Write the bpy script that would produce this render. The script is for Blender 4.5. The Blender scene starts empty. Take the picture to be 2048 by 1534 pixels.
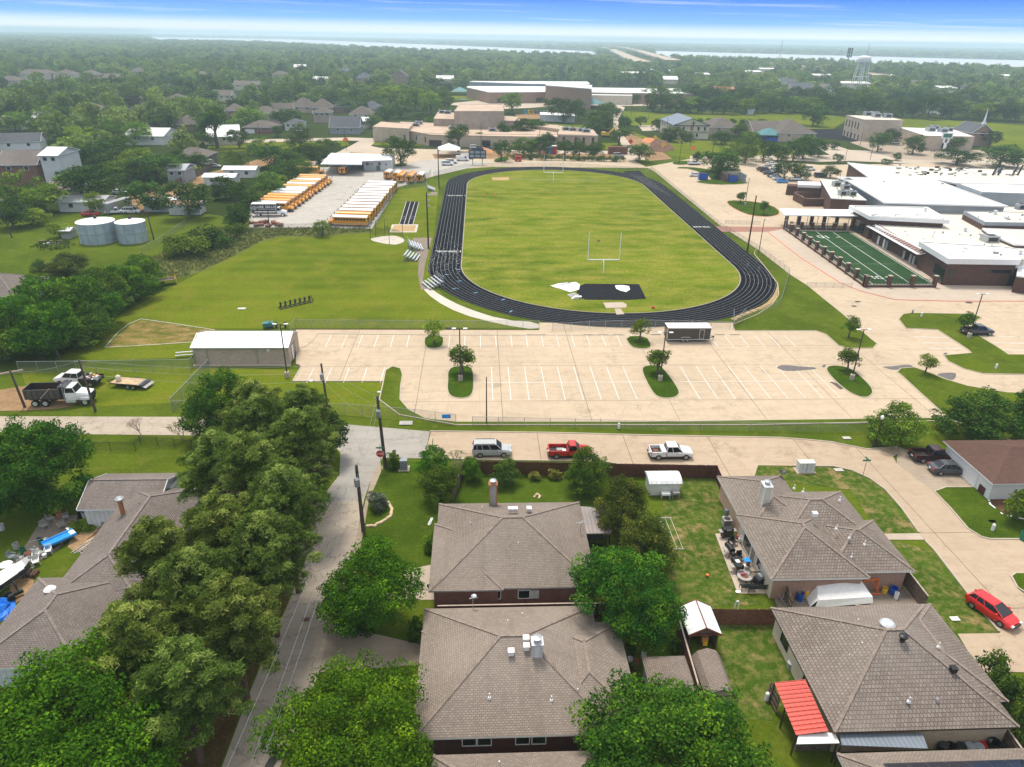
import bpy,math,random
import numpy as np
from mathutils import Vector,Matrix
R=math.radians
rnd=random.Random(7)
SC=bpy.context.scene
COL=SC.collection
# ------------------------------------------------------------------ camera, sky, sun, exposure
F_PX,CAM_H=1420.0,48.0
YAW,ROLL=R(-2.9),R(0.97)
PITCH=math.atan(693.6*math.cos(ROLL)/F_PX)
_f=Vector((math.sin(-YAW)*math.cos(PITCH),math.cos(YAW)*math.cos(PITCH),-math.sin(PITCH)))
_r0=Vector((math.cos(YAW),math.sin(YAW),0.0))
_d0=_f.cross(_r0)
_r=_r0*math.cos(ROLL)-_d0*math.sin(ROLL)
_d=_d0*math.cos(ROLL)+_r0*math.sin(ROLL)
cam_data=bpy.data.cameras.new('camera')
cam=bpy.data.objects.new('camera',cam_data)
COL.objects.link(cam)
cam.matrix_world=Matrix(((_r.x,-_d.x,-_f.x,0),(_r.y,-_d.y,-_f.y,0),(_r.z,-_d.z,-_f.z,CAM_H),(0,0,0,1)))
cam_data.sensor_width=36.0
cam_data.lens=F_PX/2048*36.0
cam_data.clip_start=1.0
cam_data.clip_end=40000.0
SC.camera=cam
SUN_DIR=Vector((-0.12,0.36,0.92)).normalized()
sun_el=math.asin(SUN_DIR.z)
sun_az=math.atan2(SUN_DIR.x,SUN_DIR.y)
world=bpy.data.worlds.new('World');SC.world=world
world.use_nodes=True
def build_world():
 nt=world.node_tree;N=nt.nodes;L=nt.links
 for n in list(N):N.remove(n)
 out=N.new('ShaderNodeOutputWorld');bg=N.new('ShaderNodeBackground')
 bg.inputs['Strength'].default_value=0.10
 sky=N.new('ShaderNodeTexSky');sky.sky_type='NISHITA';sky.sun_disc=False
 sky.sun_elevation=sun_el;sky.sun_rotation=sun_az
 sky.air_density=1.0;sky.dust_density=2.0;sky.ozone_density=2.0
 tc=N.new('ShaderNodeTexCoord')
 nrm=N.new('ShaderNodeVectorMath');nrm.operation='NORMALIZE'
 L.new(tc.outputs['Generated'],nrm.inputs[0])
 sep=N.new('ShaderNodeSeparateXYZ');L.new(nrm.outputs[0],sep.inputs[0])
 ramp=N.new('ShaderNodeValToRGB')
 mr=N.new('ShaderNodeMapRange');mr.inputs[1].default_value=-0.02;mr.inputs[2].default_value=0.60
 L.new(sep.outputs['Z'],mr.inputs[0]);L.new(mr.outputs[0],ramp.inputs[0])
 el=ramp.color_ramp
 def stop(z,c,first=[True]):
  p=(z+0.02)/0.62
  if z==-0.02:e=el.elements[0];e.position=0
  elif z==0.60:e=el.elements[1];e.position=1
  else:e=el.elements.new(p)
  e.color=(*c,1)
 stop(-0.02,(.86,.90,.92));stop(0.60,(.86,.87,.89))
 stop(0.004,(.86,.91,.94));stop(0.009,(.66,.80,.96));stop(0.018,(.20,.47,.96))
 stop(0.045,(.040,.22,.78));stop(0.12,(.09,.27,.72));stop(0.30,(.60,.68,.80))
 sc10=N.new('ShaderNodeVectorMath');sc10.operation='SCALE';sc10.inputs['Scale'].default_value=10.0
 L.new(ramp.outputs[0],sc10.inputs[0])
 at=N.new('ShaderNodeMath');at.operation='ARCTAN2'
 L.new(sep.outputs['X'],at.inputs[0]);L.new(sep.outputs['Y'],at.inputs[1])
 cb=N.new('ShaderNodeCombineXYZ')
 m1=N.new('ShaderNodeMath');m1.operation='MULTIPLY';m1.inputs[1].default_value=2.6
 m2=N.new('ShaderNodeMath');m2.operation='MULTIPLY';m2.inputs[1].default_value=120.0
 m3=N.new('ShaderNodeMath');m3.operation='ADD'
 m4=N.new('ShaderNodeMath');m4.operation='MULTIPLY';m4.inputs[1].default_value=1.4
 L.new(at.outputs[0],m1.inputs[0]);L.new(sep.outputs['Z'],m2.inputs[0])
 L.new(at.outputs[0],m4.inputs[0]);L.new(m2.outputs[0],m3.inputs[0]);L.new(m4.outputs[0],m3.inputs[1])
 L.new(m1.outputs[0],cb.inputs[0]);L.new(m3.outputs[0],cb.inputs[1])
 no=N.new('ShaderNodeTexNoise');no.inputs['Scale'].default_value=1.1;no.inputs['Detail'].default_value=5
 no.inputs['Roughness'].default_value=0.62
 L.new(cb.outputs[0],no.inputs['Vector'])
 cr=N.new('ShaderNodeMapRange');cr.inputs[1].default_value=0.53;cr.inputs[2].default_value=0.80
 cr.inputs[3].default_value=0;cr.inputs[4].default_value=0.75
 L.new(no.outputs[0],cr.inputs[0])
 mxc=N.new('ShaderNodeMix');mxc.data_type='RGBA'
 L.new(cr.outputs[0],mxc.inputs[0]);L.new(sc10.outputs[0],mxc.inputs[6]);mxc.inputs[7].default_value=(7.6,8.3,9.4,1)
 mx=N.new('ShaderNodeMix');mx.data_type='RGBA';mx.inputs[0].default_value=0.90
 L.new(sky.outputs[0],mx.inputs[6]);L.new(mxc.outputs[2],mx.inputs[7])
 L.new(mx.outputs[2],bg.inputs['Color']);L.new(bg.outputs[0],out.inputs[0])
build_world()
sun_data=bpy.data.lights.new('sun','SUN')
sun_data.energy=2.9;sun_data.angle=R(16);sun_data.color=(1.0,0.93,0.82)
sun=bpy.data.objects.new('sun',sun_data);COL.objects.link(sun)
sun.rotation_euler=(-SUN_DIR).to_track_quat('-Z','Y').to_euler()
sun.location=(0,0,300)
SC.view_settings.view_transform='Standard';SC.view_settings.look='None'
SC.view_settings.exposure=0.42;SC.view_settings.gamma=1.0
SC.view_settings.use_curve_mapping=False
SC.cycles.use_denoising=True
SC.cycles.max_bounces=5;SC.cycles.diffuse_bounces=2;SC.cycles.glossy_bounces=2
SC.cycles.transparent_max_bounces=12;SC.cycles.transmission_bounces=3;SC.cycles.volume_bounces=1
# ------------------------------------------------------------------ where a pixel of a survey photo lands on the ground
def G(px,py,z=0.0):
 d=_f*F_PX+_r*(px-1024)+_d*(py-767)
 t=(z-CAM_H)/d.z
 return(d.x*t,d.y*t)
def GP(pts,z=0.0):return[G(p[0],p[1],z)for p in pts]
def proj(x,y,z):
 v=Vector((x,y,z-CAM_H));k=F_PX/v.dot(_f)
 return 1024+v.dot(_r)*k,767+v.dot(_d)*k,k
def hgt(bx,by,ty):
 x,y=G(bx,by);lo,hi=0.0,120.0
 for _ in range(30):
  m=(lo+hi)/2
  if proj(x,y,m)[1]>ty:lo=m
  else:hi=m
 return lo
 # ------------------------------------------------------------------ materials
MATS={}
def lin(c):
 return tuple(((v/255)/12.92 if v/255<=0.04045 else((v/255+0.055)/1.055)**2.4)for v in c)
class NT:
 def __init__(s,name):
  m=bpy.data.materials.new(name);m.use_nodes=True
  s.m=m;s.t=m.node_tree;s.N=s.t.nodes;s.L=s.t.links
  s.bsdf=s.N['Principled BSDF']
  s.tc=s.N.new('ShaderNodeTexCoord')
  s.geo=None
 def pos(s):
  if s.geo is None:s.geo=s.N.new('ShaderNodeNewGeometry')
  return s.geo.outputs['Position']
 def noise(s,scale,detail=3,rough=.55,vec=None,stretch=None):
  n=s.N.new('ShaderNodeTexNoise');n.inputs['Scale'].default_value=scale
  n.inputs['Detail'].default_value=detail;n.inputs['Roughness'].default_value=rough
  v=vec if vec is not None else s.pos()
  if stretch:
   mp=s.N.new('ShaderNodeMapping');mp.inputs['Scale'].default_value=stretch
   s.L.new(v,mp.inputs['Vector']);v=mp.outputs[0]
  s.L.new(v,n.inputs['Vector']);return n.outputs[0]
 def rng(s,v,a,b,c=0.,d=1.):
  n=s.N.new('ShaderNodeMapRange');s.L.new(v,n.inputs[0])
  for i,x in enumerate((a,b,c,d)):n.inputs[i+1].default_value=x
  return n.outputs[0]
 def mix(s,f,a,b,mode='MIX'):
  n=s.N.new('ShaderNodeMix');n.data_type='RGBA';n.blend_type=mode
  for sock,v in((n.inputs[0],f),(n.inputs[6],a),(n.inputs[7],b)):
   if hasattr(v,'is_output'):s.L.new(v,sock)
   elif isinstance(v,(int,float)):sock.default_value=v
   else:sock.default_value=(*v[:3],1)
  return n.outputs[2]
 def ramp(s,v,stops):
  n=s.N.new('ShaderNodeValToRGB');s.L.new(v,n.inputs[0]);e=n.color_ramp.elements
  e[0].position,e[0].color=stops[0][0],(*stops[0][1],1)
  e[1].position,e[1].color=stops[-1][0],(*stops[-1][1],1)
  for p,c in stops[1:-1]:
   x=e.new(p);x.color=(*c,1)
  return n.outputs[0]
 def bump(s,v,strength=.4,dist=.05):
  b=s.N.new('ShaderNodeBump');b.inputs['Strength'].default_value=strength
  b.inputs['Distance'].default_value=dist
  s.L.new(v,b.inputs['Height']);s.L.new(b.outputs[0],s.bsdf.inputs['Normal'])
 def done(s,col,rough=.8,metal=0.,spec=.3):
  if hasattr(col,'is_output'):s.L.new(col,s.bsdf.inputs['Base Color'])
  else:s.bsdf.inputs['Base Color'].default_value=(*col[:3],1)
  s.bsdf.inputs['Roughness'].default_value=rough;s.bsdf.inputs['Metallic'].default_value=metal
  s.bsdf.inputs['Specular IOR Level'].default_value=spec
  return s.m
def plain(name,c,rough=.6,metal=0.,var=.18,scale=3.,spec=.4):
 if name in MATS:return MATS[name]
 t=NT(name);a=t.noise(scale,4)
 col=t.mix(t.rng(a,.3,.7),[x*(1-var)for x in c],[min(1,x*(1+var))for x in c])
 MATS[name]=t.done(col,rough,metal,spec);return MATS[name]
def grass(name,g1,g2,dry,dryamt=.5,stripe=0.,fine=2.2,big=.06,bigs=None,dirt=None,dirtamt=.6):
 g1,g2,dry=[[x*k for x in c]for c,k in((g1,.62),(g2,.80),(dry,.90))];dirt=dirt and[x*.8 for x in dirt]
 t=NT(name)
 a=t.noise(big,5,.6,stretch=bigs);b=t.noise(fine,4,.7);c=t.noise(big*6,4,.65,stretch=bigs)
 col=t.mix(t.rng(a,.42,.58),g1,g2)
 st=t.noise(1.0,3,.6,stretch=(.12,1.3,1));col=t.mix(t.rng(st,.35,.65,0,.28),col,[x*.6 for x in g1])
 col=t.mix(t.rng(c,.65-dryamt*.25,.85-dryamt*.2,0,.85),col,dry)
 if dirt:
  d=t.noise(.35,5,.7)
  col=t.mix(t.rng(d,dirtamt,dirtamt+.1,0,.9),col,dirt)
 if stripe:
  w=t.N.new('ShaderNodeTexWave');w.bands_direction='Y';w.inputs['Scale'].default_value=.05
  w.inputs['Distortion'].default_value=1.2;w.inputs['Detail'].default_value=2
  t.L.new(t.pos(),w.inputs['Vector'])
  col=t.mix(t.rng(w.outputs[1],.2,.8,0,stripe),col,[x*1.35 for x in g2])
 col=t.mix(t.rng(b,.34,.66,0,.5),col,[x*.42 for x in g1])
 f2=t.noise(fine*5,2,.6)
 col=t.mix(t.rng(f2,.38,.68,0,.42),col,[x*1.5 for x in g2])
 t.bump(b,.5,.12)
 MATS[name]=t.done(col,1,0,0);return MATS[name]
def shingle(name,base,light,dark,su=.62,sv=.165,bump=.6):
 base,light,dark=[[x*.80 for x in c]for c in(base,light,dark)]
 t=NT(name)
 mp=t.N.new('ShaderNodeMapping');t.L.new(t.tc.outputs['UV'],mp.inputs['Vector'])
 b=t.N.new('ShaderNodeTexBrick');t.L.new(mp.outputs[0],b.inputs['Vector'])
 b.offset=.5;b.inputs['Scale'].default_value=1.0
 b.inputs['Brick Width'].default_value=su*.46;b.inputs['Row Height'].default_value=sv
 b.inputs['Mortar Size'].default_value=.028;b.inputs['Mortar Smooth'].default_value=.2;b.inputs['Bias'].default_value=-.1
 b.inputs['Color1'].default_value=(*light,1);b.inputs['Color2'].default_value=(*base,1)
 b.inputs['Mortar'].default_value=(*dark,1)
 wn=t.noise(.9,3,.7);w2=t.noise(.12,3)
 col=t.mix(t.rng(wn,.35,.7,0,.35),b.outputs[0],[x*.72 for x in base])
 col=t.mix(t.rng(w2,.4,.7,0,.3),col,[min(1,x*1.25)for x in light])
 fn=t.noise(9,2)
 col=t.mix(t.rng(fn,.35,.65,0,.3),col,dark)
 sk=t.noise(1.3,4,.6,vec=t.tc.outputs['UV'],stretch=(1,.12,1));col=t.mix(t.rng(sk,.52,.75,0,.4),col,[x*.65 for x in base])
 t.bump(b.outputs[1],-bump,.03)
 MATS[name]=t.done(col,.95,0,.05);return MATS[name]
def brick(name,c1,c2,mortar,w=.22,h=.075,uvscale=1.0):
 t=NT(name)
 b=t.N.new('ShaderNodeTexBrick');t.L.new(t.tc.outputs['UV'],b.inputs['Vector'])
 b.inputs['Scale'].default_value=uvscale
 b.inputs['Brick Width'].default_value=w;b.inputs['Row Height'].default_value=h;b.inputs['Mortar Size'].default_value=.008
 b.inputs['Color1'].default_value=(*c1,1);b.inputs['Color2'].default_value=(*c2,1);b.inputs['Mortar'].default_value=(*mortar,1)
 n=t.noise(.8,4,.7)
 col=t.mix(t.rng(n,.35,.65,0,.5),b.outputs[0],[x*.8 for x in c1])
 t.bump(b.outputs[1],-.4,.01)
 MATS[name]=t.done(col,.9,0,.2);return MATS[name]
def ribbed(name,c,pitch=.3,axis='X',rough=.4,metal=0.,var=.12):
 t=NT(name)
 w=t.N.new('ShaderNodeTexWave');w.bands_direction='X';w.inputs['Scale'].default_value=.314/pitch
 t.L.new(t.tc.outputs['UV'],w.inputs['Vector'])
 n=t.noise(.5,4,.6)
 col=t.mix(t.rng(n,.3,.7),[x*(1-var)for x in c],[min(1,x*(1+var))for x in c])
 col=t.mix(t.rng(w.outputs[1],.0,.25,.35,0),col,[x*.5 for x in c])
 t.bump(w.outputs[1],.6,.03)
 MATS[name]=t.done(col,rough,metal,.4);return MATS[name]
def pavement(name,c,stain,joint=0.,jc=None,crack=.0,patchy=.5,rough=.9,fine=6.,cs=.28):
 c=[x*.80 for x in c];stain=[x*.80 for x in stain]
 t=NT(name)
 a=t.noise(.05,5,.65);b=t.noise(.6,5,.7);f=t.noise(fine,3,.7)
 col=t.mix(t.rng(a,.3,.7),[x*.9 for x in c],[min(1,x*1.08)for x in c])
 col=t.mix(t.rng(b,.45,.8,0,patchy),col,stain)
 sp=t.noise(.16,8,.78);col=t.mix(t.rng(sp,.56,.68,0,patchy*.9),col,[x*.62 for x in stain])
 ty=t.noise(2.2,4,.6,stretch=(.05,1,1));col=t.mix(t.rng(ty,.58,.75,0,patchy*.6),col,[x*.7 for x in stain])
 s2=t.noise(.9,4,.6,stretch=(.12,1,1))
 col=t.mix(t.rng(s2,.5,.8,0,patchy*.7),col,stain)
 col=t.mix(t.rng(f,.3,.7,0,.16),col,[x*.6 for x in c])
 if joint:
  bk=t.N.new('ShaderNodeTexBrick');bk.offset=0;t.L.new(t.pos(),bk.inputs['Vector'])
  bk.inputs['Scale'].default_value=1;bk.inputs['Brick Width'].default_value=joint;bk.inputs['Row Height'].default_value=joint
  bk.inputs['Mortar Size'].default_value=.03
  col=t.mix(t.rng(bk.outputs[1],0,1,0,.35),col,[x*.55 for x in c])
 if crack:
  v=t.N.new('ShaderNodeTexVoronoi');v.feature='DISTANCE_TO_EDGE';v.inputs['Scale'].default_value=cs
  wv=t.N.new('ShaderNodeVectorMath');wv.operation='ADD'
  nn=t.N.new('ShaderNodeTexNoise');nn.inputs['Scale'].default_value=.8;t.L.new(t.pos(),nn.inputs['Vector'])
  s=t.N.new('ShaderNodeVectorMath');s.operation='SCALE';s.inputs['Scale'].default_value=2.5
  t.L.new(nn.outputs[1],s.inputs[0]);t.L.new(t.pos(),wv.inputs[0]);t.L.new(s.outputs[0],wv.inputs[1])
  t.L.new(wv.outputs[0],v.inputs['Vector'])
  col=t.mix(t.rng(v.outputs[0],0,.03*min(1,cs*3),crack,0),col,[x*.35 for x in c])
 t.bump(f,.25,.02)
 MATS[name]=t.done(col,rough,0,.04);return MATS[name]
def leafmat(name,c,tip,var=.35,trans=.25,stand=False):
 t=NT(name)
 at=t.N.new('ShaderNodeAttribute');at.attribute_name='tone'
 oi=t.N.new('ShaderNodeObjectInfo')
 col=t.ramp(at.outputs['Fac'],[(0.,[x*.62 for x in c]),(.5,c),(1.,tip)])
 hs=t.N.new('ShaderNodeHueSaturation');t.L.new(col,hs.inputs['Color'])
 t.L.new(t.rng(oi.outputs['Random'],0,1,1-var,1+var*.8),hs.inputs['Value'])
 m=t.N.new('ShaderNodeMath');m.operation='FRACT'
 m0=t.N.new('ShaderNodeMath');m0.operation='MULTIPLY';m0.inputs[1].default_value=7.31
 t.L.new(oi.outputs['Random'],m0.inputs[0]);t.L.new(m0.outputs[0],m.inputs[0])
 t.L.new(t.rng(m.outputs[0],0,1,.485,.512),hs.inputs['Hue'])
 col=hs.outputs[0]
 if stand:n=t.noise(.035,2,.5);n2=t.noise(.008,2,.5);col=t.mix(t.rng(n,.4,.62,0,.6),col,[x*.62 for x in c]);col=t.mix(t.rng(n2,.45,.65,0,.5),col,[x*1.15 for x in tip])
 tr=t.N.new('ShaderNodeBsdfTranslucent');t.L.new(col,tr.inputs[0])
 mx=t.N.new('ShaderNodeMixShader');mx.inputs[0].default_value=trans
 t.done(col,.8,0,.04)
 t.L.new(t.bsdf.outputs[0],mx.inputs[1]);t.L.new(tr.outputs[0],mx.inputs[2])
 t.L.new(mx.outputs[0],t.N['Material Output'].inputs[0])
 MATS[name]=t.m;return t.m
def wiremesh(name,c,op=.2):
 t=NT(name);t.done(c,.5,.3,.4)
 t.bsdf.inputs['Alpha'].default_value=op
 MATS[name]=t.m;return t.m
M=MATS
# ------------------------------------------------------------------ mesh builder and object helpers
class MB:
 def __init__(s,*mats):s.v=[];s.f=[];s.mi=[];s.uv=[];s.mats=list(mats);s.cur=0;s.sm=False;s.smooth=[]
 def m(s,mat):
  if mat not in s.mats:s.mats.append(mat)
  s.cur=s.mats.index(mat);return s
 def face(s,pts,uv=None):
  i=len(s.v);s.v+=[tuple(p)for p in pts];s.f.append(tuple(range(i,i+len(pts))));s.mi.append(s.cur);s.smooth.append(s.sm)
  if uv is None:
   a=Vector(pts[1])-Vector(pts[0]);b=Vector(pts[-1])-Vector(pts[0]);n=a.cross(b)
   if abs(n.z)>.92*max(n.length,1e-9):uv=[(p[0],p[1])for p in pts]
   else:
    h=Vector((-n.y,n.x,0))
    if h.length<1e-9:h=Vector((1,0,0))
    h.normalize();w=n.normalized().cross(h)
    if w.z<0:w=-w
    uv=[(Vector(p).dot(h),Vector(p).dot(w))for p in pts]
  s.uv+=list(uv)
 def box(s,x0,y0,z0,x1,y1,z1,bottom=True):
  a,b,c,d=(x0,y0),(x1,y0),(x1,y1),(x0,y1)
  s.prism([a,b,c,d],z0,z1,bottom)
 def cbox(s,cx,cy,z0,w,d,h,ang=0.):
  ca,sa=math.cos(ang),math.sin(ang)
  s.prism([(cx+x*ca-y*sa,cy+x*sa+y*ca)for x,y in((-w/2,-d/2),(w/2,-d/2),(w/2,d/2),(-w/2,d/2))],z0,z0+h)
 def prism(s,pts,z0,z1,bottom=True,top=True):
  ar=sum(pts[i][0]*pts[(i+1)%len(pts)][1]-pts[(i+1)%len(pts)][0]*pts[i][1]for i in range(len(pts)))
  if ar<0:pts=pts[::-1]
  n=len(pts)
  for i in range(n):
   a,b=pts[i],pts[(i+1)%n]
   s.face([(*a,z0),(*b,z0),(*b,z1),(*a,z1)])
  if top:s.face([(*p,z1)for p in pts])
  if bottom:s.face([(*p,z0)for p in reversed(pts)])
 def bar(s,p,q,w,h=None):
  h=h or w;p=Vector(p);q=Vector(q);d=(q-p)
  if d.length<1e-6:return
  d.normalize();u=d.cross(Vector((0,0,1)))
  if u.length<1e-3:u=Vector((1,0,0))
  u.normalize();n=u.cross(d)
  c=[u*(-w/2)+n*(-h/2),u*(w/2)+n*(-h/2),u*(w/2)+n*(h/2),u*(-w/2)+n*(h/2)]
  A=[p+k for k in c];B=[q+k for k in c]
  for i in range(4):s.face([A[i],A[(i+1)%4],B[(i+1)%4],B[i]])
  s.face(A[::-1]);s.face(B)
 def tube(s,p,q,r0,r1=None,n=8,cap=True):
  r1=r0 if r1 is None else r1;p=Vector(p);q=Vector(q);d=(q-p)
  if d.length<1e-6:return
  d.normalize();u=d.cross(Vector((0,0,1)))
  if u.length<1e-3:u=Vector((1,0,0))
  u.normalize();w=u.cross(d);sm=s.sm;s.sm=True
  ring=[u*math.cos(2*math.pi*k/n)+w*math.sin(2*math.pi*k/n)for k in range(n)]
  A=[p+k*r0 for k in ring];B=[q+k*r1 for k in ring]
  for i in range(n):s.face([A[i],A[(i+1)%n],B[(i+1)%n],B[i]])
  s.sm=False
  if cap:
   s.face(A[::-1])
   if r1>1e-4:s.face(B)
  s.sm=sm
 def lathe(s,cx,cy,prof,n=24):
  sm=s.sm;s.sm=True
  for(r0,z0),(r1,z1)in zip(prof[:-1],prof[1:]):
   for k in range(n):
    a,b=2*math.pi*k/n,2*math.pi*(k+1)/n
    P=[(cx+r0*math.cos(a),cy+r0*math.sin(a),z0),(cx+r0*math.cos(b),cy+r0*math.sin(b),z0),(cx+r1*math.cos(b),cy+r1*math.sin(b),z1),(cx+r1*math.cos(a),cy+r1*math.sin(a),z1)]
    if r0<1e-5:P=[P[0],P[2],P[3]]
    elif r1<1e-5:P=P[:3]
    s.face(P,[(2*math.pi*(k+.5)/n*max(r0,r1),z0)]*len(P)if False else[(2*math.pi*(k if j in(0,3)else k+1)/n*max(r0,r1),p[2])for j,p in enumerate(P)])
  s.sm=sm
 def poly(s,pts,z):s.face([(*p,z)for p in(pts if sum(pts[i][0]*pts[(i+1)%len(pts)][1]-pts[(i+1)%len(pts)][0]*pts[i][1]for i in range(len(pts)))>0 else pts[::-1])])
 def mesh(s,name):
  me=bpy.data.meshes.new(name);me.from_pydata(s.v,[],s.f)
  for m_ in s.mats:me.materials.append(m_)
  me.polygons.foreach_set('material_index',s.mi);me.polygons.foreach_set('use_smooth',s.smooth)
  u=me.uv_layers.new(name='UVMap');u.data.foreach_set('uv',[c for p in s.uv for c in p]);me.update()
  return me
 def build(s,name,parent=None,loc=None):
  o=bpy.data.objects.new(name,s.mesh(name));COL.objects.link(o)
  if parent:o.parent=parent
  if loc:o.location=loc
  return o
def tag(o,label=None,cat=None,group=None,kind=None):
 if label:o['label']=label
 if cat:o['category']=cat
 if group:o['group']=group
 if kind:o['kind']=kind
 return o
def thing(name,label,cat,loc=(0,0,0),rz=0.,group=None):
 o=bpy.data.objects.new(name,None);COL.objects.link(o);o.empty_display_size=.3
 o.location=loc;o.rotation_euler=(0,0,rz);return tag(o,label,cat,group)
def kids(o):return CH.get(o.name,[])
def dup(o,loc=None,rz=None,label=None,group=None,scale=None,parent=None,linkmap=None):
 c=o.copy();COL.objects.link(c)
 if parent is not None:c.parent=parent
 if loc is not None:c.location=loc
 if rz is not None:c.rotation_euler=(0,0,rz)
 if scale is not None:c.scale=(scale,)*3 if isinstance(scale,(int,float))else scale
 if label:c['label']=label
 if group:c['group']=group
 for ch in list(PROTO_KIDS.get(o.name,())):dup(ch,parent=c)
 return c
PROTO_KIDS={}
def remember(root):
 """note the children of a built thing once, so copies need no scan"""
 def rec(o,allk):
  ks=[k for k in allk if k.parent==o]
  PROTO_KIDS[o.name]=ks
  for k in ks:rec(k,allk)
 rec(root,[o for o in COL.objects if o.parent is not None]);return root
def structure(name,mb,**k):return tag(mb.build(name),kind='structure',**k)
def chaikin(p,n=2,closed=True):
 for _ in range(n):
  q=[]
  rng_=range(len(p))if closed else range(len(p)-1)
  if not closed:q.append(p[0])
  for i in rng_:
   a,b=p[i],p[(i+1)%len(p)]
   q+=[(a[0]*.75+b[0]*.25,a[1]*.75+b[1]*.25),(a[0]*.25+b[0]*.75,a[1]*.25+b[1]*.75)]
  if not closed:q.append(p[-1])
  p=q
 return p
def ccw(p):
 return p if sum(p[i][0]*p[(i+1)%len(p)][1]-p[(i+1)%len(p)][0]*p[i][1]for i in range(len(p)))>0 else p[::-1]
def offset(p,d):
 p=ccw(p);n=len(p);o=[]
 for i in range(n):
  a,b,c=Vector(p[i-1]),Vector(p[i]),Vector(p[(i+1)%n])
  e1=(b-a);e2=(c-b)
  if e1.length<1e-6 or e2.length<1e-6:o.append(p[i]);continue
  n1=Vector((e1.y,-e1.x)).normalized();n2=Vector((e2.y,-e2.x)).normalized()
  m=n1+n2
  m=n1 if m.length<.3 else m/max(m.dot(n1),.5)
  o.append((b.x+m.x*d,b.y+m.y*d))
 return o
def strip(pts,w):
 """ribbon polygon of width w along a polyline"""
 Lp,Rp=[],[]
 for i,p in enumerate(pts):
  a=Vector(pts[max(0,i-1)]);b=Vector(pts[min(len(pts)-1,i+1)]);d=(b-a).normalized();n=Vector((-d.y,d.x))*w/2
  Lp.append((p[0]+n.x,p[1]+n.y));Rp.append((p[0]-n.x,p[1]-n.y))
 return Lp,Rp
def ribbon(mb,pts,w,z,closed=False):
 if closed:pts=list(pts)+[pts[0]]
 Lp,Rp=strip(pts,w)
 for i in range(len(pts)-1):mb.face([(*Rp[i],z),(*Rp[i+1],z),(*Lp[i+1],z),(*Lp[i],z)])
def clip(p,ax,lo,hi):
 def half(q,s,lim):
  r=[]
  for i in range(len(q)):
   a,b=q[i],q[(i+1)%len(q)];ia,ib=s*a[ax]<=s*lim,s*b[ax]<=s*lim
   if ia:r.append(a)
   if ia!=ib:
    t=(lim-a[ax])/(b[ax]-a[ax]);r.append((a[0]+t*(b[0]-a[0]),a[1]+t*(b[1]-a[1])))
  return r
 p=half(p,1,hi)
 return half(p,-1,lo)if len(p)>=3 else p
def inside(pt,poly):
 x,y=pt;c=False;n=len(poly);j=n-1
 for i in range(n):
  xi,yi=poly[i];xj,yj=poly[j]
  if(yi>y)!=(yj>y)and x<(xj-xi)*(y-yi)/(yj-yi+1e-12)+xi:c=not c
  j=i
 return c
CLEAR=[]
# ------------------------------------------------------------------ materials of the place
grass('lawn',(.080,.130,.010),(.125,.170,.014),(.17,.165,.040),.45,big=.07,dirt=(.26,.17,.09),dirtamt=.70)
grass('yard_lawn',(.055,.105,.008),(.09,.14,.012),(.15,.14,.035),.3,big=.12,dirt=(.30,.20,.10),dirtamt=.68)
grass('worn_lawn',(.050,.110,.010),(.085,.145,.016),(.26,.21,.08),.85,big=.2,dirt=(.42,.27,.14),dirtamt=.54)
grass('mown_field',(.105,.165,.009),(.165,.205,.013),(.21,.18,.03),.7,stripe=.22,big=.035,bigs=(1,.8,1))
grass('infield_grass',(.085,.150,.008),(.165,.225,.012),(.31,.27,.055),1.1,stripe=.2,big=.035,bigs=(.5,1,1),fine=1.6)
grass('island_grass',(.045,.10,.008),(.070,.12,.010),(.12,.13,.02),.35,big=.3)
grass('weeds',(.10,.13,.03),(.15,.17,.045),(.24,.20,.10),.8,big=.2,fine=1.2)
grass('forest_floor',(.035,.060,.014),(.055,.080,.018),(.11,.10,.04),.3,big=.02)
grass('pine_straw',(.14,.075,.035),(.12,.10,.03),(.24,.14,.07),.6,big=.3)
grass('bare_earth',(.34,.21,.11),(.42,.27,.15),(.5,.36,.22),.4,big=.15)
grass('diamond_dirt',(.14,.15,.025),(.19,.18,.035),(.42,.26,.13),1.0,big=.1,bigs=(.5,1,1))
pavement('lot_concrete',(.625,.50,.36),(.44,.34,.25),joint=4.6,patchy=.62,crack=.35,cs=.05)
pavement('street_concrete',(.56,.435,.315),(.40,.29,.20),patchy=.65,crack=.35,cs=.07)
pavement('pale_concrete',(.60,.50,.40),(.40,.34,.27),patchy=.4,joint=3)
pavement('white_concrete',(.66,.60,.52),(.45,.40,.34),patchy=.4)
pavement('old_asphalt',(.54,.455,.36),(.33,.28,.23),crack=.55,patchy=.6)
pavement('grey_asphalt',(.44,.41,.365),(.26,.24,.21),crack=.5,patchy=.5)
pavement('bus_yard',(.56,.52,.47),(.36,.33,.29),patchy=.75)
pavement('dark_asphalt',(.018,.018,.022),(.04,.04,.045),patchy=.4)
pavement('driveway',(.47,.38,.29),(.25,.19,.14),patchy=.6,joint=3.5)
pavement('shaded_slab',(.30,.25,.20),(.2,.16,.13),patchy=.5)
pavement('red_pavers',(.42,.22,.17),(.34,.2,.16),patchy=.4)
pavement('kerb_concrete',(.58,.50,.40),(.42,.35,.27),patchy=.5)
pavement('joint_tar',(.14,.10,.07),(.09,.07,.05),patchy=.5)
pavement('track_rubber',(.006,.0065,.009),(.014,.015,.019),patchy=.35)
pavement('sand',(.52,.36,.18),(.44,.29,.14),patchy=.5)
plain('line_white',(.66,.66,.64),.7,var=.25,scale=1.5)
plain('track_line',(.17,.175,.20),.7,var=.45,scale=1.2)
plain('worn_white',(.50,.50,.50),.8,var=.3)
plain('blue_mark',(.15,.35,.55),.7,var=.2)
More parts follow.
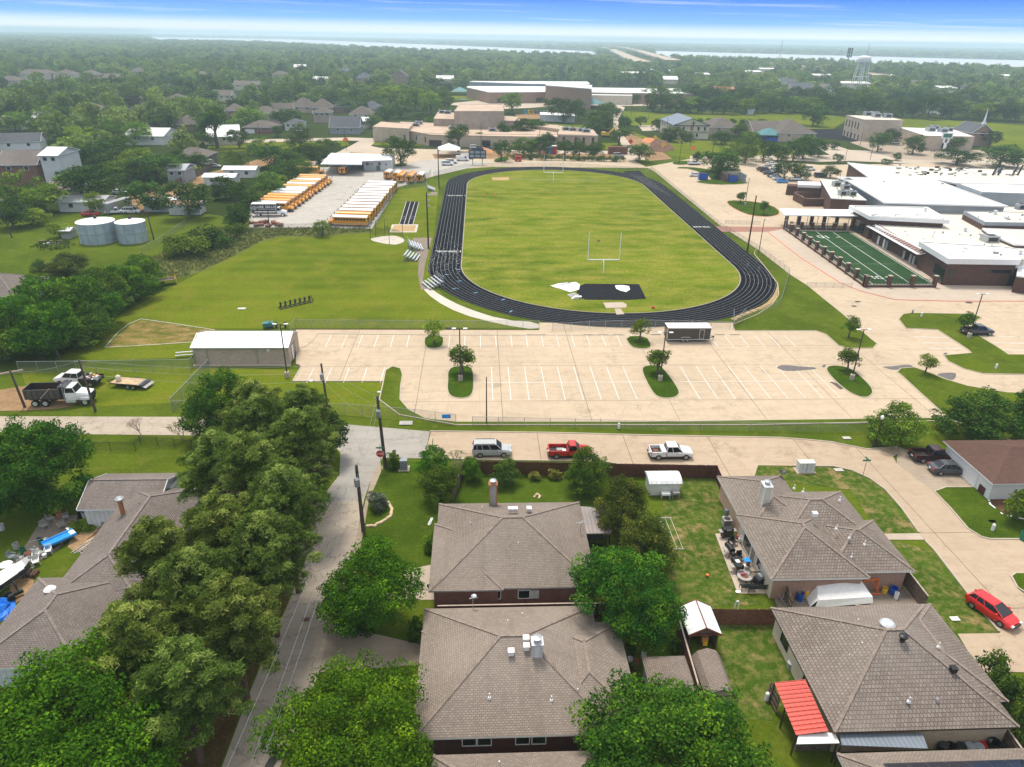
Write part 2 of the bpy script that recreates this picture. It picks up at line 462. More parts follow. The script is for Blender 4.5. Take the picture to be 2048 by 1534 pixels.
plain('kerb_red',(.62,.16,.12),.7,var=.15)
plain('water_stain',(.115,.095,.08),.25,var=.25)
def water_mat():
 t=NT('lake_water');n=t.noise(.05,3)
 t.bump(n,.15,.3);M['lake_water']=t.done((.46,.48,.49),.5,0,.5)
water_mat()
def turf_mat():
 t=NT('turf_green');a=t.noise(.25,4);f=t.noise(12,2)
 col=t.mix(t.rng(a,.3,.7),(.016,.050,.014),(.026,.070,.020));col=t.mix(t.rng(f,.3,.7,0,.3),col,(.01,.03,.01))
 M['turf_green']=t.done(col,.9,0,.1)
turf_mat()
# ------------------------------------------------------------------ ground, lake, far land
mb=MB(M['forest_floor'])
mb.face([(-8800,-45,-.02),(8800,-45,-.02),(8800,13800,-.02),(-8800,13800,-.02)])
structure('ground',mb)
mb=MB(M['lake_water'])
lakeA=GP([(300,84),(520,88),(620,94),(720,99),(850,107),(1000,111),(1100,115),(1198,118),(1192,103),(1050,97),(900,91),(800,87),(700,83),(560,78),(300,74)])
lakeB=GP([(1290,119),(1400,124),(1700,132),(2048,146),(2500,166),(2500,131),(2048,121),(1700,112),(1500,107),(1310,102)])
mb.poly(lakeA,.4);mb.poly(lakeB,.4);structure('lake',mb)
CLEAR+=[lakeA,lakeB]
def sheet(name,mat,pts,z,px=True,clear=True,smooth=0,**k):
 p=GP(pts)if px else pts
 if smooth:p=chaikin(p,smooth)
 mb=MB(M[mat]);mb.poly(p,z)
 if clear:CLEAR.append(p)
 return structure(name,mb,**k)
def island(pts,px=True,smooth=2,mat='island_grass',h=.14,kw=.16,kmat='kerb_concrete',name='kerbed_island'):
 p=GP(pts)if px else pts
 if smooth:p=chaikin(p,smooth)
 p=ccw(p)
 mb=MB(M[mat]);mb.poly(p,h-.01);o=structure(name,mb)
 q=offset(p,kw);k=MB(M[kmat]);n=len(p)
 for i in range(n):
  j=(i+1)%n
  k.face([(*q[i],.0),(*q[j],.0),(*q[j],h),(*q[i],h)]);k.face([(*q[i],h),(*q[j],h),(*p[j],h),(*p[i],h)])
 k.build('kerb',o);CLEAR.append(p);return o
LAWN=[(-900,1700),(-900,520),(-200,470),(0,436),(150,425),(360,420),(500,440),(560,462),(700,462),(760,440),(792,372),(860,330),(980,322),(1500,300),(1560,420),(2600,640),(2600,1700)]
sheet('lawn','lawn',LAWN,.0)
sheet('practice_field','mown_field',[(100,725),(150,690),(240,630),(330,580),(400,545),(470,512),(520,485),(560,474),(640,474),(700,468),(742,466),(790,380),(850,372),(878,372),(868,470),(858,545),(885,590),(930,620),(1000,640),(1078,648),(1078,657),(592,657),(400,657),(380,716)],.02)
sheet('weedy_strip','weeds',[(300,520),(370,478),(420,455),(520,458),(640,455),(740,458),(742,466),(700,468),(640,474),(560,474),(520,485),(470,512),(400,545),(350,560),(310,548)],.025)
sheet('mown_strip','mown_field',[(40,735),(380,735),(420,736),(600,740),(585,764),(767,764),(770,800),(800,826),(850,846),(640,826),(345,806),(200,812),(60,800)],.015)
for n_,m_,p_ in(('far_lawn','mown_field',[(1240,222),(1330,226),(1500,224),(1620,226),(1700,236),(1660,262),(1560,268),(1420,262),(1330,258),(1260,250)]),('church_lawn','mown_field',[(1690,232),(1830,236),(1960,244),(2200,262),(2200,310),(1990,296),(1860,270),(1700,250)]),('verge','mown_field',[(1262,262),(1300,276),(1420,282),(1560,292),(1640,316),(1500,318),(1380,318),(1300,300)]),('school_lawn','mown_field',[(1050,244),(1190,252),(1190,262),(1060,258)]),('roadside_lawn','mown_field',[(1190,286),(1256,286),(1262,302),(1200,298)]),('park_lawn','mown_field',[(900,190),(1130,196),(1130,206),(905,200)]),('corner_lawn','mown_field',[(740,276),(860,282),(862,292),(730,290)]),('left_lawn','mown_field',[(390,296),(520,284),(690,280),(700,290),(640,300),(520,300),(410,306)]),('house_lawn','mown_field',[(340,330),(410,322),(420,340),(350,350)])):
 sheet(n_,m_,p_,.03)
sheet('pine_straw_bed','pine_straw',[(500,1534),(380,1700),(250,1534),(300,1330),(480,1180),(560,1120),(600,1150),(560,1230),(520,1320),(490,1400),(440,1534),(300,1900),(260,1800)],.01,smooth=1)
sheet('dirt_yard','bare_earth',[(0,780),(60,770),(120,775),(175,790),(150,815),(60,822),(-60,822),(-60,790)],.03,smooth=2)
sheet('dirt_track','bare_earth',[(318,372),(420,345),(520,318),(560,305),(560,322),(470,350),(380,380),(330,402),(300,430),(240,428),(270,395)],.03,smooth=1)
sheet('dirt_works','bare_earth',[(700,304),(860,308),(1000,306),(1240,308),(1260,322),(980,322),(860,318),(700,316)],.045)
sheet('dirt_works','bare_earth',[(1262,268),(1290,280),(1320,300),(1345,318),(1300,322),(1270,300),(1240,280)],.06)
sheet('campus_pavement','lot_concrete',[(1292,334),(1262,318),(1150,318),(985,318),(870,318),(860,300),(700,306),(640,322),(800,345),(985,334),(1296,336),(1310,344),(1440,451),(1512,497),(1577,547),(1632,590),(1752,688),(1780,720),(1896,838),(2600,838),(2600,420),(2300,345),(1990,325),(1640,330),(1500,318),(1380,318)],.05)
sheet('parking_lot','joint_tar',[(585,763),(600,735),(590,728),(590,658),(1078,660),(1078,645),(1466,645),(1470,661),(1632,661),(1752,688),(1810,730),(1896,838),(912,847),(850,840),(815,820),(797,800),(790,770),(767,763)],.052)
LOT=GP([(585,763),(603,732),(592,728),(592,660),(1078,661),(1078,646),(1466,646),(1470,662),(1632,662),(1752,688),(1810,730),(1895,838),(912,847),(850,841),(815,821),(797,800),(790,770),(767,763)])
def slabs(parent_name,poly,xs,ys,mat,z,gap=.03,**k):
 root=None
 for i in range(len(xs)-1):
  for j in range(len(ys)-1):
   p=clip(clip(poly,0,xs[i]+gap,xs[i+1]-gap),1,ys[j]+gap,ys[j+1]-gap)
   if len(p)<3:continue
   mb=MB(M[mat]);mb.poly(p,z)
   if root is None:root=structure(parent_name,mb)
   else:mb.build('slab',root)
 return root
slabs('lot_surface',LOT,[-34+12.4*i for i in range(12)],[80,92.2,104.6,112.6,125],'lot_concrete',.062)
STREET=GP([(862,863),(1100,866),(1290,871),(1560,876),(1614,880),(1666,885),(1703,893),(1735,899),(1795,894),(1798,906),(1786,914),(1793,927),(1831,957),(1870,984),(1901,1018),(1937,1060),(1963,1075),(1979,1079),(2200,1079),(2200,1145),(2060,1146),(2030,1146),(2022,1158),(2035,1178),(2200,1300),(2200,1500),(2050,1345),(1960,1345),(1915,1268),(2000,1267),(1955,1213),(1868,1100),(1838,1067),(1804,1018),(1771,980),(1739,957),(1703,941),(1666,933),(1586,932),(1516,931),(1508,956),(1432,956),(1424,934),(1280,932),(1251,931),(1206,923),(1024,921),(848,917)])
mb=MB(M['joint_tar']);mb.poly(STREET,.03);structure('street_bed',mb);CLEAR.append(STREET)
slabs('street',STREET,[-7.0,7.7,19.2,30.6,42.0,49.5,75],[30,49.0,60.4,85],'street_concrete',.045)
sheet('drive_apron','driveway',[(1795,894),(1830,905),(1900,900),(1948,897),(1985,950),(1975,976),(1990,985),(1870,984),(1831,957),(1793,927)],.055)
sheet('junction','grey_asphalt',[(690,849),(860,863),(848,917),(765,916),(746,948),(728,1000),(640,1005),(681,950),(681,905),(672,880)],.035,smooth=0)
sheet('side_road','old_asphalt',[(60,833),(375,834),(560,842),(700,850),(760,921),(746,948),(728,1000),(715,1065),(680,1180),(656,1260),(640,1340),(600,1440),(560,1534),(500,1700),(380,1700),(444,1534),(495,1397),(535,1298),(574,1213),(619,1100),(640,1000),(679,950),(681,905),(660,885),(560,872),(375,871),(100,868),(-200,866),(-200,832)],.03)
sheet('shoulder','driveway',[(603,1034),(640,1000),(645,1030),(620,1100),(590,1130),(560,1100)],.028)
sheet('dirt_shoulder','driveway',[(715,1065),(745,948),(760,925),(766,935),(738,1000),(722,1090),(700,1200),(690,1250),(640,1340),(590,1470),(560,1534),(540,1534),(600,1440),(656,1260)],.026)
sheet('driveway','driveway',[(682,1253),(845,1290),(838,1330),(640,1345),(656,1290)],.04)
sheet('driveway','pale_concrete',[(760,1150),(862,1130),(874,1200),(780,1200)],.04)
sheet('driveway','driveway',[(246,1240),(330,1215),(420,1230),(480,1250),(420,1310),(300,1330),(230,1300)],.035)
sheet('front_path','pale_concrete',[(1767,1068),(1838,1067),(1849,1080),(1775,1080)],.05)
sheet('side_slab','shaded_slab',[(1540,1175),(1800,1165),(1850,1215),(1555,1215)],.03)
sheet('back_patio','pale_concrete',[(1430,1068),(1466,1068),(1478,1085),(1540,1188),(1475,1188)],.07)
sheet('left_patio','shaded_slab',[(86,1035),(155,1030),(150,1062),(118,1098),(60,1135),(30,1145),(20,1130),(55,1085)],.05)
sheet('red_earth_bed','bare_earth',[(150,1062),(205,1040),(215,1060),(200,1100),(130,1105)],.05,smooth=1)
sheet('dirt_strip','bare_earth',[(20,1155),(70,1155),(65,1185),(20,1215)],.05,smooth=1)
sheet('side_yard','worn_lawn',[(1330,960),(1438,958),(1475,1035),(1430,1068),(1475,1188),(1540,1210),(1350,1215),(1320,1090)],.022)
sheet('back_yard','yard_lawn',[(930,935),(1290,935),(1300,1000),(1200,1020),(900,1010)],.022)
sheet('back_yard','worn_lawn',[(1440,1240),(1555,1242),(1600,1360),(1545,1440),(1470,1440),(1440,1300)],.022)
sheet('front_lawn','yard_lawn',[(765,922),(930,925),(905,1010),(870,1130),(760,1150),(700,1100),(720,1040),(735,985)],.021)
sheet('front_lawn','worn_lawn',[(1440,955),(1515,931),(1586,931),(1666,933),(1739,957),(1804,1018),(1838,1067),(1760,1068),(1700,980),(1500,955)],.021)
sheet('front_lawn','worn_lawn',[(1775,1080),(1862,1100),(1955,1213),(1998,1267),(1900,1270),(1860,1215),(1790,1130)],.021)
sheet('walkway','white_concrete',[(842,574),(852,568),(878,590),(930,616),(1005,640),(1078,645),(1078,661),(1000,649),(920,628),(868,600)],.05,smooth=1)
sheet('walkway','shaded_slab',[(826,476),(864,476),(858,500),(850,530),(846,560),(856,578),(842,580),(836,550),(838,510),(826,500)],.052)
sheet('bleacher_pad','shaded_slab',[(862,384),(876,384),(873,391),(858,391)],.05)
sheet('far_road','pale_concrete',[(640,322),(700,292),(730,276),(756,277),(742,292),(760,296),(880,299),(1260,302),(1290,308),(1290,320),(700,320)],.04)
sheet('far_road','pale_concrete',[(1290,320),(1262,290),(1240,262),(1236,240),(1250,215),(1232,208),(1228,222),(1226,250),(1238,280),(1262,320)],.065)
sheet('far_street','pale_concrete',[(390,283),(470,280),(700,275),(760,277),(750,283),(690,281),(470,286),(390,292)],.05)
sheet('cross_street','pale_concrete',[(1380,318),(1500,318),(1640,324),(1700,322),(2100,340),(2300,352),(2300,340),(2060,318),(1700,300),(1650,285),(1628,292),(1660,310),(1500,312),(1380,312)],.055)
sheet('church_parking','dark_asphalt',[(1606,258),(1680,258),(1762,272),(1750,285),(1700,282),(1640,276),(1590,268)],.06)
sheet('church_forecourt','driveway',[(1700,285),(1760,275),(1880,300),(2040,300),(1990,318),(1880,322),(1790,318)],.062)
sheet('school_forecourt','pale_concrete',[(905,206),(1010,196),(1110,194),(1180,203),(1370,206),(1370,212),(1260,212),(1130,210),(1060,216),(1010,218),(900,210)],.06)
sheet('trailer_park_ground','bare_earth',[(230,395),(330,385),(330,420),(250,430)],.04,smooth=1)
sheet('bus_yard','bus_yard',[(498,455),(500,410),(600,358),(640,335),(790,330),(870,318),(985,325),(870,352),(796,375),(744,458),(640,456)],.07)
sheet('play_ground','bare_earth',[(1030,228),(1110,228),(1112,238),(1035,238)],.045)
sheet('court','pale_concrete',[(1276,250),(1320,252),(1330,262),(1285,262)],.05)
island([(849,690),(851,672),(886,672),(886,690),(878,697),(856,697)],smooth=1)
island([(1250,674),(1292,673),(1303,693),(1295,698),(1276,698),(1262,694)],smooth=1)
island([(897,760),(896,745),(905,734),(938,733),(946,742),(947,780),(940,795),(920,798),(900,793),(895,778)])
island([(1282,740),(1292,732),(1318,732),(1330,742),(1356,778),(1358,790),(1345,797),(1322,797),(1306,788)])
island([(1651,738),(1662,732),(1690,734),(1708,743),(1738,770),(1746,786),(1735,796),(1716,794),(1690,780),(1664,756)])
island([(1470,662),(1632,662),(1652,669),(1678,692),(1700,697),(1745,697),(1753,688),(1740,678),(1687,631),(1613,571),(1577,548),(1512,497),(1509,508),(1535,540),(1556,568),(1558,590),(1545,610),(1515,630),(1466,650)],smooth=0,mat='lawn')
island([(1798,639),(1807,629),(1823,627),(1945,629),(1962,636),(1930,652),(1950,668),(2000,699),(2016,710),(2200,712),(2200,752),(1966,748),(1927,738),(1897,723),(1888,712),(1944,707),(1935,699),(1875,660),(1812,657)],smooth=0,mat='lawn')
island([(1795,745),(1802,738),(1828,736),(1849,743),(1888,759),(1935,773),(2013,786),(2300,800),(2300,990),(2048,890),(1900,840),(1844,789),(1804,752)],smooth=0,mat='lawn')
island([(768,763),(772,742),(785,734),(800,738),(804,750),(800,775),(799,800),(816,820),(850,838),(912,845),(1300,845),(1892,837),(1892,842),(1500,850),(912,850),(800,830),(760,800)],smooth=0,mat='lawn')
island([(1452,403),(1470,401),(1510,404),(1545,412),(1560,424),(1553,432),(1520,434),(1490,428),(1462,414)],smooth=1,kmat='kerb_red')
island([(1390,365),(1400,362),(1430,358),(1382,338),(1352,337),(1360,334),(1400,336),(1450,346),(1500,366),(1480,369),(1430,370)],smooth=1)
island([(1343,325),(1356,322),(1385,322),(1375,330),(1350,330)],smooth=1)
island([(1870,984),(1892,976),(1976,976),(1990,985),(2060,1010),(2200,1010),(2200,1078),(1979,1078),(1963,1074),(1937,1058),(1901,1016)],smooth=0,mat='yard_lawn',name='kerbed_verge')
island([(2024,1154),(2032,1148),(2200,1150),(2200,1290),(2060,1190),(2036,1176)],smooth=0,mat='yard_lawn',name='kerbed_verge')
island([(988,318),(1016,312),(1018,322),(990,326)],smooth=1)
island([(790,328),(815,326),(812,333),(790,334)],smooth=1)
def kerbline(pts,w=.18,h=.13,mat='kerb_concrete',name='kerb'):
 p=GP(pts);mb=MB(M[mat]);Lp,Rp=strip(p,w)
 for i in range(len(p)-1):
  a,b,c,d=Rp[i],Rp[i+1],Lp[i+1],Lp[i]
  mb.face([(*a,h),(*b,h),(*c,h),(*d,h)]);mb.face([(*a,0),(*b,0),(*b,h),(*a,h)]);mb.face([(*c,0),(*d,0),(*d,h),(*c,h)])
 return structure(name,mb)
kerbline([(860,863),(1100,866),(1290,871),(1560,876),(1614,880),(1666,885),(1703,893),(1735,899),(1795,894)],name='street_kerb')
kerbline([(848,917),(1024,921),(1206,923),(1251,931)],name='street_kerb')
kerbline([(1586,932),(1666,933),(1703,941),(1739,957),(1771,980),(1804,1018),(1838,1066)],name='street_kerb')
kerbline([(1850,1082),(1868,1100),(1955,1213),(1998,1264)],name='street_kerb')
kerbline([(636,668),(900,671),(1078,671)],name='lot_kerb');kerbline([(596,697),(612,693),(624,683),(636,668)],name='lot_kerb')
kerbline([(585,763),(767,763)],name='lot_kerb')
kerbline([(586,762),(603,733),(596,727)],name='lot_kerb')
kerbline([(1536,465),(1600,515),(1680,566),(1722,583),(1790,600),(1900,603),(2200,603)],.2,mat='kerb_red',name='red_kerb')
kerbline([(1078,671),(1250,671)],w=.12,name='lot_kerb')
sheet('brick_walk','red_pavers',[(1428,453),(1600,455),(1602,464),(1440,464)],.066)
sheet('school_walk','pale_concrete',[(1536,464),(1580,455),(2300,575),(2300,602),(1900,602),(1790,599),(1722,582),(1680,565),(1600,514)],.068)
def lines(name,segs,w,mat,z,px=True,parent=None):
 root=parent
 for a,b in segs:
  A,B=(G(*a),G(*b))if px else(a,b)
  mb=MB(M[mat]);ribbon(mb,[A,B],w,z)
  if root is None:root=structure(name,mb)
  else:mb.build('painted_line',root)
 return root
sx=[1048.2+32.75*i for i in range(-2,7)]+[1356+32.9*i for i in range(0,10)]
segs=[]
for x in range(-2,7):X=7.25+2.67*x;segs.append(((X,92.5),(X,104.2)))
for i in range(0,9):X=32.7+2.67*i;segs.append(((X,92.5),(X,104.2)))
segs+=[((0.6,98.4),(27.0,98.4)),((31.2,98.4),(56.2,98.4))]
for i in range(6):X=-26.2+2.75*i;segs.append(((X,112.4),(X,118.0)))
for i in range(14):X=-8+2.72*i;segs.append(((X,112.4),(X,118.0)))
for i in range(6):X=41.5+2.75*i;segs.append(((X,112.0),(X,117.2)))
for i in range(5):X=-26.4+2.8*i;segs.append(((X,98.6),(X,104.2)))
lines('stall_lines',segs,.09,'line_white',.072,px=False)
lines('stall_lines',[((1830,674),(1905,676)),((1845,686),(1905,687)),((1860,697),(1925,698)),((1965,672),(2030,674)),((1985,686),(2060,688)),((2005,700),(2060,701))],.14,'line_white',.072)
lines('stall_lines',[((1540,342),(1590,344)),((1390,352),(1420,353)),((1392,347),(1410,347))],.14,'line_white',.072)
for p_ in([(1552,736),(1560,731),(1580,731),(1600,734),(1630,735),(1634,739),(1610,741),(1585,743),(1565,742)],[(1645,731),(1652,729),(1650,736),(1643,735)],[(1762,734),(1790,733),(1815,729),(1830,734),(1805,739),(1785,741),(1772,737)],[(1868,748),(1910,745),(1913,752),(1906,762),(1890,757)],[(1656,764),(1674,766),(1688,779),(1680,780),(1668,770)],[(1888,706),(1896,706),(1892,711),(1886,710)]):
 sheet('water_stain','water_stain',p_,.078,smooth=2)
sheet('worn_dirt_patch','diamond_dirt',[(213,694),(240,668),(262,650),(284,641),(330,645),(400,658),(470,661),(400,682),(320,690)],.045,smooth=0)
lines('field_border',[((210,695),(236,665)),((236,665),(258,648)),((258,648),(282,638)),((282,638),(340,646)),((340,646),(430,660)),((210,695),(300,690)),((300,690),(390,684))],.14,'worn_white',.05)
# ------------------------------------------------------------------ running track
TCX,TY1,TY2,RIN,ROUT=28.0,161.0,261.5,32.2,39.8
def oval(r,n=48,y1=TY1,y2=TY2):
 p=[]
 for k in range(n+1):a=math.pi+math.pi*k/n;p.append((TCX+r*math.cos(a),y1+r*math.sin(a)))
 for k in range(n+1):a=math.pi*k/n;p.append((TCX+r*math.cos(a),y2+r*math.sin(a)))
 return p
mb=MB(M['infield_grass']);mb.poly(oval(RIN-.02),.055);structure('infield',mb);CLEAR.append(oval(ROUT))
mb=MB(M['track_rubber']);a,b=oval(RIN),oval(ROUT);n=len(a)
rr=random.Random(4)
b=[(TCX+(x-TCX)*(1+rr.uniform(-.004,.006)),y)for x,y in b]
for i in range(n):j=(i+1)%n;mb.face([(*a[i],.08),(*b[i],.08),(*b[j],.08),(*a[j],.08)])
TRACK=structure('running_track',mb)
mb=MB(M['track_rubber']);mb.poly(GP([(1246,343),(1279,342),(1300,362),(1345,402),(1290,372)]),.084);mb.build('chute',TRACK)
for k in range(9):
 r=RIN+.25+k*(ROUT-RIN-.5)/8 if k else RIN+.06
 mb=MB(M['track_line']);ribbon(mb,oval(r),.075,.088,closed=True);mb.build('lane_line',TRACK)
for k in range(6):
 p,q=(1253+k*4.4,344),(1296+k*9,372+k*4);mb=MB(M['track_line']);ribbon(mb,[G(*p),G(*q)],.08,.092);mb.build('lane_line',TRACK)
mb=MB(M['kerb_concrete']);ribbon(mb,oval(RIN-.1),.12,.095,closed=True);mb.build('inner_kerb',TRACK)
FONT7={'0':'abcdef','1':'bc','2':'abged','3':'abgcd','4':'fgbc','5':'afgcd','6':'afgedc','7':'abc','8':'abcdefg'}
def digit(mb,ch,x,y,h,z,ang=0.,th=.18):
 w=h*.55;seg={'a':((0,h),(w,h)),'b':((w,h),(w,h/2)),'c':((w,h/2),(w,0)),'d':((0,0),(w,0)),'e':((0,0),(0,h/2)),'f':((0,h/2),(0,h)),'g':((0,h/2),(w,h/2))}
 ca,sa=math.cos(ang),math.sin(ang)
 for s_ in FONT7[ch]:
  (x0,y0),(x1,y1)=seg[s_]
  A,B=[(x+(u-w/2)*ca-(v-h/2)*sa,y+(u-w/2)*sa+(v-h/2)*ca)for u,v in((x0,y0),(x1,y1))]
  d=Vector((B[0]-A[0],B[1]-A[1])).normalized()*th/2
  ribbon(mb,[(A[0]-d.x,A[1]-d.y),(B[0]+d.x,B[1]+d.y)],th,z)
for yy,side in((172.5,-1),(241.0,-1),(199.0,1)):
 for k in range(7 if side<0 else 6):
  x=TCX+side*(RIN+.7+k*.92);mb=MB(M['line_white']);digit(mb,str(k+1),x,yy,1.1,.094,th=.2);mb.build('lane_number',TRACK)
for ang,r0 in((3.25,33),(3.35,36),(3.5,34.5),(3.62,37.5),(3.75,35),(3.95,33.5),(4.1,38)):
 mb=MB(M['blue_mark']);x,y=TCX+r0*math.cos(ang),TY1+r0*math.sin(ang);t=Vector((-math.sin(ang),math.cos(ang)))
 ribbon(mb,[(x-math.cos(ang)*.5,y-math.sin(ang)*.5),(x+math.cos(ang)*.5,y+math.sin(ang)*.5)],.25,.094);mb.build('cross_mark',TRACK)
mb=MB(M['worn_white'])
for _ in range(420):
 if rnd.random()<.7:x,y=TCX-rnd.uniform(RIN+.1,ROUT-.2),rnd.gauss(166,9)
 else:x,y=TCX+rnd.uniform(RIN+.1,ROUT),rnd.gauss(160,14)
 if y<TY1:
  dd=math.hypot(x-TCX,y-TY1)
  if not RIN+.2<dd<ROUT-.2:continue
 l=rnd.uniform(.05,.35);an=rnd.uniform(0,3.14)
 ribbon(mb,[(x,y),(x+l*math.cos(an),y+l*math.sin(an))],rnd.uniform(.04,.14),.097)
tag(mb.build('worn_specks',TRACK),kind='stuff')
sheet('high_jump_apron','dark_asphalt',[(1158,573),(1170,568),(1278,569),(1292,598),(1250,601),(1170,600),(1152,590)],.09,clear=False)
sheet('jump_pad','pale_concrete',[(1206,606),(1245,605),(1254,610),(1252,616),(1212,617)],.092,clear=False)
sheet('jump_path','pale_concrete',[(1229,618),(1241,618),(1249,629),(1233,630)],.092,clear=False)
sheet('far_pad','sand',[(983,355),(1018,355),(1018,361),(985,361)],.09,clear=False)
lines('end_line',[((1018,358),(1200,361))],.2,'worn_white',.09)
sheet('long_jump_runway','dark_asphalt',[(813,403),(838,404),(826,449),(799,449)],.08)
lines('runway_lines',[((813,403),(799,449)),((838,404),(826,449)),((821,404),(808,449)),((830,404),(816,449)),((804,433),(811,433)),((818,433),(829,433)),((803,437),(810,437)),((817,437),(828,437))],.14,'worn_white',.09)
sheet('pit_rim','white_concrete',[(784,449),(837,449),(833,465),(779,465)],.05)
sheet('sand_pit','sand',[(788,451),(832,451),(829,463),(783,463)],.075)
sheet('throwing_circle','white_concrete',[(734,480),(755,474),(785,471),(800,474),(810,480),(806,486),(785,491)],.06,smooth=1)
sr=GP([(1536,540),(1541,548),(1552,565),(1552,580),(1548,595),(1540,606),(1525,615),(1490,628),(1465,640)])
for i in range(len(sr)-1):
 for k in range(3):
  t0=(k+.06)/3;t1=(k+.94)/3;a,b=sr[i],sr[i+1]
  mb=MB(M['sand']);ribbon(mb,[(a[0]+(b[0]-a[0])*t0,a[1]+(b[1]-a[1])*t0),(a[0]+(b[0]-a[0])*t1,a[1]+(b[1]-a[1])*t1)],1.0,.06)
  structure('path_slab',mb)
TURF=[(89.3,195.2),(104.6,194.6),(100.9,146.0),(85.3,146.0)]
mb=MB(M['turf_green']);mb.poly(TURF,.075);TF=structure('turf_field',mb);CLEAR.append(TURF)
def tl(a,b,w=.14):
 mb=MB(M['line_white']);ribbon(mb,[a,b],w,.084);mb.build('yard_line',TF)
for fr in(.10,.36,.66,.97):
 a=(89.3+15.3*fr,195.0);b=(85.3+15.6*fr,146.3);tl(a,b)
tl((89.6,194.9),(104.4,194.3),.25)
for yy in(178.5,162.6):
 for k in range(26):
  x=86.8+k*.55;mb=MB(M['line_white']);ribbon(mb,[(x,yy-.1),(x,yy+.12)],.1,.084)
  mb.build('hash_mark',TF)
for k in range(18):
 mb=MB(M['line_white']);ribbon(mb,[(86+k*.8,147),(86+k*.8,147.5)],.1,.084);mb.build('hash_mark',TF)
mb=MB(M['line_white']);digit(mb,'1',89.0,151.8,1.9,.085,th=.35);digit(mb,'0',90.9,151.8,1.9,.085,th=.35);ribbon(mb,[(92.5,152.3),(93.3,152.3)],.3,.085);mb.build('painted_number',TF)
mb=MB(M['line_white']);digit(mb,'1',95.8,188.4,2.2,.085,math.pi,.4);digit(mb,'0',93.4,188.4,2.2,.085,math.pi,.4);ribbon(mb,[(97.6,188),(98.6,188)],.3,.085);mb.build('painted_number',TF)
# ------------------------------------------------------------------ trees
leafmat('leaf_mid',(.085,.165,.016),(.20,.31,.024))
leafmat('leaf_dark',(.060,.125,.018),(.14,.225,.024))
leafmat('leaf_light',(.15,.25,.020),(.31,.41,.030))
leafmat('leaf_vivid',(.062,.165,.008),(.19,.36,.012),var=.1)
leafmat('leaf_deep',(.045,.135,.012),(.17,.30,.018),var=.1)
leafmat('leaf_bronze',(.085,.12,.016),(.28,.26,.04),var=.1)
leafmat('needle',(.14,.22,.035),(.42,.50,.12),var=.12,trans=.4)
leafmat('leaf_weed',(.20,.24,.06),(.42,.42,.16))
leafmat('leaf_grey',(.12,.15,.10),(.26,.29,.20),var=.1)
leafmat('leaf_yellow',(.16,.17,.03),(.42,.40,.08),var=.1)
leafmat('leaf_far',(.14,.22,.055),(.33,.42,.08),var=.55,stand=True)
plain('bark',(.10,.075,.055),.95,var=.35,scale=6)
plain('pine_bark',(.13,.075,.05),.95,var=.4,scale=6)
plain('bare_wood',(.36,.28,.22),.9,var=.3,scale=6)
def leaves(name,puffs,per,size,mat,seed,up=.35,aspect=1.6,flat=.5,tone_sd=.22,shell=.62):
 """a crown of separate leaf blades scattered through its clumps"""
 g=np.random.default_rng(seed);P=np.array(puffs,dtype=np.float64);n=len(P)
 cnt=np.maximum(3,(per*(P[:,3]/P[:,3].mean())**2)).astype(int);idx=np.repeat(np.arange(n),cnt);N=len(idx)
 d=g.normal(size=(N,3));d[:,2]+=up;d/=np.linalg.norm(d,axis=1)[:,None]
 rad=P[idx,3]*(shell+(1-shell)*g.random(N)**.7)*(1+.12*g.normal(size=N))
 c=P[idx,:3]+d*rad[:,None]*np.array([1,1,.8])
 nrm=d*flat+g.normal(size=(N,3))*.55;nrm[:,2]+=.35;nrm/=np.linalg.norm(nrm,axis=1)[:,None]
 t=np.cross(nrm,g.normal(size=(N,3)));t/=np.linalg.norm(t,axis=1)[:,None]+1e-9;b=np.cross(nrm,t)
 s=size*(.6+.8*g.random(N))[:,None];w=s/aspect
 v=np.stack([c-t*s*.5,c+b*w*.5-t*s*.05+nrm*s*.10,c+t*s*.5,c-b*w*.5-t*s*.05+nrm*s*.10],axis=1).reshape(-1,3)
 tone=np.clip(.42+tone_sd*g.normal(size=n)[idx]+.16*g.normal(size=N),0,1)
 me=bpy.data.meshes.new(name);me.vertices.add(4*N);me.vertices.foreach_set('co',v.ravel().astype(np.float32))
 me.loops.add(4*N);me.loops.foreach_set('vertex_index',np.arange(4*N,dtype=np.int32))
 me.polygons.add(N);me.polygons.foreach_set('loop_start',np.arange(0,4*N,4,dtype=np.int32));me.polygons.foreach_set('loop_total',np.full(N,4,dtype=np.int32))
 me.update(calc_edges=True);a=me.attributes.new('tone','FLOAT','FACE');a.data.foreach_set('value',tone.astype(np.float32))
 me.materials.append(mat);return me
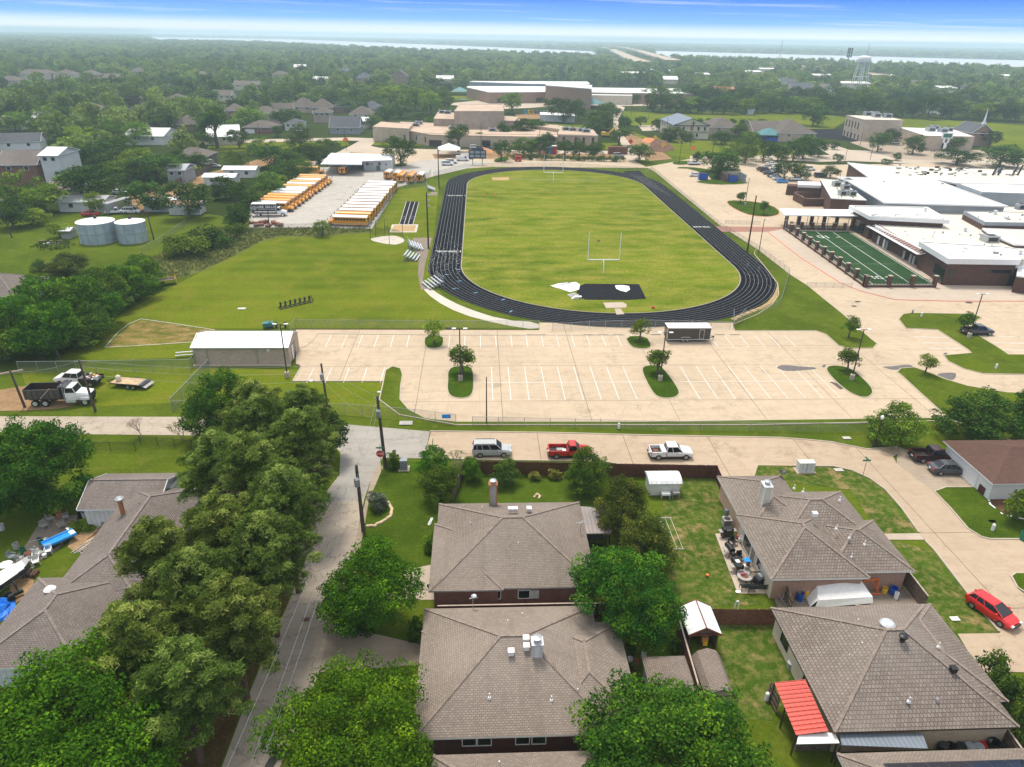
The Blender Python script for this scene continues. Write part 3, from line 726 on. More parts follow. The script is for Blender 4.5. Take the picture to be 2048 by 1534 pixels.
def crown_puffs(W,H,z0,npuff,pr,seed,lobes=7,conic=0.,ragged=.6):
 """clump centres on the surface of a few overlapping lobes"""
 g=random.Random(seed);L=[(0,0,z0+H*.5,W*.29,H*.38)]
 for k in range(lobes):
  a=2*math.pi*(k+g.uniform(-.3,.3))/lobes;h=g.uniform(.25,.72);rr_=W*(.5-.20)*(1-conic*h)*g.uniform(.7,1.15)
  L.append((rr_*math.cos(a)*.9,rr_*math.sin(a)*.9,z0+H*h,W*.22*g.uniform(.65,1.25)*(1-conic*h*.6),H*.27*g.uniform(.8,1.15)))
 L.append((g.uniform(-.08,.08)*W,g.uniform(-.08,.08)*W,z0+H*.76,W*.24*(1-conic*.6),H*.26))
 P=[];tries=0
 while len(P)<npuff and tries<npuff*30:
  tries+=1;l=g.choice(L);u=Vector((g.gauss(0,1),g.gauss(0,1),g.gauss(.25,1))).normalized();f=1-g.random()**2*.45+g.gauss(0,ragged*.2)
  p=(l[0]+u.x*l[3]*f,l[1]+u.y*l[3]*f,l[2]+u.z*l[4]*f)
  if p[2]<z0-H*.04:continue
  ins=sum(1 for m in L if m is not l and((p[0]-m[0])/m[3])**2+((p[1]-m[1])/m[3])**2+((p[2]-m[2])/m[4])**2<.55)
  if ins and g.random()<.8:continue
  P.append((*p,pr*g.uniform(.65,1.3)))
 return P,L
def trunk_mb(H,z0,L,r,mat,seed,n=8):
 g=random.Random(seed);mb=MB(mat);top=Vector((0,0,z0+H*.35));p=Vector((0,0,-.1));q=Vector((g.uniform(-.15,.15),g.uniform(-.15,.15),z0*.6))
 mb.tube(p,q,r*1.25,r,n);mb.tube(q,top,r,r*.55,n)
 for l in L[1:]:
  a=q.lerp(top,g.uniform(.2,.95));e=Vector((l[0],l[1],l[2]));m=a.lerp(e,.5)+Vector((0,0,H*.05));mb.tube(a,m,r*.4,r*.25,6);mb.tube(m,e,r*.25,r*.08,5)
 return mb
PROTO={}
def tree_proto(key,H,W,z0f,npuff,pr,per,size,mat,seed,name='tree',lobes=7,conic=0.,barkm='bark',**kw):
 z0=H*z0f;P,L=crown_puffs(W,H-z0-pr*.5,z0,npuff,pr,seed,lobes,conic)
 PROTO[key]=(H,W,leaves(key,P,per,size,M[mat],seed,**kw),trunk_mb(H-z0,z0,L,.022*H+.05,M[barkm],seed).mesh(key+'_trunk'),name)
for i in range(4):tree_proto('mid%d'%i,10,9.6,.05,84,1.1,46,.44,['leaf_mid','leaf_dark','leaf_mid','leaf_light'][i],11+i,lobes=6+i%3)
for i in range(3):tree_proto('hd%d'%i,9,9,.05,130,.85,75,.30,['leaf_mid','leaf_dark','leaf_vivid'][i],31+i,lobes=8)
tree_proto('dark0',10,9,.07,84,1.0,50,.42,'leaf_dark',51,lobes=7);tree_proto('dark1',10,8.2,.07,80,1.0,50,.42,'leaf_dark',52,lobes=6)
tree_proto('light0',10,9,.05,80,1.0,50,.42,'leaf_light',53)
tree_proto('tall0',14,7.5,.28,70,1.05,46,.45,'leaf_dark',54,lobes=6)
tree_proto('young',4.2,3.2,.24,70,.42,46,.19,'leaf_mid',55,name='young_tree',lobes=6)
tree_proto('youngb',4.2,3.3,.26,54,.42,40,.19,'leaf_light',56,name='young_tree',lobes=5)
tree_proto('conif',8,4.6,.06,80,.62,60,.26,'leaf_dark',57,name='juniper',lobes=9,conic=.75)
tree_proto('bush',3,4.2,.02,46,.62,60,.24,'leaf_dark',58,name='bush',lobes=6)
tree_proto('bushl',3,4.2,.02,46,.62,60,.24,'leaf_light',59,name='bush',lobes=6)
tree_proto('bushv',2.2,2.2,.02,50,.34,60,.15,'leaf_mid',60,name='bush',lobes=6)
tree_proto('nearA',11.5,14.2,.18,420,.9,135,.22,'leaf_vivid',71,lobes=10,up=.5)
tree_proto('nearB',9.5,11.6,.14,380,.75,120,.19,'leaf_vivid',72,lobes=9,up=.5)
tree_proto('nearC',10,15.8,.16,440,.9,135,.23,'leaf_deep',73,lobes=11,up=.5)
tree_proto('nearD',8.2,8.8,.15,280,.68,105,.19,'leaf_vivid',74,lobes=8,up=.4)
tree_proto('nearE',8.2,9.6,.15,300,.68,105,.19,'leaf_deep',75,lobes=9,up=.4)
tree_proto('nearF',7.6,6.6,.08,220,.6,85,.18,'leaf_bronze',76,lobes=8,conic=.3)
tree_proto('nearG',9.5,11.4,.10,340,.8,105,.24,'leaf_deep',77,lobes=10,up=.4)
tree_proto('nearH',9.5,9.0,.10,260,.75,95,.24,'leaf_deep',78,lobes=9)
tree_proto('loose',6.5,7.5,.22,110,.6,48,.26,'leaf_mid',79,lobes=8)
def pine_proto(key,H,seed,W=6.2):
 g=random.Random(seed);T=[];mb=MB(M['pine_bark']);mb.tube((0,0,-.1),(.1,.1,H*.55),.24,.17,10);mb.tube((.1,.1,H*.55),(0,0,H*.96),.17,.04,8)
 nb=46
 for k in range(nb):
  h=H*(.42+.55*(k/nb));a=k*2.4+g.uniform(-.4,.4);prof=math.sin(min(1,(1.04-k/nb)*1.25)*math.pi/2)*(.62+.38*min(1,k/nb*4))
  ln=W/2*prof*g.uniform(.7,1.12);p=Vector((.08,.08,h));e=Vector((ln*math.cos(a),ln*math.sin(a),h+ln*g.uniform(.05,.4)))
  mb.tube(p,e,.05,.018,5,cap=False)
  if k in(3,9,17):
   for _ in range(5):mb.m(M['bare_wood']);mb.tube(p,e+Vector((g.gauss(0,.6),g.gauss(0,.6),g.gauss(0,.5)))*1.25,.035,.006,4,cap=False)
   mb.m(M['pine_bark']);continue
  for j in range(7):
   t=g.uniform(.35,1.05);q=p.lerp(e,t)+Vector((g.gauss(0,.42),g.gauss(0,.42),g.gauss(.12,.3)));T.append((*q,g.uniform(.36,.62)))
   if j%3==0:mb.tube(p.lerp(e,t*.8),q,.02,.008,3,cap=False)
 PROTO[key]=(H,W,leaves(key,T,130,.34,M['needle'],seed,up=1.1,aspect=5.0,flat=.2,tone_sd=.30,shell=.55),mb.mesh(key+'_trunk'),'pine_tree')
pine_proto('pine0',13.5,5);pine_proto('pine1',13,6,6.8)
USED=[]
def plant(key,x,y,H=None,W=None,label=None,cat='tree',group=None,rz=None,trunk=True,name=None,z=0.0):
 h0,w0,crown,tr,nm=PROTO[key];H=H or h0;W=W or w0
 rz=rnd.uniform(0,6.28)if rz is None else rz
 root=thing(name or nm,label,cat,(x,y,z),rz,group);root.scale=(W/w0,W/w0,H/h0)
 c=bpy.data.objects.new('crown',crown);COL.objects.link(c);c.parent=root
 if trunk:t=bpy.data.objects.new('trunk',tr);COL.objects.link(t);t.parent=root
 root['_px']=proj(x,y,H*.6)[0];USED.append((x,y,W/2));return root
NUMW=['first','second','third','fourth','fifth','sixth','seventh','eighth','ninth','tenth','eleventh','twelfth','thirteenth','fourteenth','fifteenth','sixteenth','seventeenth','eighteenth','nineteenth','twentieth','twenty-first','twenty-second','twenty-third','twenty-fourth','twenty-fifth','twenty-sixth','twenty-seventh','twenty-eighth','twenty-ninth','thirtieth']
def ordinals(objs,what,key=None):
 """label a row of look-alikes by their place from the left"""
 objs=sorted(objs,key=key or(lambda o:proj(*o.location)[0]));n=len(objs)
 for i,o in enumerate(objs):
  o['label']=('leftmost' if i==0 else 'rightmost' if i==n-1 else NUMW[i]+' from left')+' of the '+what
def from_px(cx,top,bot,w):
 x,y=G(cx,bot);H=hgt(cx,bot,top)*.93;k=proj(x,y,H*.5)[2];W=w/k*1.14
 y+=W*.25
 return x,y,max(H,1.0),W
def grove(what,group,items,cat='tree',keys=('mid0','mid1','mid2','mid3')):
 out=[]
 for n,it in enumerate(items):
  key=it[4]if len(it)>4 else keys[(n*7+len(items))%len(keys)]
  x,y,H,W=from_px(*it[:4]);out.append(plant(key,x,y,H,W,None,cat,group))
 ordinals(out,what);return out
plant('nearA',-26.3,33.8,11.5,14.6,'huge bright green broadleaf tree filling the lower left corner of the photo',rz=.3)
plant('nearB',-8.6,33.0,9.5,11.8,'large rounded bright green tree at the bottom centre beside the side road',rz=1.2)
plant('nearC',12.9,30.2,9.0,16.0,'largest deep green tree at the bottom, in front of the sheds',rz=2.2)
plant('nearD',-9.3,48.6,8.2,9.2,'bright green tree between the side road and the middle brick house',rz=.8)
plant('nearE',12.7,47.2,8.2,9.9,'dense green tree overhanging the fence between the two middle houses',rz=.4)
plant('nearF',14.9,60.0,7.6,6.6,'bronze tinged tree directly left of the white garden shed',rz=2.0)
plant('nearF',16.2,55.0,6.8,6.8,'bronze and green tree beside the patio cover, nearest of the pair',rz=5.0)
plant('nearG',-48.6,67.5,10,12.4,'big dark green tree at the left edge above the cluttered patio',rz=1.0)
plant('nearH',-33.4,82.0,9.4,9.4,'very dark green round tree at the road edge behind the pines',rz=3.0)
plant('conif',-18.6,76.8,7.6,5.6,'dark juniper beside the road junction, left of the transformer poles',rz=3.0)
plant('loose',-4.5,67.8,4.2,5.4,'loose airy tree at the corner of the middle brick house',rz=1.0)
plant('hd2',-5.6,72.0,4.2,4.3,'bright green round tree near the silver car, left of the fence end',rz=.5)
plant('hd2',-1.0,71.8,3.0,2.6,'small leafy green tree against the dark fence behind the silver car',rz=.9)
plant('hd1',3.0,70.6,3.4,3.6,'rounded green garden tree in front of the dark wooden fence',rz=1.9)
plant('hd0',12.4,69.3,5.6,5.4,'tall spreading garden tree in front of the red pickup',rz=2.9)
plant('hd0',55.0,79.6,5.6,7.6,'green tree overhanging the dark red pickup in the driveway',rz=2.0)
plant('hd1',66.5,80.5,6.4,10.4,'broad grey green tree behind the brown roofed garage',rz=1.3)
plant('hd1',74.5,80.5,6.5,8.5,'dark tree at the right edge beyond the brown roofed garage',rz=.2)
plant('bushl',60.2,62.3,3.6,4.0,'clipped round tree standing in the white edged flower bed',rz=1)
for i,(cx,t,b,w)in enumerate([(1985,1325,1395,76),(2022,1372,1440,66),(2048,1400,1500,60)]):
 x,y,H,W=from_px(cx,t,b,w);plant('bush',x,y,H,W,['top','middle','lowest'][i]+' of the dense dark shrubs at the lower right edge','shrub','dark shrubs at the lower right edge')
x,y,H,W=from_px(788,905,940,27);plant('bushv',x,y,H,W,'dark upright shrub next to the stop sign','shrub')
x,y,H,W=from_px(755,988,1024,38);plant('bushv',x,y,H,W,'silvery grey shrub on the lawn beside the road','shrub').children
USED[-1]=USED[-1]
for o in COL.objects[-2:]:
 if o.name.startswith('crown'):
  o.data=o.data.copy();o.data.materials.clear();o.data.materials.append(M['leaf_grey'])
g_=[]
for cx,t,b,w in[(886,1030,1052,24),(878,1052,1078,26),(862,1075,1108,28)]:
 x,y,H,W=from_px(cx,t,b,w);g_.append(plant('bushv',x,y,H,W,None,'shrub','clipped shrubs along the house wall'))
for o,s in zip(g_,('farthest','middle','nearest')):o['label']=s+' of three clipped round shrubs along the left wall of the middle house'
x,y,H,W=from_px(700,1205,1270,60);plant('bush',x,y,H,W,'dark hedge bush at the road corner of the front driveway','shrub')
x,y,H,W=from_px(740,1210,1268,60);plant('bush',x,y,H,W,'low dark hedge under the bright green tree by the road','shrub')
x,y,H,W=from_px(832,1235,1290,34);plant('bushv',x,y,H,W,'round green shrub at the front corner of the bottom house','shrub')
for cx,t,b,w,l in[(1070,945,962,22,'left'),(1110,940,960,26,'right')]:
 x,y,H,W=from_px(cx,t,b,w);o=plant('bushv',x,y,max(H,.9),W,l+' of two yellow leafed plants before the dark wooden fence','plant','yellow plants by the fence',name='yellow_plant')
 for c in COL.objects[-2:]:
  if c.name.startswith('crown'):c.data=c.data.copy();c.data.materials.clear();c.data.materials.append(M['leaf_yellow'])
for cx,t,b,w,l in[(1264,1290,1310,14,'topmost'),(1262,1325,1345,15,'middle'),(1268,1345,1372,16,'lowest'),(1350,1275,1308,26,'largest')]:
 x,y,H,W=from_px(cx,t,b,w);plant('bushv',x,y,H,W,l+' of the small shrubs in the narrow side garden of pots','shrub','shrubs in the side garden')
PINES=[(-20.5,35.5,11),(-24.6,38,12),(-18.6,40.5,12),(-22,43,13),(-26.5,47,12.5),(-18,47.5,13),(-22,49,13.5),(-17.4,53,14),(-21.5,57,14.5),(-25.4,60,13.5),(-18.0,63,14),(-23,66,14),(-19.4,70,13.0),(-25.6,71.5,13),]
pn=[plant('pine%d'%(i%2),x,y,h,7.3,None,'pine tree','pines in the row beside the side road')for i,(x,y,h)in enumerate(PINES)]
ordinals(pn,'tall shaggy pines beside the side road',key=lambda o:proj(o.location.x,o.location.y,10)[0])
for cx,t,b,w,k,l in[(868,637,688,37,'youngb','young tree on the square grass island nearest the storage building'),(923,693,750,48,'young','young leafy tree on the oblong island left of centre'),(1280,636,682,37,'youngb','young tree on the small island left of the black trailer'),(1316,697,748,42,'young','young round tree on the oblong island right of centre'),(1692,697,743,37,'young','young round tree on the right end oblong island'),(1697,633,676,30,'young','young tree on the grass right of the running track'),(1850,708,750,34,'youngb','thin young tree on the pointed grass island at right'),(1925,624,664,28,'young','young tree on the grass beside the grey pickup'),(1481,383,407,17,'young','left young tree on the red kerbed teardrop island'),(1527,401,430,19,'young','right young tree on the red kerbed teardrop island'),(645,440,472,34,'youngb','lone sapling in the weeds in front of the bus yard fence')]:
 x,y,H,W=from_px(cx,t,b,w);y-=W*.25;plant(k,x,y,H/.93,W*1.02,l,'young tree','young trees of the school grounds')
def bare_tree(cx,top,bot,w,label,seed,leafy=0):
 x,y,H,W=from_px(cx,top,bot,w);g=random.Random(seed);root=thing('bare_tree',label,'tree',(x,y,0));mb=MB(M['bare_wood']);tips=[]
 def br(p,d,l,r,dep):
  q=p+d*l;mb.tube(p,q,r,r*.65,5,cap=False)
  if dep==0:tips.append((*q,.22));return
  for _ in range(3):br(q,(d+Vector((g.gauss(0,.55),g.gauss(0,.55),g.gauss(.1,.3)))).normalized(),l*.72,r*.62,dep-1)
 for s in range(2):br(Vector((0,0,0)),Vector((g.uniform(-.5,.5),g.uniform(-.3,.3),1)).normalized(),H*.33,.07,4)
 mb.build('trunk',root)
 if leafy:c=bpy.data.objects.new('crown',leaves('sparse',tips[::2],leafy,.16,M['leaf_light'],seed));COL.objects.link(c);c.parent=root
bare_tree(280,838,884,50,'leafless spindly tree by the black chain link fence at left',3)
bare_tree(362,842,885,34,'small sparse tree at the fence, right of the leafless one',4,2)
bare_tree(910,905,945,40,'thin nearly bare young tree beside the street behind the silver car',6,3)
bare_tree(662,166,200,22,'pale dead tree standing in the woods behind the houses',8)
grove('trees of the thick hedge left of the practice field','trees of the left hedge row',[(-5,640,732,110),(60,630,722,110),(25,590,715,110),(100,605,730,110),(150,640,700,90),(85,555,675,110),(150,552,670,110),(200,590,660,90),(205,535,630,100),(255,530,608,86),(285,512,580,72),(60,600,640,90),(175,610,690,80)],keys=('hd2','hd0','hd2','hd2'))
x,y,H,W=from_px(130,512,556,90);plant('nearF',x,y,H,W,'brownish green bush behind the left hedge, below the water tanks','bush')
grove('bushes in the rough weeds right of the water tanks','bushes in the weeds',[(368,474,517,78),(405,452,500,70),(345,490,519,40),(440,470,498,44),(470,448,480,36),(115,447,478,40,'bushl'),(75,522,546,36,'bush')],cat='bush',keys=('bush','bushl'))
grove('trees behind the water tanks and trailer homes','trees behind the water tanks',[(15,395,462,74),(25,345,420,80),(78,366,432,92),(172,330,412,128,'dark0'),(190,382,433,34,'light0'),(291,360,428,84,'dark1'),(305,308,366,96,'dark0'),(248,318,366,70,'light0'),(225,296,345,74),(130,345,392,60,'light0'),(372,362,442,84,'dark0'),(446,352,402,56,'dark1'),(60,420,455,60,'light0')])
grove('trees lining the left side of the bus yard','trees beside the bus yard',[(478,362,418,58,'dark0'),(500,378,424,48,'dark1'),(478,405,462,44,'dark0'),(535,344,398,66,'mid0'),(556,350,380,44,'light0'),(566,322,372,66,'mid1'),(594,314,355,58,'mid2'),(470,420,462,50,'mid1')])
grove('trees along the street behind the bus garage','trees behind the bus garage',[(545,290,338,76,'dark0'),(598,246,300,50,'mid0'),(622,284,326,60,'dark1'),(656,276,314,50,'dark1'),(516,276,312,50,'mid0'),(470,300,345,46),(394,304,342,46),(578,300,345,60,'mid1'),(430,204,298,56,'tall0'),(476,258,298,38,'dark0'),(495,212,262,64,'light0'),(554,250,274,24,'dark0'),(570,216,256,54,'dark0'),(408,262,305,40,'dark1'),(350,292,340,50)])
grove('street trees in front of the long tan school','trees in front of the tan school',[(800,272,335,62,'dark0'),(917,243,306,46,'tall0'),(962,264,292,32,'dark1'),(1003,278,324,32,'dark0'),(1048,275,315,60,'mid0'),(1080,268,312,46,'mid1'),(1131,279,315,36,'dark0'),(1160,278,318,38,'mid1'),(1190,282,319,34,'dark1'),(1281,287,326,52,'dark0'),(1008,240,286,28,'tall0'),(1042,234,284,46,'tall0'),(1076,236,280,34,'tall0'),(1100,262,300,26,'tall0')])
grove('trees on the lawns between the two schools','trees between the schools',[(1024,180,228,46,'mid3'),(1128,194,247,58,'dark0'),(1158,196,240,30,'mid0'),(1200,218,262,62,'dark1'),(1216,203,240,40,'dark0'),(1240,250,292,36,'tall0'),(1190,232,268,40,'mid0'),(1272,186,208,26,'dark0'),(1226,186,207,20,'dark1'),(1091,196,212,16,'dark0'),(1250,232,262,30,'dark1'),(1234,212,235,24,'mid1')])
grove('trees of the right hand school parking lots','trees of the school parking lots',[(1428,302,346,46,'dark0'),(1455,300,356,56,'dark1'),(1470,285,322,50,'mid0'),(1395,302,328,22,'conif'),(1494,262,330,46,'mid0'),(1530,278,325,46,'dark0'),(1560,285,326,44,'dark1'),(1590,282,325,44,'dark0'),(1612,266,320,50,'dark1'),(1640,276,316,40,'dark0'),(1572,322,362,44,'dark0'),(1604,326,362,36,'mid0'),(1664,330,358,36,'mid1'),(1677,307,328,19,'dark0'),(1671,282,300,18,'dark1'),(1440,330,358,40,'dark0')])
grove('trees around the two right hand churches','trees around the churches',[(1760,264,306,44,'dark0'),(1785,256,290,34,'dark1'),(1832,268,310,44,'dark1'),(1855,262,292,30,'conif'),(1925,300,334,76,'dark0'),(2015,288,338,84,'dark1'),(1912,274,304,40,'dark0'),(1985,260,294,36,'dark0'),(1960,250,285,34,'mid0'),(1776,318,330,20,'dark0'),(1795,304,322,18,'dark1'),(1345,252,285,40,'dark0'),(1318,236,262,28,'dark1'),(1282,232,253,22,'dark0'),(1446,260,290,40,'dark1'),(1482,244,276,40,'conif'),(1500,262,288,36,'dark0'),(1632,206,254,50,'dark1'),(1375,262,284,26,'bush'),(1340,264,284,28,'bush'),(1560,262,282,30,'mid0')])
grove('little orchard trees on the open church lawn','orchard trees on the church lawn',[(1448,237,250,16,'dark0'),(1466,237,252,18,'dark1'),(1486,238,252,16,'dark0'),(1502,238,253,17,'dark1'),(1523,237,252,17,'dark0'),(1400,236,248,14,'dark1'),(1420,236,249,14,'dark0'),(1430,237,250,14,'dark1')])
tl_=[]
for row,(yt,yb,x0,x1,st)in enumerate([(188,226,1306,1640,24),(186,230,1660,2060,25),(172,206,1300,2060,30)]):
 x=x0
 while x<x1:
  jt=rnd.uniform(-7,7);sl=(x-x0)*(.035 if row==1 else .006);tl_.append((x+rnd.uniform(-5,5),yt+jt+sl,yb+sl+rnd.uniform(-2,3),rnd.uniform(34,50)));x+=st
for q,(lo,hi,wh)in enumerate([(0,1470,'trees in the dark belt behind the white walled church hall'),(1470,1700,'trees in the dark belt behind the open church lawn'),(1700,1880,'trees in the dark belt behind the tan church block'),(1880,2100,'trees in the dark belt behind the white spire')]):
 grove(wh,'trees of the dark belt at right',[t for t in tl_ if lo<=t[0]<hi],keys=('dark0','mid1','mid0','dark1','mid3'))
wl_=[]
for _ in range(900):
 cx=rnd.uniform(-10,900);yt=rnd.uniform(140,300);
 if cx>420 and yt>172:continue
 if cx>640 and yt<150:continue
 sc_=(yt-60)/190
 w=rnd.uniform(48,64)*sc_+8
 if any(abs(cx-a[0])<(w+a[3])*.34 and abs(yt-a[1])<(w+a[3])*.20 for a in wl_):continue
 if 330<cx<420 and yt>240:continue
 wl_.append((cx,yt,yt+w*.85,w))
HOUSE_PX=[(0,130,262,300),(20,100,158,172),(105,200,158,170),(30,180,310,370),(250,350,255,285),(460,545,168,178),(250,300,195,220),(0,60,240,262),(340,400,225,262)]
wl_=[t for t in wl_ if not any(a-8<t[0]<b+8 and c-14<t[1]<d for a,b,c,d in HOUSE_PX)][:128]
for lo,hi,a,b,wh in[(-20,200,0,215,'trees in the far woods at the left edge'),(-20,200,215,400,'trees in the nearer woods at the left edge'),(200,420,0,215,'trees in the far woods left of the tall dead tree'),(200,420,215,400,'trees in the woods behind the white roofed barn'),(420,950,0,400,'trees in the woods behind the brown roofed houses')]:
 it=[t for t in wl_ if lo<=t[0]<hi and a<=t[1]<b][:30]
 if it:grove(wh,'trees of the left woods',it,keys=('mid0','light0','mid1','mid2','dark0','mid3'))
wb=[(700,178,214,46),(740,182,222,50),(780,168,216,54,'light0'),(830,172,222,56,'light0'),(862,180,232,48,'light0'),(890,176,226,34,'light0'),(800,196,238,48),(690,190,226,40),(660,176,208,44),(620,172,205,40),(590,178,208,40),(560,172,204,44),(530,174,205,44),(770,212,246,44,'dark0'),(745,228,258,34),(870,228,258,44),(838,224,240,30),(720,200,232,40,'dark0')]
grove('trees right behind the brown roofed houses','trees behind the brown roofed houses',wb,keys=('mid0','light0','mid1','mid2'))
def wood():
 g=np.random.default_rng(3);pts=[];bands=[(300,700,12,1.15),(700,1300,15,1.4),(1300,2300,20,1.9),(2300,4200,30,2.8),(4200,8500,60,5.0)]
 polys=[np.array(p)for p in CLEAR];bb=[(p[:,0].min(),p[:,0].max(),p[:,1].min(),p[:,1].max(),p)for p in polys]
 used=np.array(USED)
 for y0,y1,st,sc in bands:
  y=y0
  while y<y1:
   hw=y*.82+60;xs=np.arange(-hw,hw*1.02,st)
   for x in xs:
    X,Y=x+g.uniform(-.45,.45)*st+y*.05,y+g.uniform(-.45,.45)*st
    if g.random()<.10:continue
    bad=False
    if y<3200:
     for a,b,c,d,p in bb:
      if a<X<b and c<Y<d and inside((X,Y),p):bad=True;break
    elif any(inside((X,Y),q)for q in(lakeA,lakeB)):bad=True
    if bad:continue
    if y<720 and((used[:,0]-X)**2+(used[:,1]-Y)**2<(used[:,2]+3)**2).any():continue
    if any(abs(X-hx)<hr and abs(Y-hy)<hr for hx,hy,hr in NOWOOD):continue
    if y<2400 and any((X-hx)**2+(Y-hy)**2<hr**2 for hx,hy,hr in NOWOOD_C):continue
    if y<900 and-100<X<420:
     pu,pv,_=proj(X,Y,0)
     if pu>380 and pv>196 or 900<pu<1400 and pv>178:continue
    pts.append((X,Y,sc*g.uniform(.6,1.3)))
   y+=st
 n=len(pts);me=bpy.data.meshes.new('far_woods');P=np.array([(a,b,0)for a,b,c in pts],dtype=np.float32)
 me.vertices.add(n);me.vertices.foreach_set('co',P.ravel());me.update()
 a=me.attributes.new('s','FLOAT_VECTOR','POINT');a.data.foreach_set('vector',np.array([(c,c,min(c,1.15)*(1+.38*math.sin(x*3.1+y)))for x,y,c in pts],dtype=np.float32).ravel())
 src=bpy.data.collections.new('far_tree_kinds')
 for i in range(6):
  Pf,L=crown_puffs(11,9.0,.3,30,1.7,90+i,lobes=5);lm=leaves('far_crown',Pf,30,1.15,M['leaf_far'],90+i,tone_sd=.16)
  o=bpy.data.objects.new('far_tree',lm);src.objects.link(o)
 o=bpy.data.objects.new('far_woods',me);COL.objects.link(o);tag(o,kind='stuff');me.materials.append(M['leaf_far'])
 ng=bpy.data.node_groups.new('scatter_trees','GeometryNodeTree');ng.interface.new_socket('Geometry',in_out='INPUT',socket_type='NodeSocketGeometry');ng.interface.new_socket('Geometry',in_out='OUTPUT',socket_type='NodeSocketGeometry')
 N,L=ng.nodes,ng.links;gi,go=N.new('NodeGroupInput'),N.new('NodeGroupOutput');ip=N.new('GeometryNodeInstanceOnPoints');ci=N.new('GeometryNodeCollectionInfo');ci.inputs[0].default_value=src
 ci.inputs['Separate Children'].default_value=True;ci.inputs['Reset Children'].default_value=True;ip.inputs['Pick Instance'].default_value=True
 rv=N.new('FunctionNodeRandomValue');rv.data_type='FLOAT_VECTOR';rv.inputs[0].default_value=(0,0,0);rv.inputs[1].default_value=(0,0,6.28)
 na=N.new('GeometryNodeInputNamedAttribute');na.data_type='FLOAT_VECTOR';na.inputs[0].default_value='s'
 L.new(gi.outputs[0],ip.inputs['Points']);L.new(ci.outputs[0],ip.inputs['Instance']);L.new(rv.outputs[0],ip.inputs['Rotation']);L.new(na.outputs[0],ip.inputs['Scale']);L.new(ip.outputs[0],go.inputs[0])
 md=o.modifiers.new('scatter','NODES');md.node_group=ng
 print('far trees',n)
NOWOOD=[];NOWOOD_C=[]
# ------------------------------------------------------------------ building materials
shingle('roof_brown',(.235,.185,.155),(.36,.30,.255),(.125,.095,.08))
shingle('roof_tan',(.265,.22,.185),(.39,.335,.285),(.165,.13,.108))
shingle('roof_pink',(.29,.24,.20),(.42,.36,.305),(.185,.145,.12))
shingle('roof_grey',(.22,.185,.165),(.34,.295,.265),(.125,.105,.095))
shingle('roof_grid',(.255,.21,.18),(.37,.32,.275),(.105,.078,.065),sv=.30)
shingle('roof_redbrown',(.15,.085,.065),(.20,.12,.095),(.10,.06,.05))
shingle('roof_slate',(.13,.14,.16),(.19,.20,.22),(.09,.09,.10))
shingle('roof_far',(.17,.145,.125),(.23,.20,.175),(.12,.10,.09),su=2)
brick('brick_red',(.20,.075,.055),(.28,.12,.085),(.22,.16,.13))
brick('brick_rose',(.36,.20,.155),(.44,.27,.21),(.38,.30,.25))
brick('brick_dark',(.085,.030,.022),(.12,.045,.032),(.10,.07,.055))
brick('brick_school',(.100,.050,.038),(.13,.066,.05),(.12,.085,.07),w=.4,h=.2)
brick('brick_tan',(.40,.30,.22),(.46,.36,.27),(.40,.34,.28),w=.6,h=.2)
brick('brick_far',(.30,.19,.13),(.34,.22,.16),(.3,.22,.17),w=.8,h=.3)
brick('block_beige',(.44,.35,.27),(.52,.43,.34),(.36,.29,.23),w=.6,h=.2)
brick('stone_cream',(.45,.38,.29),(.56,.48,.37),(.40,.34,.27),w=.5,h=.25)
plain('plaster_cream',(.60,.54,.42),.9,var=.1,scale=.5);plain('plaster_peach',(.58,.38,.27),.9,var=.12)
plain('plaster_tan',(.46,.37,.28),.9,var=.12,scale=.4);plain('concrete_wall',(.36,.29,.235),.9,var=.15,scale=.3)
plain('white_paint',(.74,.74,.73),.5,var=.06);pavement('white_roof',(.99,.99,.97),(.80,.77,.70),joint=3.2,patchy=.3)
plain('grey_steel',(.25,.275,.30),.5,var=.1,scale=.3);plain('dark_glass',(.012,.014,.018),.12,var=.2,spec=.6)
plain('dark_metal',(.030,.028,.026),.5,var=.2);plain('black_paint',(.012,.012,.013),.45,var=.2)
plain('galvanised',(.40,.42,.43),.4,.6,var=.12);plain('aluminium',(.62,.63,.64),.35,.5,var=.08)
plain('post_brown',(.055,.035,.026),.9,var=.3,scale=6);plain('pole_wood',(.085,.060,.045),.9,var=.3,scale=4)
plain('fence_maroon',(.080,.016,.012),.85,var=.3,scale=3);plain('fence_brown',(.16,.065,.035),.85,var=.35,scale=3)
plain('fence_old',(.13,.095,.07),.95,var=.35,scale=3);plain('fence_rail',(.38,.30,.25),.9,var=.2)
plain('flat_roof_tan',(.46,.34,.25),.9,var=.15,scale=.15);pavement('flat_roof_grime',(.84,.79,.68),(.60,.53,.43),joint=4,patchy=.7)
plain('yellow_paint',(.75,.45,.04),.5,var=.1);plain('orange_paint',(.75,.16,.03),.5,var=.15);plain('red_paint',(.50,.018,.015),.35,var=.12)
plain('blue_plastic',(.010,.07,.40),.4,var=.15);plain('sky_blue_plastic',(.02,.28,.75),.4,var=.15);plain('teal',(.04,.17,.18),.6,var=.1)
plain('green_plastic',(.02,.16,.09),.5,var=.2);plain('pink_plastic',(.75,.10,.25),.5,var=.1);plain('rust',(.17,.06,.035),.8,var=.3)
plain('rock',(.52,.40,.26),.9,var=.2,scale=2);plain('terracotta',(.40,.16,.08),.85,var=.2);plain('tarp_white',(.74,.73,.72),.6,var=.05)
plain('wood_deck',(.50,.36,.22),.85,var=.22,scale=1.5);plain('grey_plastic',(.33,.32,.30),.6,var=.2);plain('soil_dark',(.12,.055,.03),.95,var=.3,scale=1)
plain('soil_orange',(.42,.20,.085),.95,var=.25,scale=.8)
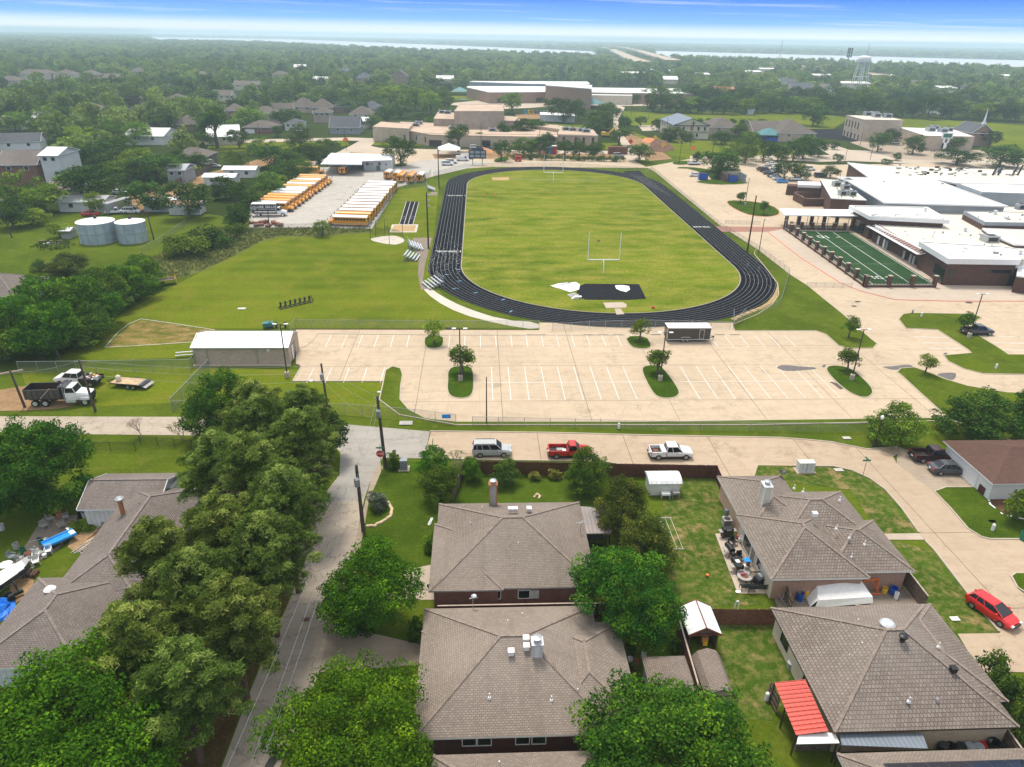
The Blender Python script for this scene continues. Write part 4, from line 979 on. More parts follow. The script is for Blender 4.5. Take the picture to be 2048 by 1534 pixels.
ribbed('metal_red',(.50,.060,.040),.45);ribbed('metal_white',(.74,.75,.76),.6,rough=.4);ribbed('metal_bluegrey',(.16,.19,.23),.35);ribbed('siding_white',(.62,.62,.60),.5)
ribbed('tank_steel',(.40,.47,.53),2.0,rough=.45,metal=.3,var=.2);ribbed('patio_metal',(.24,.205,.19),.4);ribbed('metal_grey',(.36,.37,.38),.6)
ribbed('lap_siding',(.60,.60,.56),50);ribbed('brown_roof_metal',(.30,.14,.08),.6)
wiremesh('wire_mesh',(.30,.31,.30),.22);wiremesh('wire_black',(.03,.03,.03),.28);wiremesh('net_black',(.02,.02,.02),.35);wiremesh('wire_green',(.13,.24,.18),.42)
plain('solar',(.016,.018,.028),.12,var=.1,spec=.7);plain('solar_frame',(.06,.06,.065),.3)
plain('sign_red',(.55,.01,.01),.4);plain('sign_green',(.01,.20,.09),.4);plain('sign_white',(.80,.80,.80),.4);plain('cloth_red',(.5,.03,.04),.8);plain('cloth_navy',(.02,.03,.15),.8)
plain('tarp_blue',(.01,.15,.62),.5,var=.2);plain('lamp_white',(.85,.85,.82),.3)
def part(name,mb,root,parent=None):
 o=mb.build(name,parent or root)
 if parent is None:o.location=(-root.location[0],-root.location[1],-root.location[2])
 return o
def hip(mb,x0,y0,x1,y1,z,pitch,ov=.45,fascia=.16,fm=None,kind='hip',soffit=True):
 """roof over a rectangle; returns the ridge end points"""
 m0=mb.cur;x0-=ov;y0-=ov;x1+=ov;y1+=ov;w,d=x1-x0,y1-y0
 if kind=='hip':
  h=min(w,d)/2*pitch
  if w>=d:a,b=(x0+d/2,(y0+y1)/2,z+h),(x1-d/2,(y0+y1)/2,z+h);F=[[(x0,y0,z),(x1,y0,z),b,a],[(x1,y1,z),(x0,y1,z),a,b],[(x0,y1,z),(x0,y0,z),a],[(x1,y0,z),(x1,y1,z),b]]
  else:a,b=((x0+x1)/2,y0+w/2,z+h),((x0+x1)/2,y1-w/2,z+h);F=[[(x0,y0,z),(x1,y0,z),a],[(x1,y0,z),(x1,y1,z),b,a],[(x1,y1,z),(x0,y1,z),b],[(x0,y1,z),(x0,y0,z),a,b]]
 elif kind=='gx':h=d/2*pitch;a,b=(x0,(y0+y1)/2,z+h),(x1,(y0+y1)/2,z+h);F=[[(x0,y0,z),(x1,y0,z),b,a],[(x1,y1,z),(x0,y1,z),a,b]]
 elif kind=='gy':h=w/2*pitch;a,b=((x0+x1)/2,y0,z+h),((x0+x1)/2,y1,z+h);F=[[(x1,y0,z),(x1,y1,z),b,a],[(x0,y1,z),(x0,y0,z),a,b]]
 for f in F:mb.face([p for i,p in enumerate(f)if i==0 or(Vector(p)-Vector(f[i-1])).length>1e-4])
 if fm:mb.m(fm)
 for p,q in(((x0,y0),(x1,y0)),((x1,y0),(x1,y1)),((x1,y1),(x0,y1)),((x0,y1),(x0,y0))):
  mb.face([(*p,z-fascia),(*q,z-fascia),(*q,z),(*p,z)])
 if soffit:mb.face([(x0,y0,z-fascia+.01),(x0,y1,z-fascia+.01),(x1,y1,z-fascia+.01),(x1,y0,z-fascia+.01)])
 if kind!='hip':
  for e in((a,b)if kind=='gx' else(a,b)):
   for c in([(e[0],y0,z),(e[0],y1,z)]if kind=='gx' else[(x0,e[1],z),(x1,e[1],z)]):mb.bar(Vector(c)-Vector((0,0,.06)),Vector(e)-Vector((0,0,.06)),.06,.2)
 mb.cur=m0;return a,b,(x0,y0,x1,y1,z)
def caps(mb,a,b,box,kind='hip',w=.24):
 x0,y0,x1,y1,z=box;up=Vector((0,0,.02))
 if(Vector(a)-Vector(b)).length>.1:mb.bar(Vector(a)+up,Vector(b)+up,w,.05)
 if kind=='hip':
  if x1-x0>=y1-y0:E_=[(a,(x0,y0)),(a,(x0,y1)),(b,(x1,y0)),(b,(x1,y1))]
  else:E_=[(a,(x0,y0)),(a,(x1,y0)),(b,(x0,y1)),(b,(x1,y1))]
  for t,c in E_:mb.bar(Vector(t)+up,Vector((*c,z))+up,w,.05)
def window(root,x,y,z,w,h,n,frame='white_paint',glass='dark_glass',mull=0,parent=None):
 """n: which way it faces, '-y', '+y', '-x', '+x'"""
 f=MB(M[frame]);g=MB(M[glass]);s={'-y':(1,0,0,-1),'+y':(1,0,0,1),'-x':(0,1,-1,0),'+x':(0,1,1,0)}[n]
 def bx(mb,u0,u1,z0,z1,d0,d1):
  a=(x+s[0]*u0+s[2]*d0,y+s[1]*u0+s[3]*d0);b=(x+s[0]*u1+s[2]*d1,y+s[1]*u1+s[3]*d1)
  mb.box(min(a[0],b[0]),min(a[1],b[1]),z0,max(a[0],b[0]),max(a[1],b[1]),z1)
 t=.07
 bx(f,-w/2-t,w/2+t,z-t,z,0,.07);bx(f,-w/2-t,w/2+t,z+h,z+h+t,0,.07)
 bx(f,-w/2-t,-w/2,z,z+h,0,.07);bx(f,w/2,w/2+t,z,z+h,0,.07)
 for k in range(mull):c=-w/2+w*(k+1)/(mull+1);bx(f,c-.025,c+.025,z,z+h,0,.06)
 bx(g,-w/2,w/2,z,z+h,.005,.03)
 fo=part('window',f,root);p=g.build('pane',fo);return fo
def door(root,x,y,w,h,n,mat='white_paint',name='door',z=0.,ribs=0):
 d=MB(M[mat]);s={'-y':(1,0,0,-1),'+y':(1,0,0,1),'-x':(0,1,-1,0),'+x':(0,1,1,0)}[n]
 def bx(u0,u1,z0,z1,d1):
  a=(x+s[0]*u0,y+s[1]*u0);b=(x+s[0]*u1+s[2]*d1,y+s[1]*u1+s[3]*d1);d.box(min(a[0],b[0]),min(a[1],b[1]),z0,max(a[0],b[0]),max(a[1],b[1]),z1)
 bx(-w/2,w/2,z,z+h,.04)
 for k in range(ribs):bx(-w/2+.05,w/2-.05,z+.08+k*h/ribs,z+(k+1)*h/ribs-.06,.07)
 return part(name,d,root)
def vent(roof,x,y,z,kind='pipe',mat='white_paint'):
 m=MB(M[mat])
 if kind=='pipe':m.lathe(x,y,[(.16,z-.15),(.12,z),(.05,z+.04),(.05,z+.38),(0,z+.38)],10);nm='vent_pipe'
 elif kind=='box':m.cbox(x,y,z-.2,.42,.42,.38);m.cbox(x,y,z+.18,.5,.5,.05);nm='roof_vent'
 else:m.lathe(x,y,[(.2,z-.2),(.2,z+.18),(.34,z+.22),(.34,z+.34),(.12,z+.44),(0,z+.44)],14);nm='turbine_vent'
 return m.build(nm,roof)
def chimney(roof,x,y,z0,w,d,h,mat,cap='white_paint'):
 m=MB(M[mat]);m.box(x-w/2,y-d/2,z0,x+w/2,y+d/2,z0+h);m.m(M[cap]);m.box(x-w/2-.1,y-d/2-.1,z0+h,x+w/2+.1,y+d/2+.1,z0+h+.12)
 for sx_ in(-1,1):
  for sy_ in(-1,1):m.box(x+sx_*w/2-.05,y+sy_*d/2-.05,z0,x+sx_*w/2+.05,y+sy_*d/2+.05,z0+h)
 m.m(M['galvanised']);m.lathe(x,y,[(.26,z0+h+.12),(.26,z0+h+.42),(.36,z0+h+.44),(.36,z0+h+.5),(0,z0+h+.58)],14);return m.build('chimney',roof)
def house(name,label,loc,blocks,roofm,wallm,fascia='white_paint',cat='house',group=None,pitch=.5,capm=None):
 root=thing(name,label,cat,(loc[0],loc[1],0),0,group);roofs=[]
 for b in blocks:
  x0,y0,x1,y1,h=b[:5];kind=b[5]if len(b)>5 else 'hip';pt=b[6]if len(b)>6 else pitch;wm=b[7]if len(b)>7 else wallm;ov=b[8]if len(b)>8 else .45
  w=MB(M[wm]);w.box(x0,y0,0,x1,y1,h+.02,bottom=False)
  if kind=='gx':
   for X in(x0,x1):w.face([(X,y0,h),(X,y1,h),(X,(y0+y1)/2,h+(y1-y0)/2*pt)])
  if kind=='gy':
   for Y in(y0,y1):w.face([(x0,Y,h),(x1,Y,h),((x0+x1)/2,Y,h+(x1-x0)/2*pt)])
  part('wall',w,root);r=MB(M[roofm]);a,c,bx=hip(r,x0,y0,x1,y1,h,pt,ov,.16,M[fascia],kind);ro=part('roof',r,root);roofs.append(ro)
  if capm:cp=MB(M[capm]);caps(cp,a,c,bx,kind);cp.build('ridge_cap',ro)
 return root,roofs
plain('cap_brown',(.225,.18,.15),.95,var=.25,scale=3);plain('cap_grey',(.20,.17,.155),.95,var=.25,scale=3)
# ------------------------------------------------------------------ the near houses
root,rf=house('brick_house','middle brown roofed brick house with a tall grey chimney behind its ridge',(2.8,56.6),[(-4.0,50.5,10.3,62.8,2.7),(-4.3,50.3,1.6,59.3,2.7,'hip',.38)],'roof_tan','brick_red','grey_plastic',capm='cap_brown',pitch=.46)
for x in(-1.0,1.3,4.0):window(root,x,50.5,1.1,1.0,.9,'-y')
m=MB(M['siding_white']);m.box(4.55,50.42,1.05,5.4,50.5,2.0);part('shutter',m,root)
chimney(rf[0],1.35,62.3,2.2,.75,.6,3.6,'grey_plastic','terracotta')
for x,y,z,k in((3.0,58.2,5.5,'box'),(3.5,58.2,5.5,'box'),(4.9,58.3,5.4,'box'),(4.9,58.8,5.1,'box'),(3.6,54.0,4.4,'pipe'),(.2,60.5,3.9,'pipe'),(-1.0,57.5,4.2,'pipe')):vent(rf[0],x,y,z,k,'white_paint' if k=='pipe' else 'aluminium')
m=MB(M['galvanised']);m.tube((10.1,57.6,2.8),(10.1,57.6,4.2),.03);m.bar((9.6,57.6,4.2),(10.6,57.6,4.3),.05);m.bar((9.9,57.3,4.25),(10.3,57.9,4.25),.05);m.build('antenna',rf[0])
m=MB(M['galvanised']);m.box(-2.2,50.36,.9,-1.95,50.5,1.3);part('meter_box',m,root)
root=thing('patio_cover','flat brown metal patio cover attached to the middle brick house','patio cover',(12.1,60.3,0));m=MB(M['patio_metal'])
pc=[(10.6,57.9),(13.3,57.9),(14.1,59.4),(13.6,62.2),(10.6,62.6)];m.prism(pc,2.5,2.62);part('roof',m,root)
for p in((12.9,58.2),(13.6,59.6),(13.2,61.9),(11,58.1)):m=MB(M['dark_metal']);m.box(p[0]-.05,p[1]-.05,0,p[0]+.05,p[1]+.05,2.5);part('post',m,root)
root,rf=house('brick_house','bottom centre house with a pale roof and white metal chimney',(3.4,41.3),[(-4.5,35.2,9.4,47.2,2.7,'hip',.50),(5.2,36.0,11.4,45.2,2.7,'hip',.42),(-4.55,35.8,-.2,44.6,2.7,'hip',.34)],'roof_pink','brick_dark','white_paint',capm='cap_brown',pitch=.5)
for x in(-.9,.2,3.0,4.2):window(root,x,35.2,1.3,.95,.75,'-y')
chimney(rf[0],4.3,40.0,4.6,.72,.72,1.8,'siding_white','aluminium')
for x,y,z,k in((2.3,39.9,5.5,'box'),(3.5,40.8,5.9,'box'),(3.5,40.2,5.7,'box'),(3.5,45.5,3.7,'pipe'),(2.2,43.8,4.6,'pipe'),(.6,37.1,4.0,'pipe'),(5.2,36.9,3.8,'pipe'),(7.2,37.4,3.9,'pipe')):vent(rf[0],x,y,z,k)
m=MB(M['galvanised']);m.tube((-.7,47.4,2.7),(-.7,47.4,4.0),.03);m.bar((-1,47.4,4.0),(-.3,47.4,4.1),.06);m.lathe(-.6,47.4,[(0,4.2),(.25,4.3)],10);m.build('antenna',rf[0])
root,rf=house('brick_house','right hand corner house with a cream chimney and crowded back patio',(33.8,58.8),[(27.6,51.0,36.2,60.2,2.7,'hip',.50,'plaster_cream'),(27.8,58.0,34.5,67.5,2.7,'hip',.48,'plaster_peach'),(30.0,55.5,40.0,64.2,2.7,'hip',.50,'brick_rose'),(33.5,51.8,41.0,58.9,2.7,'hip',.48,'brick_rose')],'roof_grid','brick_rose','white_paint',capm='cap_brown')
for y,w_ in((57.6,2.0),(54.3,1.0),(55.9,.9)):window(root,27.6,y,.9 if w_==1.0 else .3,w_,1.2 if w_==1.0 else 1.9,'-x')
m=MB(M['plaster_peach']);m.box(28.1,50.93,0,40.7,51.03,2.5);m=MB(M['brick_rose']);m.box(27.7,50.9,0,36.1,51.0,2.55);part('wall',m,root)
chimney(rf[0],30.1,61.1,3.6,.75,1.0,2.5,'plaster_cream','white_paint')
for x,y,z,k in((33.6,57.0,5.3,'box'),(34.2,61.2,5.2,'pipe'),(33.9,62.6,4.7,'pipe'),(35.2,55.4,4.8,'pipe'),(36.0,54.2,4.6,'pipe'),(38.3,61,4.2,'pipe'),(35.8,52.8,3.4,'pipe'),(37.5,53.9,4.0,'pipe')):vent(rf[0],x,y,z,k)
m=MB(M['dark_metal']);m.tube((34.8,67.6,2.7),(34.8,67.6,3.3),.03);m.lathe(34.8,67.5,[(.1,3.3),(.45,3.5),(.42,3.53),(0,3.35)],14);m.build('satellite_dish',rf[1])
root,rf=house('brick_house','big square hipped house at lower right with a black turbine vent',(32.9,40.7),[(26.2,34.8,39.3,46.5,2.7,'hip',.56,'plaster_cream'),(34.0,37.0,40.0,46.6,2.7,'hip',.46,'plaster_cream')],'roof_grid','stone_cream','post_brown',capm='cap_brown')
m=MB(M['stone_cream']);m.box(26.25,34.72,0,39.3,34.8,2.6);part('wall',m,root)
window(root,26.2,44.2,1.0,1.3,1.1,'-x','dark_metal');window(root,26.2,39.8,1.0,.9,1.1,'-x','dark_metal')
vent(rf[0],33.0,39.8,6.1,'turbine','black_paint');vent(rf[0],36.2,37.8,4.9,'box','black_paint')
for x,y,z in((31.9,35.9,3.9),(30.2,40.3,4.9),(31.2,42.9,4.8),(36.5,40.2,4.8),(29.1,39.8,4.2)):vent(rf[0],x,y,z)
m=MB(M['aluminium']);m.sm=True;m.lathe(32.7,41.5,[(.55,5.85),(.6,6.05),(.42,6.2),(0,6.28)],16);m.build('skylight',rf[0])
root,rf=house('long_house','long low L shaped house with mottled grey roof behind the pines',(-35.5,55),[(-40.2,42.6,-32.4,52.2,2.6,'hip',.44),(-38.0,50.0,-30.8,66.5,2.6,'hip',.44),(-42.0,63.6,-34.5,69.6,2.6,'gx',.42)],'roof_grey','siding_white','white_paint',capm='cap_grey')
door(root,-32.4,49.0,3.0,2.1,'+x','white_paint','garage_door',ribs=4);door(root,-32.4,45.2,2.8,2.1,'+x','white_paint','garage_door',ribs=4);m=MB(M['brick_red']);m.box(-32.42,46.8,0,-32.3,47.4,2.5);part('wall',m,root)
m=MB(M['terracotta']);m.tube((-36.6,61.2,3.1),(-36.6,61.2,5.1),.24,.24,12);m.m(M['galvanised']);m.lathe(-36.6,61.2,[(.32,5.1),(.45,5.2),(.45,5.35),(.2,5.5),(0,5.5)],14);m.build('flue',rf[1])
vent(rf[1],-35.2,62.0,4.0,'pipe','galvanised');m=MB(M['white_paint']);m.lathe(-37.6,49.5,[(.3,3.9),(.5,4.05),(.3,4.25),(0,4.3)],14);m.build('roof_vent',rf[0])
m=MB(M['white_paint']);m.box(-41.2,63.7,0,-41.08,63.8,2.5);part('post',m,root)
root,rf=house('garage_house','brown roofed garage house with a white garage door at right',(64,70),[(59.4,66.3,72,75.2,2.6,'hip',.42),(64.5,58.0,75,68.0,2.6,'hip',.45)],'roof_redbrown','white_paint','white_paint')
door(root,59.4,71.2,5.0,2.1,'-x','white_paint','garage_door',ribs=4);window(root,64.5,63.5,.8,1.6,1.3,'-x',mull=1)
for y in(74.3,67.6):m=MB(M['brick_dark']);m.box(59.3,y-.5,0,59.42,y+.5,1.1);part('stone_facing',m,root)
root,rf=house('neighbour_house','brown roofed house only showing its top edge at the bottom right',(33,26),[(25.6,20,40,32.2,2.7,'hip',.5)],'roof_tan','brick_red','white_paint',capm='cap_brown')
for k in range(7):
 m=MB(M['solar']);x0=27.6+k*1.42
 y0,y1=29.2,31.2;z=lambda y:2.7+(32.65-y)*.5+.10
 m.face([(x0,y0,z(y0)),(x0+1.36,y0,z(y0)),(x0+1.36,y1,z(y1)),(x0,y1,z(y1))]);m.m(M['solar_frame']);m.bar((x0,y1,z(y1)-.03),(x0+1.36,y1,z(y1)-.03),.05);m.bar((x0,y0,z(y0)-.02),(x0,y1,z(y1)-.02),.05)
 m.build('solar_panel',rf[0])
root,rf=house('neighbour_house','pale roofed house cut off by the bottom edge below the centre house',(2,28),[(-3,22,8,33.0,2.7,'hip',.5)],'roof_tan','brick_dark','white_paint',capm='cap_brown')
vent(rf[0],1.2,32.2,3.2)
root,rf=house('grey_house','grey roofed house peeking out at the left edge beside the thick hedge',(-92,137),[(-101,131.4,-87.6,142.6,2.7,'hip',.45)],'roof_grey','grey_steel','white_paint',capm='cap_grey')
root=thing('pergola','red corrugated metal lean-to roof at the lower right house','lean-to',(24.5,38,0));q=[G(1549,1366,2.3),G(1611,1360,2.6),G(1657,1462,2.6),G(1592,1470,2.3)]
m=MB(M['metal_red']);zz=(2.3,2.6,2.6,2.3);P4=[Vector((*p,z))for p,z in zip(q,zz)]
m.face(P4,[(0,0),(0,2.8),(5.2,2.8),(5.2,0)])
for k in range(13):t=k/12;m.bar(P4[0].lerp(P4[3],t)+Vector((0,0,.02)),P4[1].lerp(P4[2],t)+Vector((0,0,.02)),.05,.05)
part('roof',m,root)
for k in(0,.5,1):p=P4[0].lerp(P4[3],k);m=MB(M['post_brown']);m.box(p.x,p.y,0,p.x+.1,p.y+.1,p.z-.02);part('post',m,root)
root=thing('roof_panel','white translucent panel roof below the red lean-to','awning',(*G(1635,1478,2.2),0));m=MB(M['tarp_white']);q=GP([(1597,1470),(1670,1465),(1679,1486),(1593,1488)],2.2);m.prism(q,2.14,2.2);part('roof',m,root)
m=MB(M['post_brown']);m.box(q[2][0]-.2,q[2][1],0,q[2][0]-.1,q[2][1]+.1,2.14);part('post',m,root)
root=thing('lean_to','blue grey corrugated lean-to roof along the front of the lower right house','lean-to',(*G(1760,1480,2.2),0));m=MB(M['metal_bluegrey']);q=GP([(1678,1467),(1845,1467),(1856,1497),(1684,1490)],2.25);m.prism(q,2.18,2.25);part('roof',m,root)
for p in(q[2],q[3]):m=MB(M['post_brown']);m.box(p[0]-.1,p[1],0,p[0],p[1]+.1,2.2);part('post',m,root)
def shed(name,label,x0,y0,x1,y1,h,kind,pt,roofm,wallm,cat='shed',open_front=False,ov=.2):
 root=thing(name,label,cat,((x0+x1)/2,(y0+y1)/2,0));w=MB(M[wallm])
 if open_front:
  w.box(x0,y0,0,x0+.06,y1,h);w.box(x1-.06,y0,0,x1,y1,h);w.box(x0+.06,y1-.06,0,x1-.06,y1,h)
 else:w.box(x0,y0,0,x1,y1,h)
 if kind=='gy':
  for Y in(y0,y1):w.face([(x0,Y,h),(x1,Y,h),((x0+x1)/2,Y,h+(x1-x0)/2*pt)])
 if kind=='gx':
  for X in(x0,x1):w.face([(X,y0,h),(X,y1,h),(X,(y0+y1)/2,h+(y1-y0)/2*pt)])
 part('wall',w,root);r=MB(M[roofm]);hip(r,x0,y0,x1,y1,h,pt,ov,.08,M['white_paint']if not open_front else M['rust'],kind);part('roof',r,root);return root
root=thing('garden_shed','white metal garden shed with rounded roof in the back yard','shed',(21.4,69,0));w=MB(M['lap_siding'])
x0,x1,y0,y1=19.7,23.2,68.0,70.2;w.box(x0,y0,.1,x1,y1,1.8);part('wall',w,root);r=MB(M['metal_white']);pr=[(y0-.2,1.8),(y0+.1,2.1),(y0+.8,2.3),(y1-.6,2.3),(y1+.15,1.95)]
for(ya,za),(yb,zb)in zip(pr[:-1],pr[1:]):r.face([(x0-.2,ya,za),(x1+.2,ya,za),(x1+.2,yb,zb),(x0-.2,yb,zb)])
for X in(x0-.2,x1+.2):r.face([(X,*p)for p in pr]+[(X,y1+.2,1.9)])
part('roof',r,root)
m=MB(M['white_paint']);m.box(21.0,67.3,.5,22.0,67.9,.75);[m.box(x,y,0,x+.05,y+.05,.5)for x in(21.0,21.95)for y in(67.3,67.85)];tag(m.build('utility_sink'),'white work table against the garden shed','table')
m=MB(M['grey_plastic']);m.box(22.3,67.3,.75,23.1,67.9,.9);[m.box(x,y,0,x+.05,y+.05,.75)for x in(22.3,23.05)for y in(67.3,67.85)];tag(m.build('folding_table'),'grey folding table at the corner of the garden shed','table')
r_=shed('tool_shed','open timber lean-to shed with a shiny white gable roof',18.0,44.7,20.5,47.7,2.1,'gy',.55,'metal_white','fence_old',open_front=True)
m=MB(M['rust']);m.bar((19.25,44.5,2.92),(19.25,47.9,2.92),.1,.05);part('ridge_cap',m,r_)
m=MB(M['soil_orange']);m.box(19.3,45.2,.5,19.9,45.8,1.1);m.m(M['yellow_paint']);m.box(19.4,45.0,.3,19.8,45.2,.8);tag(m.build('garden_machine'),'orange and yellow machine stored inside the open timber shed','machine')
shed('grey_shed','brown shingled garden shed touching the fence, left of the pair',13.5,38.6,16.7,42.2,2.0,'hip',.45,'roof_brown','siding_white')
r_=thing('barn_shed','grey barn roofed shed right of the wooden fence','shed',(18.8,40.6,0));w=MB(M['plaster_tan']);w.box(17.75,38.6,0,19.85,42.6,1.7);pr=[(17.6,1.6),(18.0,2.2),(18.8,2.5),(19.6,2.2),(20.0,1.6)]
w.face([(x,38.6,z)for x,z in pr]);w.face([(x,42.6,z)for x,z in pr]);part('wall',w,r_);r=MB(M['roof_brown'])
for(xa,za),(xb,zb)in zip(pr[:-1],pr[1:]):r.face([(xa,42.7,za),(xa,38.45,za),(xb,38.45,zb),(xb,42.7,zb)])
part('roof',r,r_);m=MB(M['dark_metal']);[m.bar((a[0],38.45,a[1]),(b[0],38.45,b[1]),.08)for a,b in zip(pr[:-1],pr[1:])];part('trim',m,r_)
root=thing('storage_building','long beige block storage building with a white metal roof at the lot corner','building',(-38,109,0));w=MB(M['block_beige'])
x0,x1,y0,y1,h=-45.5,-30.5,105.6,112.2,3.1;w.box(x0,y0,0,x1,y1,h)
for X in(x0,x1):w.face([(X,y0,h),(X,y1,h),(X,y1-1.8,h+1.0),(X,y0+2.4,h+.95)])
part('wall',w,root);r=MB(M['metal_white']);A=[(x0-.25,y0-.3,h-.05),(x1+.15,y0-.3,h-.05),(x1+.15,(y0+y1)/2,h+1.05),(x0-.25,(y0+y1)/2,h+1.05)]
r.face(A);r.face([(x1+.15,y1+.3,h-.05),(x0-.25,y1+.3,h-.05),(x0-.25,(y0+y1)/2,h+1.05),(x1+.15,(y0+y1)/2,h+1.05)]);part('roof',r,root)
m=MB(M['galvanised']);m.box(x0-.25,y0-.38,h-.2,x1+.15,y0-.3,h-.03);part('gutter',m,root)
for X in(-43.4,-35.6):m=MB(M['galvanised']);m.box(X,y0-.12,0,X+.1,y0,h-.15);part('downpipe',m,root)
m=MB(M['white_paint']);m.box(-33.9,y0-.1,2.3,-33.4,y0,2.75);part('wall_lamp',m,root)
d=door(root,x1,108.6,2.6,2.5,'+x','dark_glass','roller_door');d=door(root,x1+.02,107.9,.9,2.4,'+x','white_paint','door')
m=MB(M['kerb_concrete']);m.box(x0-.2,y0-.7,0,x1+.2,y0,.07);part('footing',m,root)
def block(root,pts,z,wall,roof,fascia=None,fh=.6,nm='wall',ground=0.,ov=0.):
 p=ccw(GP(pts,z));w=MB(M[wall]);w.prism(p,ground,z-.02,bottom=False,top=False);part('wall',w,root)
 r=MB(M[roof]);q=offset(p,ov)if ov else p
 r.poly(q,z-.12)
 r.m(M[fascia or roof]);n=len(q);t=.35;inn=offset(q,-t)
 o=offset(q,.06)
 for i in range(n):
  j=(i+1)%n;r.face([(*o[i],z-fh),(*o[j],z-fh),(*o[j],z),(*o[i],z)]);r.face([(*o[i],z),(*o[j],z),(*inn[j],z),(*inn[i],z)]);r.face([(*inn[i],z),(*inn[j],z),(*inn[j],z-.12),(*inn[i],z-.12)])
 if ov:r.face([(*a,z-fh)for a in reversed(o)])
 return part('roof',r,root),p
root=thing('school_building','large dark brick school with sprawling flat white roofs at right','school',(130,200,0))
R1,p1=block(root,[(1733,418),(1790,396),(1870,380),(2350,392),(2350,545),(2032,532),(1902,529),(1853,503),(1752,452)],4.2,'brick_school','flat_roof_grime','white_paint',.5)
R2,p2=block(root,[(1709,412),(1850,415),(1889,438),(1745,431)],6.4,'brick_school','white_roof','white_paint',1.0,ov=1.0)
R3,p3=block(root,[(1846,484),(2012,494),(2045,500),(2036,518),(1900,516)],6.2,'brick_school','white_roof','white_paint',1.2,ov=.5)
R4,p4=block(root,[(1679,354),(1700,361),(1772,404),(2010,411),(1905,373),(1862,357)],6.8,'grey_steel','white_roof','white_paint',.4,ov=.6)
R5,p5=block(root,[(1641,358),(1680,360),(1733,400),(1663,396)],5.6,'brick_school','flat_roof_grime','white_paint',.25)
R6,p6=block(root,[(1746,331),(2350,350),(2350,372),(1912,366),(1862,357),(1790,356),(1775,345)],6.0,'brick_school','flat_roof_grime','white_paint',.5)
R7,p7=block(root,[(1914,366),(2350,374),(2350,396),(1964,384)],8.0,'grey_steel','white_roof','grey_steel',.7)
R8,p8=block(root,[(1928,422),(2350,428),(2350,450),(1970,444)],6.4,'brick_school','flat_roof_grime','grey_steel',.9)
R9,p9=block(root,[(2036,536),(2350,550),(2350,590),(2034,551)],3.8,'brick_school','white_roof','white_paint',.3)
R10,_=block(root,[(1596,362),(1641,364),(1642,371),(1597,369)],4.6,'brick_school','white_roof','white_paint',.9)
R11,_=block(root,[(1965,456),(2350,470),(2350,500),(2030,488),(1985,470)],5.0,'brick_school','flat_roof_grime','white_paint',.4)
R12,_=block(root,[(1698,325),(1745,330),(1792,355),(1740,354)],6.6,'brick_school','white_roof','white_paint',.35,ov=.4)
for pts,z in(([(1588,386),(1612,398),(1613,396),(1589,384)],2.4),([(1608,398),(1652,398),(1652,396),(1608,396)],2.4),([(1588,385),(1640,384),(1640,383),(1588,383)],2.4),([(1574,371),(1642,375),(1642,371),(1575,367)],3.2)):
 w=MB(M['brick_school']);w.prism(GP(pts,z),0,z);part('yard_wall',w,root)
m=MB(M['white_paint']);m.prism(GP([(1603,392),(1609,396),(1610,395),(1604,391)],2.2),0,2.2);part('gate',m,root)
wl=MB(M['dark_glass']);fr=p3
def wall_panel(nm,a,b,z0,z1,mat,off=.1,parent=None):
 A,B=Vector(a),Vector(b);d=(B-A).normalized();n=Vector((d.y,-d.x))*off;m=MB(M[mat])
 m.prism([(A.x,A.y),(B.x,B.y),(B.x+n.x,B.y+n.y),(A.x+n.x,A.y+n.y)],z0,z1);return part(nm,m,root)
A,B=G(1902,516,6.2),G(2036,518,6.2)
wall_panel('window',(A[0]+.3,A[1]),(A[0]+4.0,A[1]+.02),1.6,3.7,'dark_glass');wall_panel('window',(A[0]+4.2,A[1]),(B[0]-.6,B[1]),3.0,3.7,'dark_glass');wall_panel('door',(B[0]-.6,B[1]+.0),(B[0]+1.2,B[1]+.1),0,2.6,'black_paint')
C,D=G(1846,484,6.2),G(1900,516,6.2)
C=Vector(C);D=Vector(D);wall_panel('window',C.lerp(D,.62),C.lerp(D,.97),.1,3.4,'dark_glass',.12)
C,D=Vector(G(1709,413,6.4)),Vector(G(1745,431,6.4));wall_panel('window',C.lerp(D,.05),C.lerp(D,.75),.2,3.6,'dark_glass',.12)
C,D=Vector(G(1752,452,4.2)),Vector(G(1855,508,4.2))
for f in(.10,.22,.28,.62,.74,.80,.93):wall_panel('door',C.lerp(D,f),C.lerp(D,f+.035),0,2.3,'galvanised' if f>.25 else 'white_paint',.1)
q=[Vector((*G(*p,z),z))for p,z in(((1736,452),3.6),((1752,444),4.3),((1852,506),4.3),((1838,509),3.6))]
m=MB(M['white_paint']);m.bar(q[0],q[3],1.0,.12);part('canopy',m,root)
for k in range(22):t=k/21;m=MB(M['white_paint']);m.bar(q[0].lerp(q[3],t),q[1].lerp(q[2],t),.1,.16);part('canopy_beam',m,root)
m=MB(M['brick_red']);m.face([q[0]-Vector((0,0,.3)),q[3]-Vector((0,0,.3)),q[2]-Vector((0,0,.1)),q[1]-Vector((0,0,.1))]);part('canopy_soffit',m,root)
def unit(root,x,y,z,w,d,h,mat='galvanised',rot=0.):
 m=MB(M[mat]);m.cbox(x,y,z,w,d,h,rot);m.m(M['dark_metal']);m.cbox(x,y,z+h,w*.5,d*.5,.12,rot);m.cbox(x,y-d/2-.02,z+h*.2,w*.7,.05,h*.6,rot);return m.build('air_unit',root)
